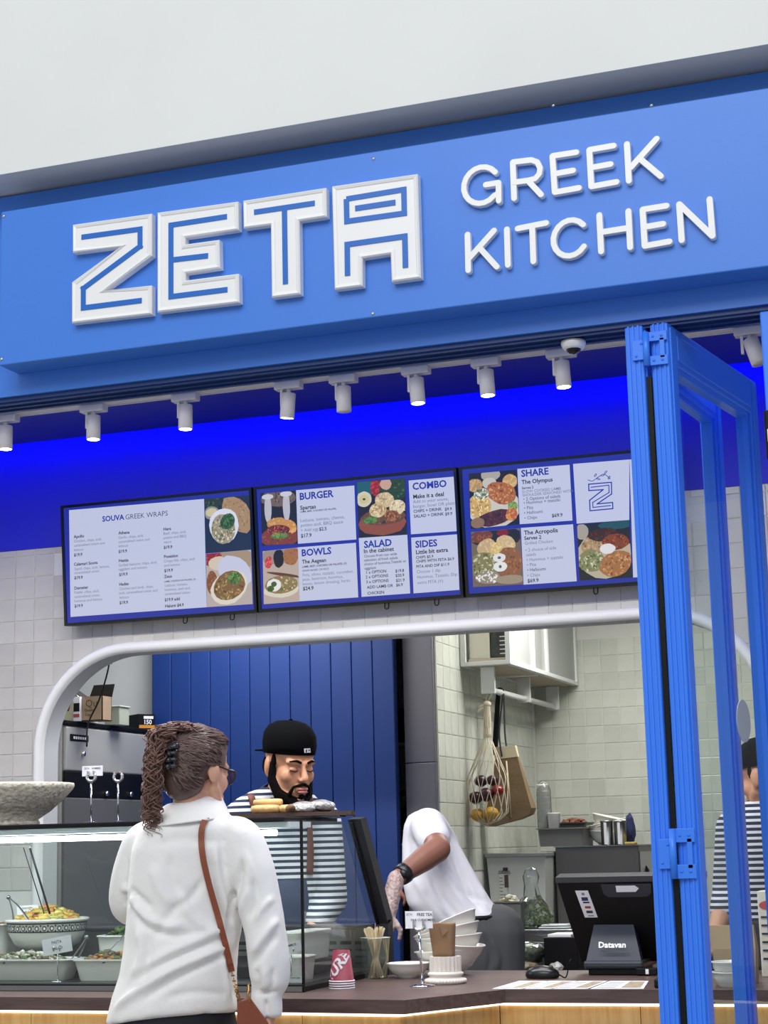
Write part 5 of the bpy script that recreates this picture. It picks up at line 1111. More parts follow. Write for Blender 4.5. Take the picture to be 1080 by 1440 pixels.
def fruit(o, r, col, label, sq=.9):
    solo('fruit', MB().lathe([(.0001, -sq), (.35, -.86*sq), (.75, -.6*sq), (.97, -.15*sq), (.97, .2*sq), (.72, .64*sq), (.3, .9*sq), (.08, .86*sq), (.0001, .84*sq)], (0, 0, 0), 20), col, label, 'fruit', 'fruit in the net bag')
    ob = COL.objects[-1]; ob.scale = (r, r, r); ob.location = o
LEM, PLUM, REDF = mat('lemon_skin', '#c99a32', .5, bump=.2, bscale=80), mat('plum_skin', '#3a1c28', .3), mat('red_apple_skin', '#8c1f2c', .3, var=.2, vscale=6)
hN = zN-zb_
for dx, dy, v, r, m_, lb in ((-.045, -.03, .03, .037, LEM, 'left yellow fruit at the bottom of the net bag'), (.022, -.03, .035, .04, LEM, 'right yellow fruit at the bottom of the net bag'), (-.01, .035, .03, .036, LEM, 'yellow fruit at the back of the net bag bottom'), (-.055, -.01, .17, .038, PLUM, 'dark plum at the left of the net bag'), (.0, -.025, .185, .042, PLUM, 'dark purple plum in the middle of the net bag'), (.055, -.01, .23, .033, REDF, 'bright red fruit at the right of the net bag'), (-.03, .0, .31, .036, PLUM, 'dark plum at the top of the net bag'), (.025, .005, .315, .033, PLUM, 'second dark plum at the top of the net bag')):
    fruit((NX-.014+dx*1.1, NY+dy, zb_+hN*v), r, m_, lb)
# tote bag
TY = 9.06; q = [at(694, 1054, TY), at(724, 1050, TY), at(745, 1138, TY), at(690, 1162, TY)]
KRT = mat('kraft_fabric', '#7f6a4e', .8, var=.12, vscale=14, bump=.5, bscale=12)
t = thing('tote_bag', 'brown tote bag with pale top band and black handles on the pipe', 'bag', tuple(at(715, 1155, TY)))
P = [at(697, 1066, TY), at(727, 1062, TY), at(747, 1136, TY), at(744, 1145, TY), at(728, 1152, TY), at(690, 1162, TY), at(680, 1160, TY)]
def wedge(P, d0, d1):
    n = len(P); A = [p.copy() for p in P]; B_ = [p+np.array([.0, d0 if i < 2 else d1, 0]) for i, p in enumerate(P)]; return MB().add(A+B_, [tuple(range(n)), tuple(range(2*n-1, n-1, -1))]+[(i, (i+1) % n, n+(i+1) % n, n+i) for i in range(n)])
part('body', wedge(P, .03, .10), KRT, t); P2 = [at(694, 1051, TY-.002), at(724, 1048, TY-.002), at(728, 1064, TY-.002), at(696, 1068, TY-.002)]; part('top_band', wedge(P2, .034, .034), mat('cream_canvas', '#c8bda0', .85), t)
b = MB(); P3 = [at(718, 1100, TY-.003), at(722, 1150, TY-.003), at(717, 1152, TY-.003)]
part('seam', MB().tube([at(712, 1070, TY-.001), at(719, 1150, TY-.001)], .004, 6), mat('cream_canvas', '#c8bda0', .85), t)
for (xa, xb, dy) in ((706, 698, 0.0), (714, 701, .02)):
    part('handle', MB().tube(spline([at(xa, 1064, TY-.004+dy), at(xa-4, 1030, TY-.004+dy), (RX+.012, TY-.004+dy, zr-.012), (RX, TY+dy, zr+.019), (RX-.018, TY+dy, zr-.02), at(xb-4, 1062, TY+.03)], 5), .013, 8, flat=.25), mat('black_webbing', '#14141c', .8), t)

# ------------------------------------------------------------------ kitchen benches and things on them
b0 = .90
t = thing('back_bench', 'stainless steel bench along the tiled kitchen walls', 'bench', (-1.7, 9.7, 0))
part('bench_top', MB().box(-2.715, .8, 9.0, 10.28, b0-.04, b0, .003), STEEL, t)
for x in (-2.6, -1.2, .6): part('leg', MB().box(x, x+.04, 9.05, 9.09, 0, b0-.04), STEEL, t)
part('under_shelf', MB().box(-2.7, .8, 9.1, 10.2, .25, .27), STEEL, t)
zb = b0
x0, x1 = -2.705, -2.385; zt2 = at(700, 1206, 9.1)[2]
t = thing('storage_bin', 'pale grey lidded bin with a measuring label on the bench', 'bin', ((x0+x1)/2, 9.25, zb)); BIN = mat('pale_grey_bin', '#bfc2bd', .45)
part('bin', MB().loft([[(x0+.03+(x1-x0-.05)*u, 9.1+.34*v, zb) for u, v in ((0, 0), (1, 0), (1, 1), (0, 1))], [(x0+(x1-x0)*u, 9.1+.36*v, zt2) for u, v in ((0, 0), (1, 0), (1, 1), (0, 1))]], smooth=False), BIN, t)
part('lid', MB().box(x0-.008, x1+.006, 9.09, 9.47, zt2, zt2+.022, .004), mat('bin_lid', '#8c908e', .4), t)
b = MB(); lx = at(710, 1240, 9.099)[0]; LZ = at(706, 1262, 9.099)[2]
yy = 9.0985
b.box(lx-.03, lx+.012, yy-.001, yy, LZ-.10, LZ+.12, c='#c9cbc4'); b.box(lx+.022, lx+.03, yy-.001, yy, LZ-.02, LZ+.11, c='#c9cbc4'); b.box(lx-.002, lx+.018, yy-.0012, yy, LZ+.05, LZ+.115, c='#4a3830'); b.box(lx+.008, lx+.024, yy-.0012, yy, LZ-.06, LZ+.0, c='#5a4a40'); b.box(lx-.008, lx+.018, yy-.001, yy, LZ+.135, LZ+.152, c='#2c2a28'); b.box(lx-.035, lx+.035, yy-.001, yy, LZ+.121, LZ+.124, c='#4c4a44')
for k in range(12): b.box(lx-.028, lx-.028+(.016 if k % 3 else .03), yy-.0015, yy-.001, LZ-.09+.017*k, LZ-.086+.017*k, c='#6a665c')
put_text(b, 'PORTION', (lx-.032, yy-.0012, LZ+.127), UX, UZ, .014, .02, c='#3a3834'); part('measuring_label', b, print_mat('label_print', 0), t, kind='stuff')
x0, x1 = -2.372, at(899, 1220, 9.25)[0]; zt3 = at(820, 1191, 9.25)[2]
t = thing('steel_cabinet', 'low brushed steel cabinet on the bench holding pans and bowls', 'cabinet', ((x0+x1)/2, 9.5, zb))
part('body', MB().box(x0, x1, 9.25, 9.95, zb, zt3, .004), GSTEEL, t); part('top_lip', MB().box(x0-.004, x1+.004, 9.244, 9.95, zt3, zt3+.006), STEEL, t); part('side_panel', MB().box(x1+.001, x1+.006, 9.26, 9.94, zb+.02, zt3-.03), STEEL, t)
zt3 += .006
def gpan(px0, px1, pyt, pyb, Y, dy, z, name, label, mt=GSTEEL, group=None):
    x0, x1 = at(px0, pyb, Y)[0], at(px1, pyb, Y)[0]; h = at(px0, pyt, Y)[2]-z; cx, cy, hx, hy = (x0+x1)/2, Y+dy/2, (x1-x0)/2, dy/2
    t = thing(name, label, 'pan', (cx, cy, z), group)
    def rg_(s_, zz): return [(cx+hx*s_*u, cy+hy*s_*v, z+zz) for u, v in ((-1, -.85), (-.92, -1), (.92, -1), (1, -.85), (1, .85), (.92, 1), (-.92, 1), (-1, .85))]
    part('pan', MB().loft([rg_(.9, 0), rg_(.96, h-.008), rg_(1.02, h-.006), rg_(1.02, h), rg_(.93, h), rg_(.88, .01), rg_(.5, .008)], smooth=False), mt, t); return t, cx, cy, z+h
GP = mat('grey_pan', '#6f706e', .4)
gpan(754, 821, 1165, 1190, 9.3, .3, zt3, 'food_pan', 'grey rectangular pan on the left end of the steel cabinet', GP)
m = MB().lathe([(.0001, 0), (.038, 0), (.047, .09), (.045, .09), (.036, .008), (.0001, .007)], (at(779, 1165, 9.55)[0], 9.42, zt3+.092), 24); 
def cupst(px, Y, zbase, n, r, h, label, st=.03):
    x = at(px, 1150, Y)[0]; t = thing('cup_stack' if n > 1 else 'paper_cup', label, 'cups' if n > 1 else 'cup', (x, Y, zbase))
    for k in range(n): part('cup', MB().lathe([(.0001, st*k), (r*.72, st*k), (r*.97, st*k+h-.006), (r, st*k+h-.005), (r, st*k+h), (r*.94, st*k+h), (r*.72, st*k+.01), (.0001, st*k+.009)], (x, Y, zbase), 24), CARD, t)
zc1 = zt3
cupst(764.5, 9.66, zc1, 8, .034, .10, 'tall stack of white paper cups in clear wrap by the wall corner', .034)
cupst(779, 9.62, zc1, 1, .036, at(779, 1143, 9.62)[2]-zc1, 'single white cup beside the tall cup stack')
c = at(764.5, 1115, 9.66); solo('wrap_sleeve', MB().lathe([(.038, .07), (.042, .12), (.041, .30), (.03, .345), (.012, .36), (.0001, .361)][::1], (c[0], 9.66, zc1), 18), glass('thin_wrap', '#e8ebe4', 1, .12), 'clear plastic sleeve round the tall cup stack', 'sleeve')
t, cx, cy, zz = gpan(783, 824, 1157, 1175, 9.62, .22, zt3, 'food_pan', 'dark pan with red meat behind the grey pan', mat('dark_pan', '#3f3d3b', .4)); m = MB(); clump(m, (cx-.01, cy, zz-.01), .075, .08, .03, 60, .016, 2, RG); solo('sliced_meat', m, [mat('red_meat', '#8c3a38', .5), FM['brown']], 'red sliced meat heaped in the dark pan', 'meat', kind='stuff')
Yc = 9.40
for i, (dz, an, lb) in enumerate(((0, 4, 'lowest white bowl on the steel cabinet'), (.035, -8, 'second white bowl on the steel cabinet'), (.07, 14, 'tilted white bowl on top on the steel cabinet'))):
    T = np.eye(4); T[:3, :3] = np.array(Matrix.Rotation(radians(an), 3, 'Y')); T[:3, 3] = (at(846, 1170, Yc)[0]+.006*i, Yc+.12, zt3+dz+.006*(i > 0)); solo('bowl', bowl(MB(), (0, 0, 0), .105, .075, .045, T), CERAM, lb, 'bowl', 'white bowls on the steel cabinet')
for px, lb in ((853, 'left ribbed steel canister in front of the white bowls'), (872, 'right ribbed steel canister in front of the white bowls')):
    x = at(px, 1186, 9.29)[0]; h = at(px, 1154, 9.29)[2]-zt3; t = thing('canister', lb, 'canister', (x, 9.31, zt3), 'steel canisters on the cabinet')
    part('body', MB().lathe([(.0001, 0), (.031, 0), (.032, h-.008), (.034, h-.006), (.034, h), (.030, h), (.029, .01), (.0001, .009)], (x, 9.31, zt3), 28), STEEL, t)
    part('white_stripe', MB().box(x-.008, x+.006, 9.2765, 9.279, zt3+.004, zt3+h-.01), CARD, t)
m = MB().tube([at(838, 1163, 9.36), at(880, 1150, 9.36)], .008, 8, flat=.4); solo('spatula', m, CARD, 'white spatula lying across the bowls on the cabinet', 'spatula')
x = at(885, 1185, 9.4)[0]; t = thing('cloth', 'navy checked cloth beside the steel canisters', 'cloth', (x, 9.42, zt3)); m = crumple((x, 9.42, zt3+.075), (.03, .03, .085), 11); part('fold', m, mat('navy_cloth', '#2c3560', .9, var=.5, vscale=25), t)
m = MB().box(at(876, 1186, 9.3)[0], at(893, 1186, 9.3)[0], 9.29, 9.36, zt3, zt3+.014, .004); solo('sponge', m, mat('yellow_sponge', '#b79a4c', .9), 'yellow sponge at the right end of the steel cabinet', 'sponge')
x0, x1 = at(899, 1200, 9.7)[0], at(921, 1200, 9.7)[0]; solo('junction_box', MB().box(x0+.03, x1+.03, 9.75, 9.85, at(905, 1222, 9.7)[2], at(905, 1187, 9.7)[2], .006), GP, 'grey box behind the right end of the steel cabinet', 'box', loc=None)
x = at(900, 1225, 9.4)[0]; t = thing('sauce_bottle', 'small dark bottle with a white label right of the cabinet', 'bottle', (x+.02, 9.4, zb)); zq = at(900, 1210, 9.4)[2]
part('bottle', MB().lathe([(.0001, 0), (.03, 0), (.03, zq-zb-.05), (.012, zq-zb-.02), (.012, zq-zb), (.0001, zq-zb)], (x+.02, 9.4, zb), 18), BLACK, t); part('label', MB().lathe([(.0305, zq-zb-.13), (.0305, zq-zb-.07)], (x+.02, 9.4, zb), 18), CARD, t)

# prep bench behind the counter
pb = .865
t = thing('prep_bench', 'dark prep bench behind the counter piled with produce', 'bench', (-1.5, 7.7, 0)); x0, x1 = at(712, 1370, 7.2)[0], -.6
part('bench_top', MB().box(x0, x1, 7.18, 8.1, pb-.03, pb, .003), BLACK, t); part('front_edge', MB().box(x0, x1, 7.175, 7.18, pb-.006, pb), STEEL, t)
for x in (x0+.02, x1-.06): part('leg', MB().box(x, x+.04, 7.25, 7.29, 0, pb-.03), STEEL, t); 
part('lower_shelf', MB().box(x0+.02, x1-.02, 7.3, 8.05, .3, .32), STEEL, t)
zr2 = at(740, 1322, 7.5)[2]
t = thing('steel_riser', 'stainless riser on the prep bench holding clear lids', 'riser', (at(735, 1320, 7.5)[0]+.1, 7.7, pb)); xa, xb = at(709, 1320, 7.5)[0], at(815, 1320, 7.5)[0]
part('top', MB().box(xa, xb, 7.48, 7.95, zr2-.006, zr2+.045, .003), STEEL, t)
for x in (xa+.01, xb-.03): part('foot', MB().box(x, x+.02, 7.6, 7.64, pb, zr2-.006), STEEL, t)
zr3 = zr2+.045
gpan(694, 735, 1268, 1298, 7.54, .26, zr3, 'food_pan', 'dark grey pan of leaves beside the white T-shirt', GP)
m = MB(); c = (at(716, 1270, 7.66)[0], 7.66, at(716, 1270, 7.66)[2]-.01); clump(m, c, .05, .09, .04, 50, .018, 3, RG); solo('chopped_leaves', m, ps(0, ['pale', 'olive', 'cream']), 'pale chopped leaves in the dark grey pan', 'salad', kind='stuff')
t = thing('herb_bag', 'clear plastic bag of green herbs standing on the riser', 'bag', (at(748, 1290, 7.62)[0], 7.62, zr3)); xh = at(748, 1290, 7.62)[0]
m = MB(); rg = random.Random(8)
for k in range(320):
    a = rg.uniform(0, 2*pi); r = .085*sqrt(rg.random()); p_ = np.array([xh+r*cos(a), 7.64+r*.8*sin(a), zr3+.005+rg.uniform(0, .13)*(1-r/.12)]); d = np.array([rg.uniform(-1, 1), rg.uniform(-1, 1), rg.uniform(-.2, 1)]); d = d/np.linalg.norm(d)*rg.uniform(.015, .035); s_ = np.cross(d, [rg.uniform(-1, 1), .3, .4]); s_ = s_/np.linalg.norm(s_)*.006
    m.add([p_, p_+d*.5+s_, p_+d, p_+d*.5-s_], [(0, 1, 2, 3)], m=rg.randrange(3))
part('herbs', m, [mat('herb_a', '#7fa052', .5), mat('herb_b', '#4f7a34', .5), mat('herb_c', '#a8b878', .5)], t, kind='stuff')
def softbag(c, r, H, seed, neck=True):
    rg_ = np.random.default_rng(seed); rings = []
    pr = [(.6, 0), (1, .06), (1.05, .2), (.8, .38), (.45, .52), (.36, .7), (.42, .85), (.3, .97), (.1, 1)] if neck else [(.7, 0), (1, .2), (1, .6), (.7, .9), (.3, 1)]
    for s_, z in pr: rings.append([(c[0]+r*s_*(1+rg_.uniform(-.12, .12))*cos(a), c[1]+r*.8*s_*(1+rg_.uniform(-.12, .12))*sin(a), c[2]+H*z) for a in np.linspace(0, 2*pi, 15)[:-1]])
    return MB().loft(rings, smooth=False)
part('plastic', softbag((xh, 7.63, zr3), .085, at(750, 1220, 7.6)[2]-zr3, 4), glass('bag_plastic', '#f2f5f0', 2.2, .05), t)
for i, (a, b_, y, lb) in enumerate(((722, 800, 1287, 'clear plastic lid lying on the steel riser'), (735, 805, 1294, 'second clear lid lying lower on the steel riser'))):
    xa, xb = at(a, y, 7.56)[0], at(b_, y, 7.56)[0]; z = zr3+.012-.009*i; t = thing('clear_lid', lb, 'lid', ((xa+xb)/2, 7.7, z), 'clear lids on the riser'); xa += .14-.05*i; 
    part('panel', MB().box(xa, xb, 7.50-.01*i, 7.60, z, z+.003), CLR, t); part('rim', MB().tube([(xa, 7.5-.01*i, z+.003), (xb, 7.5-.01*i, z+.003), (xb, 7.6, z+.003), (xa, 7.6, z+.003), (xa, 7.5-.01*i, z+.003)], .003, 5), mat('plastic_edge', '#e6ecea', .2), t)
def sheet(px0, px1, py0, py1, Y, z, name, label, mt):
    x0, x1 = at(px0, py1, Y)[0], at(px1, py1, Y)[0]; V = []; n = 9
    solo(name, MB().box(x0, x1, Y, Y+.16, z, z+.012, .002), mt, label, 'paper')
sheet(770, 803, 1306, 1320, 7.25, at(785, 1318, 7.25)[2], 'paper_stack', 'stack of white paper on the prep bench behind the register', CARD)
ob = COL.objects[-1]; zp = ob.location[2]; solo('paper_tray', MB().box(at(765, 1318, 7.25)[0], at(812, 1318, 7.25)[0], 7.24, 7.43, pb, zp, .003), BLACK, 'black tray under the white paper stack', 'tray')
GB = mat('green_salad_in_bag', '#5d6f52', .25, var=.55, vscale=50, bump=1, bscale=35)
xg0, xg1 = at(716, 1340, 7.28)[0], at(762, 1340, 7.28)[0]
t = thing('salad_bag', 'flat clear bag of green salad leaves on the prep bench', 'bag', ((xg0+xg1)/2, 7.3, pb))
m = MB(); zg = at(750, 1348, 7.3)[2]
m = crumple(((xg0+xg1)/2, 7.31, zg+.02), ((xg1-xg0)/2, .09, .04), 21); part('leaves', m, GB, t); m = crumple(((xg0+xg1)/2, 7.31, zg+.022), ((xg1-xg0)/2+.014, .1, .048), 23); part('plastic', m, glass('bag_plastic', '#f2f5f0', 2.2, .05), t)
m = crumple(((xg0+xg1)/2-.01, 7.30, pb+.028), ((xg1-xg0)/2+.01, .1, .032), 31); solo('bread_bag', m, mat('beige_bread_in_bag', '#a5977c', .3, var=.35, vscale=30, bump=1, bscale=40), 'clear bag of beige flatbread under the salad bag', 'bag')
m = crumple((xg1+.07, 7.28, pb+.035), (.05, .05, .042), 35); solo('plastic_bag', m, FOIL, 'crumpled clear plastic bag beside the salad bag', 'bag')

# ------------------------------------------------------------------ people
from mathutils.bvhtree import BVHTree
def bvh(mb): return BVHTree.FromPolygons([Vector(v) for v in mb.V()], mb.f)
def hit(tree, px, py, off=.004):
    d = ray(px, py); d = d/np.linalg.norm(d); h = tree.ray_cast(Vector(CAM), Vector(d))
    if h[0] is None: return None
    n = np.array(h[1]); n = n if n@d < 0 else -n
    return np.array(h[0])+n*off
def sections(S, Y, ppm, Rw, Aw, n=28, ex=.85):
    rings = []
    for s_ in S:
        y, xl, xr, dp = s_[:4]; dy = s_[4] if len(s_) > 4 else 0; f = s_[5] if len(s_) > 5 else None
        c = at((xl+xr)/2, y, Y)+Aw*dy; hw = (xr-xl)/2/ppm; r = []
        for a in np.linspace(0, 2*pi, n+1)[:-1]:
            ca, sa = cos(a), sin(a); p = c+Rw*hw*np.sign(ca)*abs(ca)**ex+Aw*dp*np.sign(sa)*abs(sa)**ex
            if f: p = p+UZ*f(ca, sa)
            r.append(p)
        rings.append(r)
    return rings
def hand(mb, w, d, nrm, s=1., curl=.5, side=1):
    d = np.asarray(d, float); d /= np.linalg.norm(d); nrm = np.asarray(nrm, float); nrm -= d*(nrm@d); nrm /= np.linalg.norm(nrm); x = np.cross(d, nrm)*side; w = np.asarray(w, float)
    R = np.stack([x, d, nrm], 1); mb.ell(w+d*.045*s, np.array([.040, .052, .016])*s, R, 2); mb.cap(w-d*.03, w+d*.02, .026*s, .026*s, 10)
    for k, (o_, L_) in enumerate(((-.029, .066), (-.010, .076), (.010, .072), (.028, .056))):
        p = w+d*.085*s+x*o_*s; a = 0; q = p
        for j, f in enumerate((.45, .32, .23)):
            a += curl*(.5 if j == 0 else .8); e = d*cos(a)-nrm*sin(a)+x*o_*2*(.3 if j == 0 else 0); q2 = q+e*L_*f*s*1.15; mb.cap(q, q2, (.0088-.0008*j)*s, (.0082-.0009*j)*s, 8); q = q2
    p = w+d*.025*s-x*.034*s; q = p-x*.024*s+d*.026*s-nrm*.01*s; mb.cap(p, q, .0115*s, .0098*s, 8); mb.cap(q, q+d*.028*s-nrm*.012*s+x*.002, .0095*s, .0078*s, 8)
def head(mb, T, sc=1., neck_to=None, fem=False):
    """one closed set of shapes for skull, face, ears, neck in head space T"""
    o = MB()
    E = o.ell; z = lambda *a: np.array(a)
    E(z(0, -.012, .035), (.075, .095, .083), None, 3); E(z(0, .028, -.03), (.061, .066, .085), None, 3); E(z(0, .05, -.083), (.043, .042, .034)); E(z(0, .045, .045), (.062, .045, .05), None, 3)
    for s_ in (-1, 1):
        E(z(s_*.038, .058, -.028), (.026, .026, .028)); o.cap(z(s_*.012, .090, .019), z(s_*.048, .074, .020), .0095, .009)
        E(z(s_*.079, -.012, -.004), (.0105, .021, .035), Matrix.Rotation(-s_*.35, 3, 'Z')); E(z(s_*.076, -.004, -.030), (.008, .012, .014)); o.cap(z(s_*.060, .01, -.05), z(s_*.034, .055, -.095), .02, .018)
        E(z(s_*.031, .081, -.002), (.0165, .0115, .0105)); E(z(s_*.011, .106, -.036), (.0085, .010, .0075))
    o.cap(z(0, .088, .012), z(0, .114, -.030), .0085, .0125); E(z(0, .086, -.108), (.02, .016, .015)); E(z(0, .094, -.066), (.026, .011, .017))
    V = o.V()*sc; V = V@T[:3, :3].T+T[:3, 3]; k = mb.n; mb.add(V, o.f, smooth=True)
    if neck_to is not None: mb.cap(T[:3, :3]@np.array([0, -.022, -.06])*sc+T[:3, 3], neck_to, .052*sc*(0.92 if fem else 1), .058*sc*(.92 if fem else 1), 16)
def legs(mb, hip, kn, an, r=(.085, .058, .04)): mb.cap(hip, kn, r[0], r[1], 14); mb.cap(kn, an, r[1]*.95, r[2], 12)
def shoe(an, fwd): 
    f = np.array([fwd[0], fwd[1], 0]); f /= np.linalg.norm(f); a = np.array([an[0], an[1], 0]); m = MB(); T = frame(a, f); m.T = T
    m.ell((0, .05, .045), (.045, .13, .045), None, 3); m.T = None; m.v[-1][:, 2] = np.maximum(m.v[-1][:, 2], .0); return m
def folds(F, ppm, w):
    """cloth creases: (path in px, width px, height m); only where the cloth faces w"""
    def fn(V, N):
        x, y = proj(V); fac = np.clip(-(N@w)*1.6, 0, 1); P = np.stack([x, y], 1); D = np.zeros(len(V))
        for path, wd, am in F:
            S = spline([(a, b_, 0) for a, b_ in path], 6)[:, :2]; best = np.full(len(V), 1e9); tt = np.zeros(len(V))
            for i in range(len(S)-1):
                a, e = S[i], S[i+1]-S[i]; t = np.clip(((P-a)@e)/(e@e+1e-9), 0, 1); d = np.hypot(*(P-a-t[:, None]*e).T); m = d < best; best[m] = d[m]; tt[m] = ((i+t)/(len(S)-1))[m]
            D += am*np.exp(-(best/wd)**2)*np.clip(np.sin(pi*np.clip(tt, .02, .98))*1.8, 0, 1)
        return V+N*(D*fac)[:, None]
    return fn

# ---- the customer
RW, AW = np.array([.901, .434, 0]), np.array([-.434, .901, 0]); YP, PPM = 4.60, 489.
Hc = at(277, 1086, YP+.01); Wf = np.array([.31, .95, -.08]); HT = frame(Hc, Wf)
woman = thing('person', 'woman in a loose white shirt with curly tied-back hair, seen from behind at the case', 'person', (at(250, 1300, YP)[0], YP+.05, 0))
b = MB(); nk_ = at(266, 1150, YP+.0); head(b, HT, .98, nk_, True)
pel = at(244, 1450, YP+.02); chest = at(265, 1215, YP+.03)
b.cap(nk_, chest, .055, .075, 14); b.cap(chest, pel, .08, .085, 16)
for s_, px in ((-1, 205), (1, 338)): b.cap(chest+UZ*.02, at(px, 1194, YP+.02), .06, .032, 12)
rs, re, rw_ = at(340, 1190, YP), at(372, 1305, YP+.02), at(375, 1420, YP+.03)
b.cap(rs+RW*.012, re, .028, .028, 12); b.cap(re, rw_, .029, .025, 12); hand(b, rw_, (rw_-re)+np.array([0, .05, 0]), (-.9, -.4, 0), .95, .45, 1)
ls, le, lw_ = at(205, 1192, YP), at(182, 1268, YP+.06), at(205, 1275, YP+.34)
b.cap(ls, le, .045, .038, 12); b.cap(le, lw_, .037, .027, 12); hand(b, lw_, (.25, 1, -.1), (0, .1, 1), .95, .4, -1)
kn = {}
for s_ in (-1, 1):
    hp = pel+RW*s_*.085; k_ = np.array([hp[0], hp[1], .47])+RW*s_*.005+AW*.02; a_ = np.array([hp[0], hp[1], .085])+RW*s_*.01; legs(b, hp, k_, a_); kn[s_] = (hp, k_, a_)
SKW = mat('skin_light', '#d6a288', .5, var=.05, vscale=25)
part('body', blob(b, .0058, 8), SKW, woman)
S = [(1138, 234, 308, .060, .005), (1145, 222, 320, .074, .010), (1153, 210, 332, .090, .014), (1166, 197, 345, .105, .02), (1195, 187, 350, .118, .025), (1240, 182, 346, .124, .03), (1285, 180, 340, .12, .03), (1330, 176, 334, .125, .03), (1370, 170, 331, .132, .03), (1400, 160, 331, .138, .03), (1419, 152, 332, .140, .03, lambda c, s: -.018*c*c+.012*c), (1424, 152, 332, .134, .03, lambda c, s: -.018*c*c+.012*c)]
b = MB().loft(sections(S, YP, PPM, RW, AW))
def sleeve(P): Q = spline([at(x, y, YP+dy) for x, y, dy, r in P], 5); R = np.interp(np.linspace(0, len(P)-1, len(Q)), range(len(P)), [p[3] for p in P]); b.tube(Q, R, 16)
sleeve([(318, 1170, .02, .05), (338, 1182, .02, .064), (353, 1222, .02, .066), (364, 1265, .02, .062), (373, 1310, .02, .058), (378, 1350, .025, .059), (379, 1378, .03, .056), (375, 1394, .03, .043), (375, 1412, .03, .044), (374, 1430, .03, .046)])
sleeve([(222, 1175, .02, .05), (202, 1187, .02, .060), (187, 1228, .03, .060), (180, 1262, .05, .056), (184, 1276, .10, .052), (200, 1280, .22, .046), (205, 1277, .32, .038)])
FL = [([(330, 1325), (285, 1345), (235, 1368), (185, 1400), (158, 1424)], 5, .012), ([(330, 1337), (285, 1357), (238, 1382), (195, 1411)], 4, -.010), ([(325, 1300), (280, 1322), (235, 1342), (190, 1372)], 7, .009), ([(322, 1312), (270, 1335), (220, 1358), (180, 1386)], 4, -.008),
      ([(183, 1262), (205, 1290), (235, 1302), (262, 1300)], 5, .010), ([(183, 1272), (205, 1302), (240, 1316), (275, 1312)], 4, -.009), ([(181, 1250), (196, 1262), (215, 1280)], 4, -.010), ([(173, 1245), (181, 1256), (186, 1272)], 4, .014), ([(178, 1252), (182, 1262), (180, 1274)], 3, -.016),
      ([(342, 1205), (333, 1245), (322, 1285), (324, 1330)], 4, -.016), ([(348, 1250), (338, 1290), (336, 1330)], 5, .010), ([(303, 1180), (306, 1230), (318, 1280), (330, 1320)], 5, .010), ([(296, 1200), (304, 1250), (316, 1300)], 4, -.008),
      ([(255, 1240), (262, 1275), (282, 1300), (312, 1310)], 7, .007), ([(215, 1215), (225, 1250), (245, 1275)], 8, .006), ([(290, 1230), (270, 1260), (240, 1285), (212, 1330)], 6, -.006), ([(238, 1200), (245, 1240), (265, 1262)], 6, -.005), ([(196, 1300), (200, 1340), (188, 1378)], 6, .009), ([(205, 1305), (210, 1345), (200, 1380)], 4, -.007), ([(310, 1335), (318, 1370), (326, 1408)], 4, .009), ([(316, 1345), (323, 1380), (329, 1405)], 3, -.008),
      ([(392, 1290), (372, 1315), (352, 1345)], 5, .009), ([(392, 1312), (372, 1336), (352, 1362)], 4, -.008), ([(352, 1235), (362, 1262), (352, 1295)], 4, -.008), ([(386, 1260), (368, 1278), (356, 1298)], 4, .006), ([(360, 1360), (362, 1380), (362, 1394)], 3, -.007), ([(372, 1358), (373, 1378), (372, 1394)], 3, .006), ([(384, 1360), (384, 1380), (381, 1394)], 3, -.007), ([(354, 1394), (374, 1397), (396, 1393)], 3, -.006), ([(373, 1404), (376, 1420), (377, 1436)], 2.5, -.012),
      ([(230, 1405), (270, 1396), (325, 1398)], 5, -.005), ([(215, 1188), (260, 1180), (330, 1186)], 7, -.003), ([(340, 1192), (352, 1230), (345, 1268)], 5, .006)]
SHIRTM = mat('white_shirt_cloth', '#f0efed', .7, bump=.45, bscale=13, sheen=.2)
FL = [(p, w_, a*1.35) for p, w_, a in FL]
shirt = blob(b, .0085, 4, folds(FL, PPM, AW))
part('shirt', shirt, SHIRTM, woman); TR = bvh(shirt)
# shirt collar
n_ = 36; cN = at(268, 1140, YP+.012); rings = []
for (rx, ry, dx, dz, dzf) in ((.064, .058, .008, -.030, -.05), (.067, .062, .008, .024, -.030), (.074, .070, .008, .032, -.028), (.083, .080, .006, .026, -.032), (.122, .116, -.008, -.030, -.062), (.124, .118, -.008, -.036, -.068), (.116, .110, -.008, -.033, -.068)):
    r = []
    for a in np.linspace(0, 2*pi, n_+1)[:-1]:
        ca, sa = cos(a), sin(a); fr_ = max(0, sa); r.append(cN+RW*(dx+rx*ca)+AW*(ry*sa+.01)+UZ*(dz*(1-fr_)+dzf*fr_+.012*ca*(1-fr_)))
    rings.append(r)
part('collar', MB().loft(rings, caps=False), SHIRTM, woman)
# trousers and shoes
b = MB().loft(sections([(1404, 160, 328, .120, .03), (1430, 158, 328, .122, .03), (1470, 154, 332, .125, .03), (1500, 150, 336, .128, .03)], YP, PPM, RW, AW))
for s_ in (-1, 1): hp, k_, a_ = kn[s_]; b.cap(hp, k_, .098, .072, 16); b.cap(k_, a_, .072, .06, 14)
part('trousers', blob(b, .012, 3), mat('black_trousers', '#15161f', .8), woman)
for s_ in (-1, 1): part('shoe', shoe(kn[s_][2], AW), BLACK, woman)
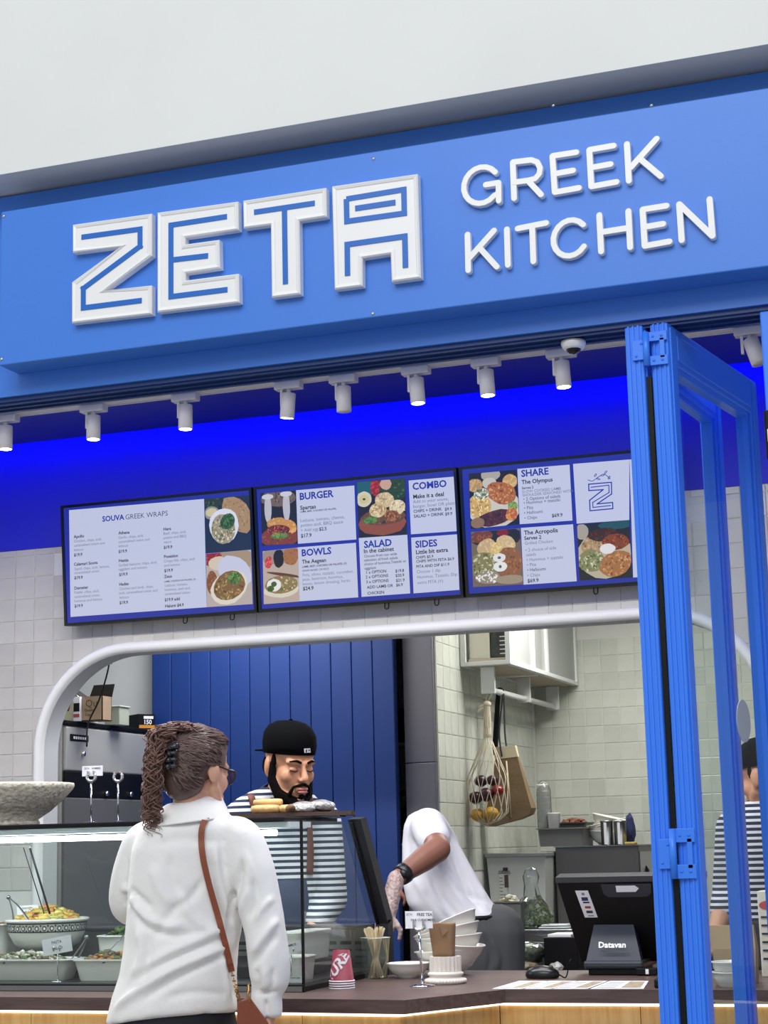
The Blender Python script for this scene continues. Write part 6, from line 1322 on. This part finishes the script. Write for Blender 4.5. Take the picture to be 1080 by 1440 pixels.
# hair
HAIR = mat('brown_hair', '#614b45', .4, var=.3, vscale=40, objvar=0); HAIR2 = mat('brown_curls', '#795a50', .5, var=.3, vscale=60)
b = MB(); b.T = HT.copy()
b.ell((0, -.016, .040), (.083, .103, .090), None, 3); b.ell((0, -.052, -.015), (.068, .062, .072), None, 3); b.ell((0, -.062, -.052), (.050, .042, .035)); b.ell((0, .035, .072), (.066, .055, .052), None, 3)
base = blob(b, .006, 6); keep = base.V(); Li = np.linalg.inv(HT); loc = keep@Li[:3, :3].T+Li[:3, 3]
bad = ((loc[:, 1] > .012) & (loc[:, 2] < .018)) | ((loc[:, 2] < -.012+.6*(loc[:, 1]+.02)-.02) & (loc[:, 1] > -.028)) | (loc[:, 1] > .078)
hb = MB().add(keep, [q for q in base.f if not any(bad[i] for i in q)], smooth=True); part('hair', hb, HAIR, woman)
HB = bvh(base); clipL = np.array([-.004, -.112, .040]); b = MB(); rg = random.Random(12); Hin = lambda p: HT[:3, :3]@np.array(p)+HT[:3, 3]
for k in range(620):
    th = rg.uniform(-2.75, 2.75)
    if abs(th) < 1.25: st = np.array([.075*sin(th), .075*cos(th)+.01, .075+.02*cos(th)+rg.uniform(-.01, .05)])
    else:
        st = np.array([.08*sin(th), .09*cos(th)-.01, rg.uniform(-.075, .06) if abs(th) > 1.9 else rg.uniform(.01, .07)])
    P = []; ph = rg.uniform(0, 6); wv = rg.uniform(.0, .006); m_ = 10; tw = rg.uniform(-.035, .035)
    for i in range(m_+1):
        u = i/m_; p = st*(1-u)+(clipL+np.array([rg.uniform(-.001, .001), 0, tw]))*u; c0 = np.array([0, -.02, .02]); d = p-c0; d /= np.linalg.norm(d)+1e-9
        d = d+np.array([0, 0, wv*12*sin(ph+u*10)*.16]); d /= np.linalg.norm(d)
        o_ = Hin(c0+d*.2); dv = HT[:3, :3]@(-d); h = HB.ray_cast(Vector(o_), Vector(dv))
        if h[0] is not None: P.append(np.array(h[0])+HT[:3, :3]@d*(.0015+.003*rg.random()+.0035*sin(u*13+ph)))
    if len(P) > 5: b.tube(P, np.interp(np.linspace(0, 1, len(P)), [0, .2, .9, 1], [.001, .0032, .0036, .002]), 5)
part('hair_strands', b, HAIR, woman, kind='stuff')
b = MB(); ct = Hin(clipL); rg = random.Random(5)
def curl(P, r0, rad, turns, ph):
    S_ = spline(P, 12); n2 = len(S_); out_ = []
    for i, p in enumerate(S_): u = i/(n2-1); out_.append(p+RW*rad*min(1, u*3)*sin(ph+turns*2*pi*u)+AW*rad*min(1, u*3)*cos(ph+turns*2*pi*u)*.8)
    b.tube(out_, np.interp(np.linspace(0, 1, n2), [0, .1, .8, 1], [r0*.6, r0, r0*.8, r0*.25]), 5)
for k in range(300):
    j = lambda s_: (rg.uniform(-s_, s_)); D = lambda x, y, s_, dy=0: at(x+j(s_*1.3), y+j(s_*.8), YP-.10+j(.025)+dy)
    if k < 70: P = [D(240, 1048, 6, .03), D(230, 1028, 8, 0), D(216, 1032, 8, -.01), D(210, 1058, 7, -.02), D(208, 1090, 6), D(206, 1122, 7), D(205, 1140, 8)]
    elif k < 190: P = [D(233, 1052, 6, .02), D(222, 1048, 7), D(212, 1066, 7, -.02), D(208, 1096, 7, -.02), D(207, 1128, 7), D(207, 1150, 9), D(210, 1172, 8)][:rg.choice((5, 6, 6, 7))]
    else: P = [D(262, 1030, 14, .06), D(246, 1022, 9, .03), D(228, 1026, 7), D(216, 1042, 6), D(212, 1062, 6)]
    P = [p+RW*.013 for p in P]; curl(P, rg.uniform(.0016, .0030), rg.uniform(.006, .016), rg.choice((-1, 1))*rg.uniform(3, 7.5), rg.uniform(0, 6))
part('ponytail', b, HAIR2, woman, kind='stuff')
b = MB().tube(spline([at(216, 1150, YP-.09), at(217, 1185, YP-.10), at(213, 1215, YP-.10), at(204, 1240, YP-.09)], 8), .0012, 5); part('loose_strand', b, HAIR2, woman)
CLIP = mat('dark_hair_clip', '#2b2f36', .18, coat=.4); b = MB()
for k in range(4):
    y = 1048+9*k; b.ell(at(247-.8*k, y, YP-.112+.004*k), (.011, .013, .0085), None, 2); b.ell(at(240-1.2*k, y+3, YP-.125), (.009, .01, .008)); b.tube(spline([at(236, y, YP-.12), at(243, y+2, YP-.135), at(249, y+3, YP-.115)], 4), .0045, 7)
b.tube(spline([at(228, 1042, YP-.10), at(224, 1054, YP-.12), at(230, 1064, YP-.12)], 5), .009, 8, flat=.5)
part('claw_clip', b, CLIP, woman)
# glasses
b = MB(); T = HT; Hp = lambda x, y, z: HT[:3, :3]@np.array([x, y, z])*1.0+HT[:3, 3]
for s_ in (-1, 1):
    P = [Hp(s_*.035+.026*cos(a)*(1+.12*sin(a)), .100-.006*abs(cos(a)), -.006+.021*sin(a)) for a in np.linspace(0, 2*pi, 25)]; b.tube(P, .0024, 6)
    b.tube(spline([Hp(s_*.064, .094, .006), Hp(s_*.074, .05, .008), Hp(s_*.082, .0, .012), Hp(s_*.080, -.02, -.002)], 5), .0027, 6)
b.tube([Hp(-.012, .104, 0), Hp(.012, .104, 0)], .002, 6); part('glasses_frame', b, mat('tortoise_frame', '#2a1a16', .25), woman)
for s_ in (-1, 1): part('lens', MB().add([Hp(s_*.035+.024*cos(a), .0985, -.006+.019*sin(a)) for a in np.linspace(0, 2*pi, 17)[:-1]], [tuple(range(16))]), glass('lens_glass', '#b8b0a8', 2.5), woman)
# shoulder bag
LEA = mat('tan_leather', '#8a4a32', .45, bump=.1, bscale=120)
bag = thing('shoulder_bag', 'tan leather shoulder bag with brown strap and gold chain at her hip', 'bag', at(350, 1440, YP-.04))
path = spline([(290, 1151, 0), (284, 1164, 0), (283, 1185, 0), (286, 1210, 0), (294, 1245, 0), (303, 1278, 0), (312, 1312, 0), (319, 1340, 0), (325, 1366, 0)], 7); P = [hit(TR, p[0], p[1], .003) for p in path]; P = [p for p in P if p is not None]
P = [P[0]+AW*.10+UZ*-.012, P[0]+AW*.05+UZ*.016]+P; P = np.array(P); P[3:-3] = (P[1:-5]+P[2:-4]+P[3:-3]+P[4:-2]+P[5:-1])/5-AW*.003
b = MB(); V = []
for i, p in enumerate(P):
    tg = P[min(i+1, len(P)-1)]-P[max(i-1, 0)]; tg /= np.linalg.norm(tg); wv = np.cross(tg, -AW); wv /= np.linalg.norm(wv)
    V += [p-wv*.0085-AW*.004, p+wv*.0085-AW*.004, p+wv*.0085, p-wv*.0085]
F = [(4*i+j, 4*i+(j+1) % 4, 4*i+4+(j+1) % 4, 4*i+4+j) for i in range(len(P)-1) for j in range(4)]; b.add(V, F, smooth=False); part('strap', b, LEA, bag)
ch = spline([P[-1]-AW*.004, at(331, 1385, YP-.125), at(335, 1402, YP-.12), at(339, 1420, YP-.11)], 5); GOLD = mat('gold_metal', '#b8894a', .25, 1); b = MB()
for i in range(len(ch)-1):
    m_ = (ch[i]+ch[i+1])/2; d = ch[i+1]-ch[i]; d /= np.linalg.norm(d); s_ = RW if i % 2 else AW
    b.tube([m_+d*.0075*cos(a)+s_*.0045*sin(a) for a in np.linspace(0, 2*pi, 11)], .0016, 5)
part('chain', b, GOLD, bag)
bb_ = [at(334, 1411, YP-.13), at(352, 1404, YP-.10), at(378, 1440, YP-.06), at(374, 1500, YP-.06), at(334, 1500, YP-.13)]
b = MB(); n = len(bb_); b.add(bb_+[p+AW*.06 for p in bb_], [tuple(range(n)), tuple(range(2*n-1, n-1, -1))]+[(i, (i+1) % n, n+(i+1) % n, n+i) for i in range(n)], smooth=False); part('pouch', b, LEA, bag)
b = MB().tube(spline([at(349, 1384, YP-.09), at(350, 1392, YP-.095), at(348, 1400, YP-.10), at(352, 1410, YP-.1)], 4), .003, 6); part('zip_pull', b, GOLD, bag)

# ---- worker in the backwards cap behind the case
STR = stripes('navy_stripe_cloth', '#e6e6ea', '#1d2c48', .0225, .52); NAVY = mat('navy_knit', '#16294a', .8)
YM, PM = 6.16, 381.; RM, AM = np.array([.924, .383, 0]), np.array([-.383, .924, 0])
man = thing('person', 'bearded worker in a backwards black cap and striped shirt behind the case', 'person', (at(395, 1200, YM)[0], YM+.1, 0))
Hm = at(407, 1076, YM-.02); fm = -AM*.866+RM*.5; MT = frame(Hm, (fm[0], fm[1], -.20)); MS = 1.09
b = MB(); nkm = at(396, 1124, YM+.06); head(b, MT, MS, nkm)
chm, plm = at(395, 1195, YM+.1), at(394, 1340, YM+.1); b.cap(nkm, chm, .06, .10, 14); b.cap(chm, plm, .11, .12, 16)
J = {}
for s_, px in ((-1, 332), (1, 456)):
    sh = at(px, 1154, YM+.09); el = at(px+s_*12, 1265, YM+.10); wr = at(395+s_*38, 1315, YM-.02); wr[1] = 6.16; b.cap(chm+UZ*.05, sh, .08, .055, 12); b.cap(sh, el, .05, .042, 12); b.cap(el, wr, .042, .03, 12); hand(b, wr, (-s_*.6*RM-AM*.25-UZ*.3), UZ-AM*.2, 1.05, .5, s_)
    hp = plm+RM*s_*.09; k_ = np.array([hp[0], hp[1], .5]); a_ = np.array([hp[0], hp[1], .09]); legs(b, hp, k_, a_, (.09, .062, .045)); J[s_] = (sh, el, wr, hp, k_, a_)
SKM = mat('skin_olive', '#c9906e', .5, var=.06, vscale=30); part('body', blob(b, .0047, 3), SKM, man)
S = [(1106, 368, 422, .062, .05), (1112, 350, 436, .080, .06), (1121, 332, 446, .098, .07), (1133, 316, 456, .112, .085), (1152, 309, 466, .122, .095), (1190, 322, 464, .128, .10), (1240, 330, 458, .125, .10), (1300, 332, 456, .13, .10), (1345, 330, 458, .135, .10)]
b = MB().loft(sections(S, YM, PM, RM, AM))
for s_ in (-1, 1): sh, el, wr = J[s_][:3]; b.cap(sh, el, .066, .056, 14); b.cap(el, el+(wr-el)*.6, .055, .048, 14)
part('shirt', blob(b, .010, 4), STR, man)
r = []
for rr, dz in ((.062, .012), (.074, .010), (.084, -.008), (.078, -.016), (.064, -.006)): r.append([at(396, 1114, YM+.045)+RM*rr*1.12*cos(a)+AM*(rr*1.02*sin(a))+UZ*(dz+.034*sin(a)) for a in np.linspace(0, 2*pi, 33)[:-1]])
part('neckband', MB().loft(r, caps=False), NAVY, man)
b = MB().loft(sections([(1330, 328, 460, .140, .10), (1370, 326, 462, .142, .10), (1400, 328, 460, .14, .10)], YM, PM, RM, AM))
for s_ in (-1, 1): _, _, _, hp, k_, a_ = J[s_]; b.cap(hp, k_, .10, .075, 14); b.cap(k_, a_, .075, .06, 12)
part('trousers', blob(b, .014, 3), mat('black_trousers', '#15161f', .8), man)
for s_ in (-1, 1): part('shoe', shoe(J[s_][5], -AM), BLACK, man)
def inhead(T, sc, vox, build, sm=3):
    o = MB(); build(o); V = o.V()*sc; V = V@T[:3, :3].T+T[:3, 3]; q = MB().add(V, o.f, smooth=True); return blob(q, vox, sm) if vox else q
def beard(o):
    for s_ in (-1, 1):
        o.cap((s_*.070, .006, .006), (s_*.068, .010, -.045), .011, .017); o.cap((s_*.068, .010, -.045), (s_*.052, .040, -.092), .018, .022); o.cap((s_*.052, .040, -.092), (s_*.006, .078, -.118), .023, .025)
        o.cap((s_*.004, .1075, -.050), (s_*.030, .092, -.060), .0062, .0048); o.cap((s_*.030, .092, -.060), (s_*.036, .080, -.085), .005, .008)
    o.ell((0, .082, -.118), (.030, .026, .020)); o.ell((0, .1005, -.090), (.012, .010, .008)); o.ell((0, .045, -.115), (.045, .035, .025))
BRD = mat('black_beard', '#0d0a08', .95, spec=.1, bump=.6, bscale=220); part('beard', inhead(MT, MS, .0042, beard, 2), BRD, man)
def lips(o): o.ell((0, .1045, -.0655), (.020, .0075, .0052)); o.ell((0, .1045, -.0755), (.019, .009, .0068))
part('lips', inhead(MT, MS, 0, lips), mat('lip_skin', '#b06a62', .5), man)
def brows(o):
    for s_ in (-1, 1): o.tube(spline([(s_*.013, .1015, .0215), (s_*.030, .0985, .0275), (s_*.050, .084, .0235)], 5), np.interp(np.linspace(0, 1, 11), [0, .5, 1], [.0045, .0045, .002]), 6)
part('eyebrows', inhead(MT, MS, 0, brows), BRD, man)
def lashes(o):
    for s_ in (-1, 1): o.tube(spline([(s_*.0165, .0895, -.0055), (s_*.030, .0938, -.0085), (s_*.045, .0860, -.0055)], 5), .0017, 6)
part('eyelashes', inhead(MT, MS, 0, lashes), BLACK, man)
def sidehair(o):
    for s_ in (-1, 1): o.ell((s_*.068, .012, .020), (.010, .014, .026)); o.ell((s_*.060, -.050, -.005), (.012, .028, .035))
    o.ell((0, -.07, -.012), (.048, .028, .040))
part('hair', inhead(MT, MS, .005, sidehair), BRD, man)
CAPM = mat('black_cap_cloth', '#050608', .9, bump=.1, bscale=150, spec=.1)
b = MB(); rows = []; o = MB()
for k, (zz, sx, sy, cy) in enumerate(((.046, .0845, .105, -.010), (.075, .0885, .109, -.012), (.106, .085, .104, -.014), (.131, .071, .087, -.016), (.1465, .047, .058, -.016), (.1525, .018, .022, -.016))):
    rows.append([(sx*cos(a), cy+sy*sin(a), zz-.014*(1-sin(a))*.5*(1 if k == 0 else .6 if k == 1 else .2)) for a in np.linspace(0, 2*pi, 41)[:-1]])
o.loft([[(x*.95, y*.95, z) for x, y, z in rows[0]]]+rows); V = o.V()*MS@MT[:3, :3].T+MT[:3, 3]; cap_ = thing('cap', 'black cap worn backwards by the bearded worker', 'cap', Hm+UZ*.05)
part('crown', MB().add(V, o.f, smooth=True), CAPM, cap_)
o = MB(); r2 = []
for w_, th in ((0, .0), (1, .0)): pass
o.prism([(-.062, 0), (-.066, -.03), (-.05, -.062), (-.02, -.075), (.02, -.075), (.05, -.062), (.066, -.03), (.062, 0)], (0, -.100, .036), (1, 0, 0), (0, 1, .18), (0, .0, .004)); V = o.V()*MS@MT[:3, :3].T+MT[:3, 3]; part('brim', MB().add(V, o.f), CAPM, cap_)
o = MB().ell((0, -.016, .153), (.007, .007, .004)); V = o.V()*MS@MT[:3, :3].T+MT[:3, 3]; part('button', MB().add(V, o.f), CAPM, cap_)
CB = BVHTree.FromPolygons([Vector(v) for v in np.concatenate([np.array(rows).reshape(-1, 3)])*MS@MT[:3, :3].T+MT[:3, 3]], [(i*40+j, i*40+(j+1) % 40, (i+1)*40+(j+1) % 40, (i+1)*40+j) for i in range(5) for j in range(40)])
def patch(pxs, mt, name, off): 
    P = [hit(CB, x, y, off) for x, y in pxs]
    if all(p is not None for p in P): part(name, MB().add(P+[p+AM*.002 for p in P], [tuple(range(len(P)))]+[(i, (i+1) % len(P), len(P)+(i+1) % len(P), len(P)+i) for i in range(len(P))]), mt, cap_)
patch([(427, 1052.5), (435.5, 1052), (436, 1058), (427.5, 1058.5)], CARD, 'badge', .003); patch([(429.2, 1054), (431, 1053.6), (431, 1057.6), (429.4, 1058)], BLACK, 'badge_mark', .0036); patch([(433, 1053.5), (435, 1053.6), (434.6, 1056.2), (433.2, 1056)], mat('badge_grey', '#6a7060', .6), 'badge_mark', .0036)
patch([(380.2, 1052.5), (387.6, 1056.6), (381.2, 1060.2)], CARD, 'side_mark', .003)
SB_ = mat('brown_apron_strap', '#6e3a2c', .6)
for pth, lb in (([(351, 1104), (354, 1116), (358, 1128), (362, 1145), (365, 1180)], 'l'), ([(430, 1124), (434, 1136), (436, 1155), (437, 1185)], 'r')):
    pass
shm = MB(); shm.v = []; 
for ch_ in man.children:
    if ch_.name.startswith('shirt'): me_ = ch_.data; off_ = np.array(ch_.location)+np.array(man.location); SMT = BVHTree.FromPolygons([Vector(np.array(v.co)+off_) for v in me_.vertices], [tuple(p.vertices) for p in me_.polygons])
for pth in ([(351, 1111), (354, 1120), (358, 1134), (362, 1154), (366, 1190), (368, 1230)], [(432, 1116), (435, 1128), (437, 1150), (437, 1190), (435, 1230)]):
    P = [hit(SMT, x, y, .004) for x, y in pth]; P = np.array([p for p in P if p is not None])
    if len(P) > 2: P = spline(np.vstack([P[0]+AM*.08, P]), 5); part('apron_strap', MB().tube(P, .014, 8, flat=.3), SB_, man)
b = MB().loft(sections([(1238, 345, 445, .138, .098), (1300, 335, 452, .140, .098), (1420, 335, 455, .15, .098), (1520, 335, 455, .15, .098)], YM, PM, RM, AM)); part('apron', b, NAVY, man)

# ---- worker in the white T-shirt bending behind the counter
YT, PT_ = 6.86, 346.; RT, AT = np.array([.945, .327, 0]), np.array([-.327, .945, 0])
bend = thing('person', 'worker in a white T-shirt bending over with a gloved hand behind the counter', 'person', (at(680, 1300, YT)[0], YT, 0))
b = MB(); plT = at(668, 1312, YT+.02); chT = at(608, 1190, YT+.10); b.cap(plT, chT, .085, .085, 16); hT = at(612, 1205, YT+.40); nT = at(604, 1185, YT+.24); b.cap(chT, nT, .07, .055, 12)
head(b, frame(hT, (-.5, .6, -.9), (-.4, .6, .7)), 1.0, nT)
shT, elT, wrT = at(602, 1162, YT-.02), at(616, 1194, YT-.20), at(557, 1236, YT-.40)
b.cap(chT, shT, .07, .056, 12); b.cap(shT, elT, .056, .050, 14); b.cap(elT, elT+(wrT-elT)*.35, .050, .048, 14); b.cap(elT+(wrT-elT)*.35, wrT, .048, .030, 14)
hd = at(545, 1286, YT-.46)-wrT; hand(b, wrT+hd*.18, hd, -AT*.9-RT*.3, .84, .35, 1)
sh2 = at(604, 1190, YT+.22); el2 = sh2+np.array([.09, .12, -.24]); wr2 = el2+np.array([.10, .06, -.20]); b.cap(chT, sh2, .07, .055, 12); b.cap(sh2, el2, .05, .042, 12); b.cap(el2, wr2, .042, .03, 12); hand(b, wr2, (.2, .2, -.7), (0, -1, .2), 1, .4, 1)
LT = {}
for s_ in (-1, 1): hp = plT+RT*s_*.09; k_ = np.array([hp[0], hp[1]-.03, .5]); a_ = np.array([hp[0], hp[1], .09]); legs(b, hp, k_, a_, (.095, .065, .045)); LT[s_] = (hp, k_, a_)
SKT = mat('skin_brown', '#855846', .5, var=.08, vscale=25); part('body', blob(b, .006, 3), SKT, bend)
S = [(1139, 586, 610, .05, .12), (1146, 574, 624, .09, .11), (1160, 568, 633, .12, .10), (1185, 566, 644, .135, .09), (1215, 566, 660, .14, .07), (1245, 568, 676, .14, .05), (1270, 574, 691, .138, .03), (1288, 590, 704, .135, .02), (1305, 606, 708, .13, .02)]
b = MB().loft(sections(S, YT, PT_, RT, AT)); b.cap(shT, shT+(elT-shT)*.62, .072, .067, 16); b.cap(chT, shT, .11, .076, 14)
FT = [([(640, 1180), (655, 1210), (672, 1245), (690, 1275)], 4, .007), ([(632, 1190), (646, 1225), (664, 1262), (682, 1285)], 4, -.008), ([(612, 1210), (634, 1245), (660, 1282)], 5, .007), ([(600, 1225), (622, 1262), (650, 1295)], 4, -.007), ([(580, 1230), (600, 1262), (625, 1292)], 5, .006), ([(640, 1250), (660, 1258), (685, 1270)], 3, -.005), ([(590, 1195), (600, 1202), (612, 1214)], 3, -.006), ([(626, 1172), (640, 1200), (650, 1225)], 4, -.006), ([(572, 1170), (574, 1210), (572, 1250)], 4, -.006), ([(655, 1235), (670, 1262), (690, 1282)], 3, .006), ([(625, 1215), (645, 1240), (668, 1268)], 3, -.007), ([(596, 1250), (612, 1275), (636, 1298)], 4, -.006)]; FT = [(p, w_, a*1.5) for p, w_, a in FT]
part('t_shirt', blob(b, .010, 3, folds(FT, PT_, AT)), mat('white_tshirt_cloth', '#dedee4', .85), bend)
b = MB().loft(sections([(1286, 604, 705, .128, .02), (1310, 606, 714, .14, .02), (1350, 610, 716, .145, .02), (1400, 612, 714, .14, .02)], YT, PT_, RT, AT))
for s_ in (-1, 1): hp, k_, a_ = LT[s_]; b.cap(hp, k_, .112, .085, 14); b.cap(k_, a_, .085, .07, 12)
FP = [([(690, 1318), (700, 1345), (696, 1370)], 4, .008), ([(680, 1312), (690, 1340), (686, 1370)], 3, -.008)]
part('trousers', blob(b, .012, 3, folds(FP, PT_, AT)), mat('grey_trousers', '#4b4c4e', .85), bend)
part('belt', MB().loft(sections([(1287, 616, 703, .124, .02), (1294, 616, 705, .126, .02)], YT, PT_, RT, AT)), BLACK, bend)
for s_ in (-1, 1): part('shoe', shoe(LT[s_][2], AT), BLACK, bend)
dw = (elT-wrT)/np.linalg.norm(elT-wrT)
part('watch', MB().tube([wrT+dw*.022, wrT+dw*.026, wrT+dw*.054, wrT+dw*.058], [.034, .039, .041, .036], 18).ell(wrT+dw*.040-AT*.034, (.018, .012, .018)), mat('black_watch', '#16161a', .35), bend)
b = MB(); hand(b, wrT+hd*.14, hd, -AT*.9-RT*.3, 1.06, .35, 1); b.cap(wrT+hd*.0, wrT+hd*.4, .033, .033, 14)
gl = MB(); part('glove', blob(b, .0045, 2), mat('clear_plastic_glove', '#b79f98', .3, var=.4, vscale=70, bump=1, bscale=60), bend)

# ---- third worker seen through the door glass
Y3, P3_ = 6.6, 390.; R3, A3_ = np.array([.99, .14, 0]), np.array([-.14, .99, 0])
far = thing('person', 'worker in a striped shirt and black cap seen through the folded glass door', 'person', (at(1074, 1200, Y3)[0], Y3, 0))
b = MB(); H3 = at(1078, 1094, Y3-.02); T3 = frame(H3, (-.85, .5, -.15)); n3 = at(1076, 1134, Y3); head(b, T3, 1.0, n3); ch3, pl3 = at(1070, 1200, Y3), at(1070, 1340, Y3); b.cap(n3, ch3, .06, .1, 14); b.cap(ch3, pl3, .1, .115, 14); J3 = {}
for s_, px in ((-1, 1030), (1, 1110)):
    sh = at(px, 1163, Y3); el = at(px-8, 1255, Y3+.02); wr = at(px-26, 1322, Y3-.12) if s_ < 0 else at(px-20, 1310, Y3+.16); b.cap(ch3+UZ*.05, sh, .07, .05, 12); b.cap(sh, el, .048, .04, 12); b.cap(el, wr, .04, .03, 12); hand(b, wr, (-.5, -.2, -.6), (0, -.5, .6), 1, .5, s_)
    hp = pl3+R3*s_*.085; k_ = np.array([hp[0], hp[1], .5]); a_ = np.array([hp[0], hp[1], .09]); legs(b, hp, k_, a_); J3[s_] = (sh, el, wr, hp, k_, a_)
part('body', blob(b, .0065, 3), SKM, far); part('hair', inhead(T3, 1.03, .006, sidehair), BRD, far)
b = MB().loft(sections([(1124, 1052, 1098, .06), (1134, 1040, 1108, .09), (1152, 1027, 1116, .11), (1190, 1024, 1116, .12), (1250, 1028, 1112, .12), (1315, 1026, 1114, .12)], Y3, P3_, R3, A3_))
for s_ in (-1, 1): sh, el, wr = J3[s_][:3]; b.cap(sh, el, .062, .054, 14); b.cap(el, el+(wr-el)*.35, .053, .048, 12)
part('shirt', blob(b, .010, 4), stripes('dark_stripe_cloth', '#d6d6de', '#161d33', .021, .45), far)
b = MB().loft(sections([(1290, 1025, 1115, .125), (1350, 1023, 1117, .13), (1400, 1025, 1115, .13)], Y3, P3_, R3, A3_))
for s_ in (-1, 1): _, _, _, hp, k_, a_ = J3[s_]; b.cap(hp, k_, .10, .075, 14); b.cap(k_, a_, .075, .06, 12)
part('trousers', blob(b, .014, 3), mat('black_trousers', '#15161f', .8), far)
for s_ in (-1, 1): part('shoe', shoe(J3[s_][5], A3_), BLACK, far)
cap3 = thing('cap', 'black cap of the worker seen through the door glass', 'cap', H3+UZ*.04)
o = MB().loft([[(x*.95, y*.95, z) for x, y, z in rows[0]]]+rows); part('crown', MB().add(o.V()@T3[:3, :3].T+T3[:3, 3], o.f, smooth=True), CAPM, cap3)
o = MB().prism([(-.062, 0), (-.066, .03), (-.05, .062), (-.02, .075), (.02, .075), (.05, .062), (.066, .03), (.062, 0)], (0, .085, .046), (1, 0, 0), (0, 1, -.15), (0, 0, .004)); part('brim', MB().add(o.V()@T3[:3, :3].T+T3[:3, 3], o.f), CAPM, cap3)

# things on the counter behind the folded door
x = at(1032, 1345, 5.62)[0]; t = thing('paper_bag', 'brown paper bag on the counter behind the folded door', 'bag', (x, 5.66, CT)); hb_ = at(1030, 1302, 5.62)[2]-CT
b = MB().loft([[(x+.06*u, 5.66+.035*v, CT) for u, v in ((-1, -1), (1, -1), (1, 1), (-1, 1))], [(x+.066*u, 5.66+.03*v, CT+hb_*.6) for u, v in ((-1, -1), (1, -1), (1, 1), (-1, 1))], [(x+.07*u-.01, 5.66+.012*v, CT+hb_) for u, v in ((-1, -1), (1, -1), (1, 1), (-1, 1))]], smooth=False); part('bag', b, mat('brown_paper', '#a58a68', .85), t)
for i, (z, lb) in enumerate(((0, 'lower white takeaway dish behind the folded door'), (.03, 'upper white takeaway dish behind the folded door'))): solo('takeaway_dish', bowl(MB(), (at(1030, 1385, 5.52)[0], 5.525, CT+z), .06, .045, .04), CERAM, lb, 'dish', 'white takeaway dishes')
x = at(1076, 1300, 5.9)[0]; t = thing('printed_box', 'cream box with a red oval print at the right edge of the picture', 'box', (x+.06, 5.95, CT)); z0, z1 = CT, at(1070, 1253, 5.9)[2]
part('box', MB().box(x-.02, x+.16, 5.9, 6.0, z0, z1, .003), mat('cream_box', '#d8d2c4', .7), t)
b = MB(); b.add([(x+.028*cos(a)+.012, 5.8985, z1-.045+.014*sin(a)) for a in np.linspace(0, 2*pi, 21)[:-1]], [tuple(range(20))]); part('red_oval', b, mat('red_print', '#b5483c', .6), t)
b = MB()
for k in range(6): b.box(x-.012, x+.05-.008*(k % 2), 5.898, 5.8995, z1-.085-.026*k, z1-.079-.026*k)
part('printed_lines', b, INK, t, kind='stuff')
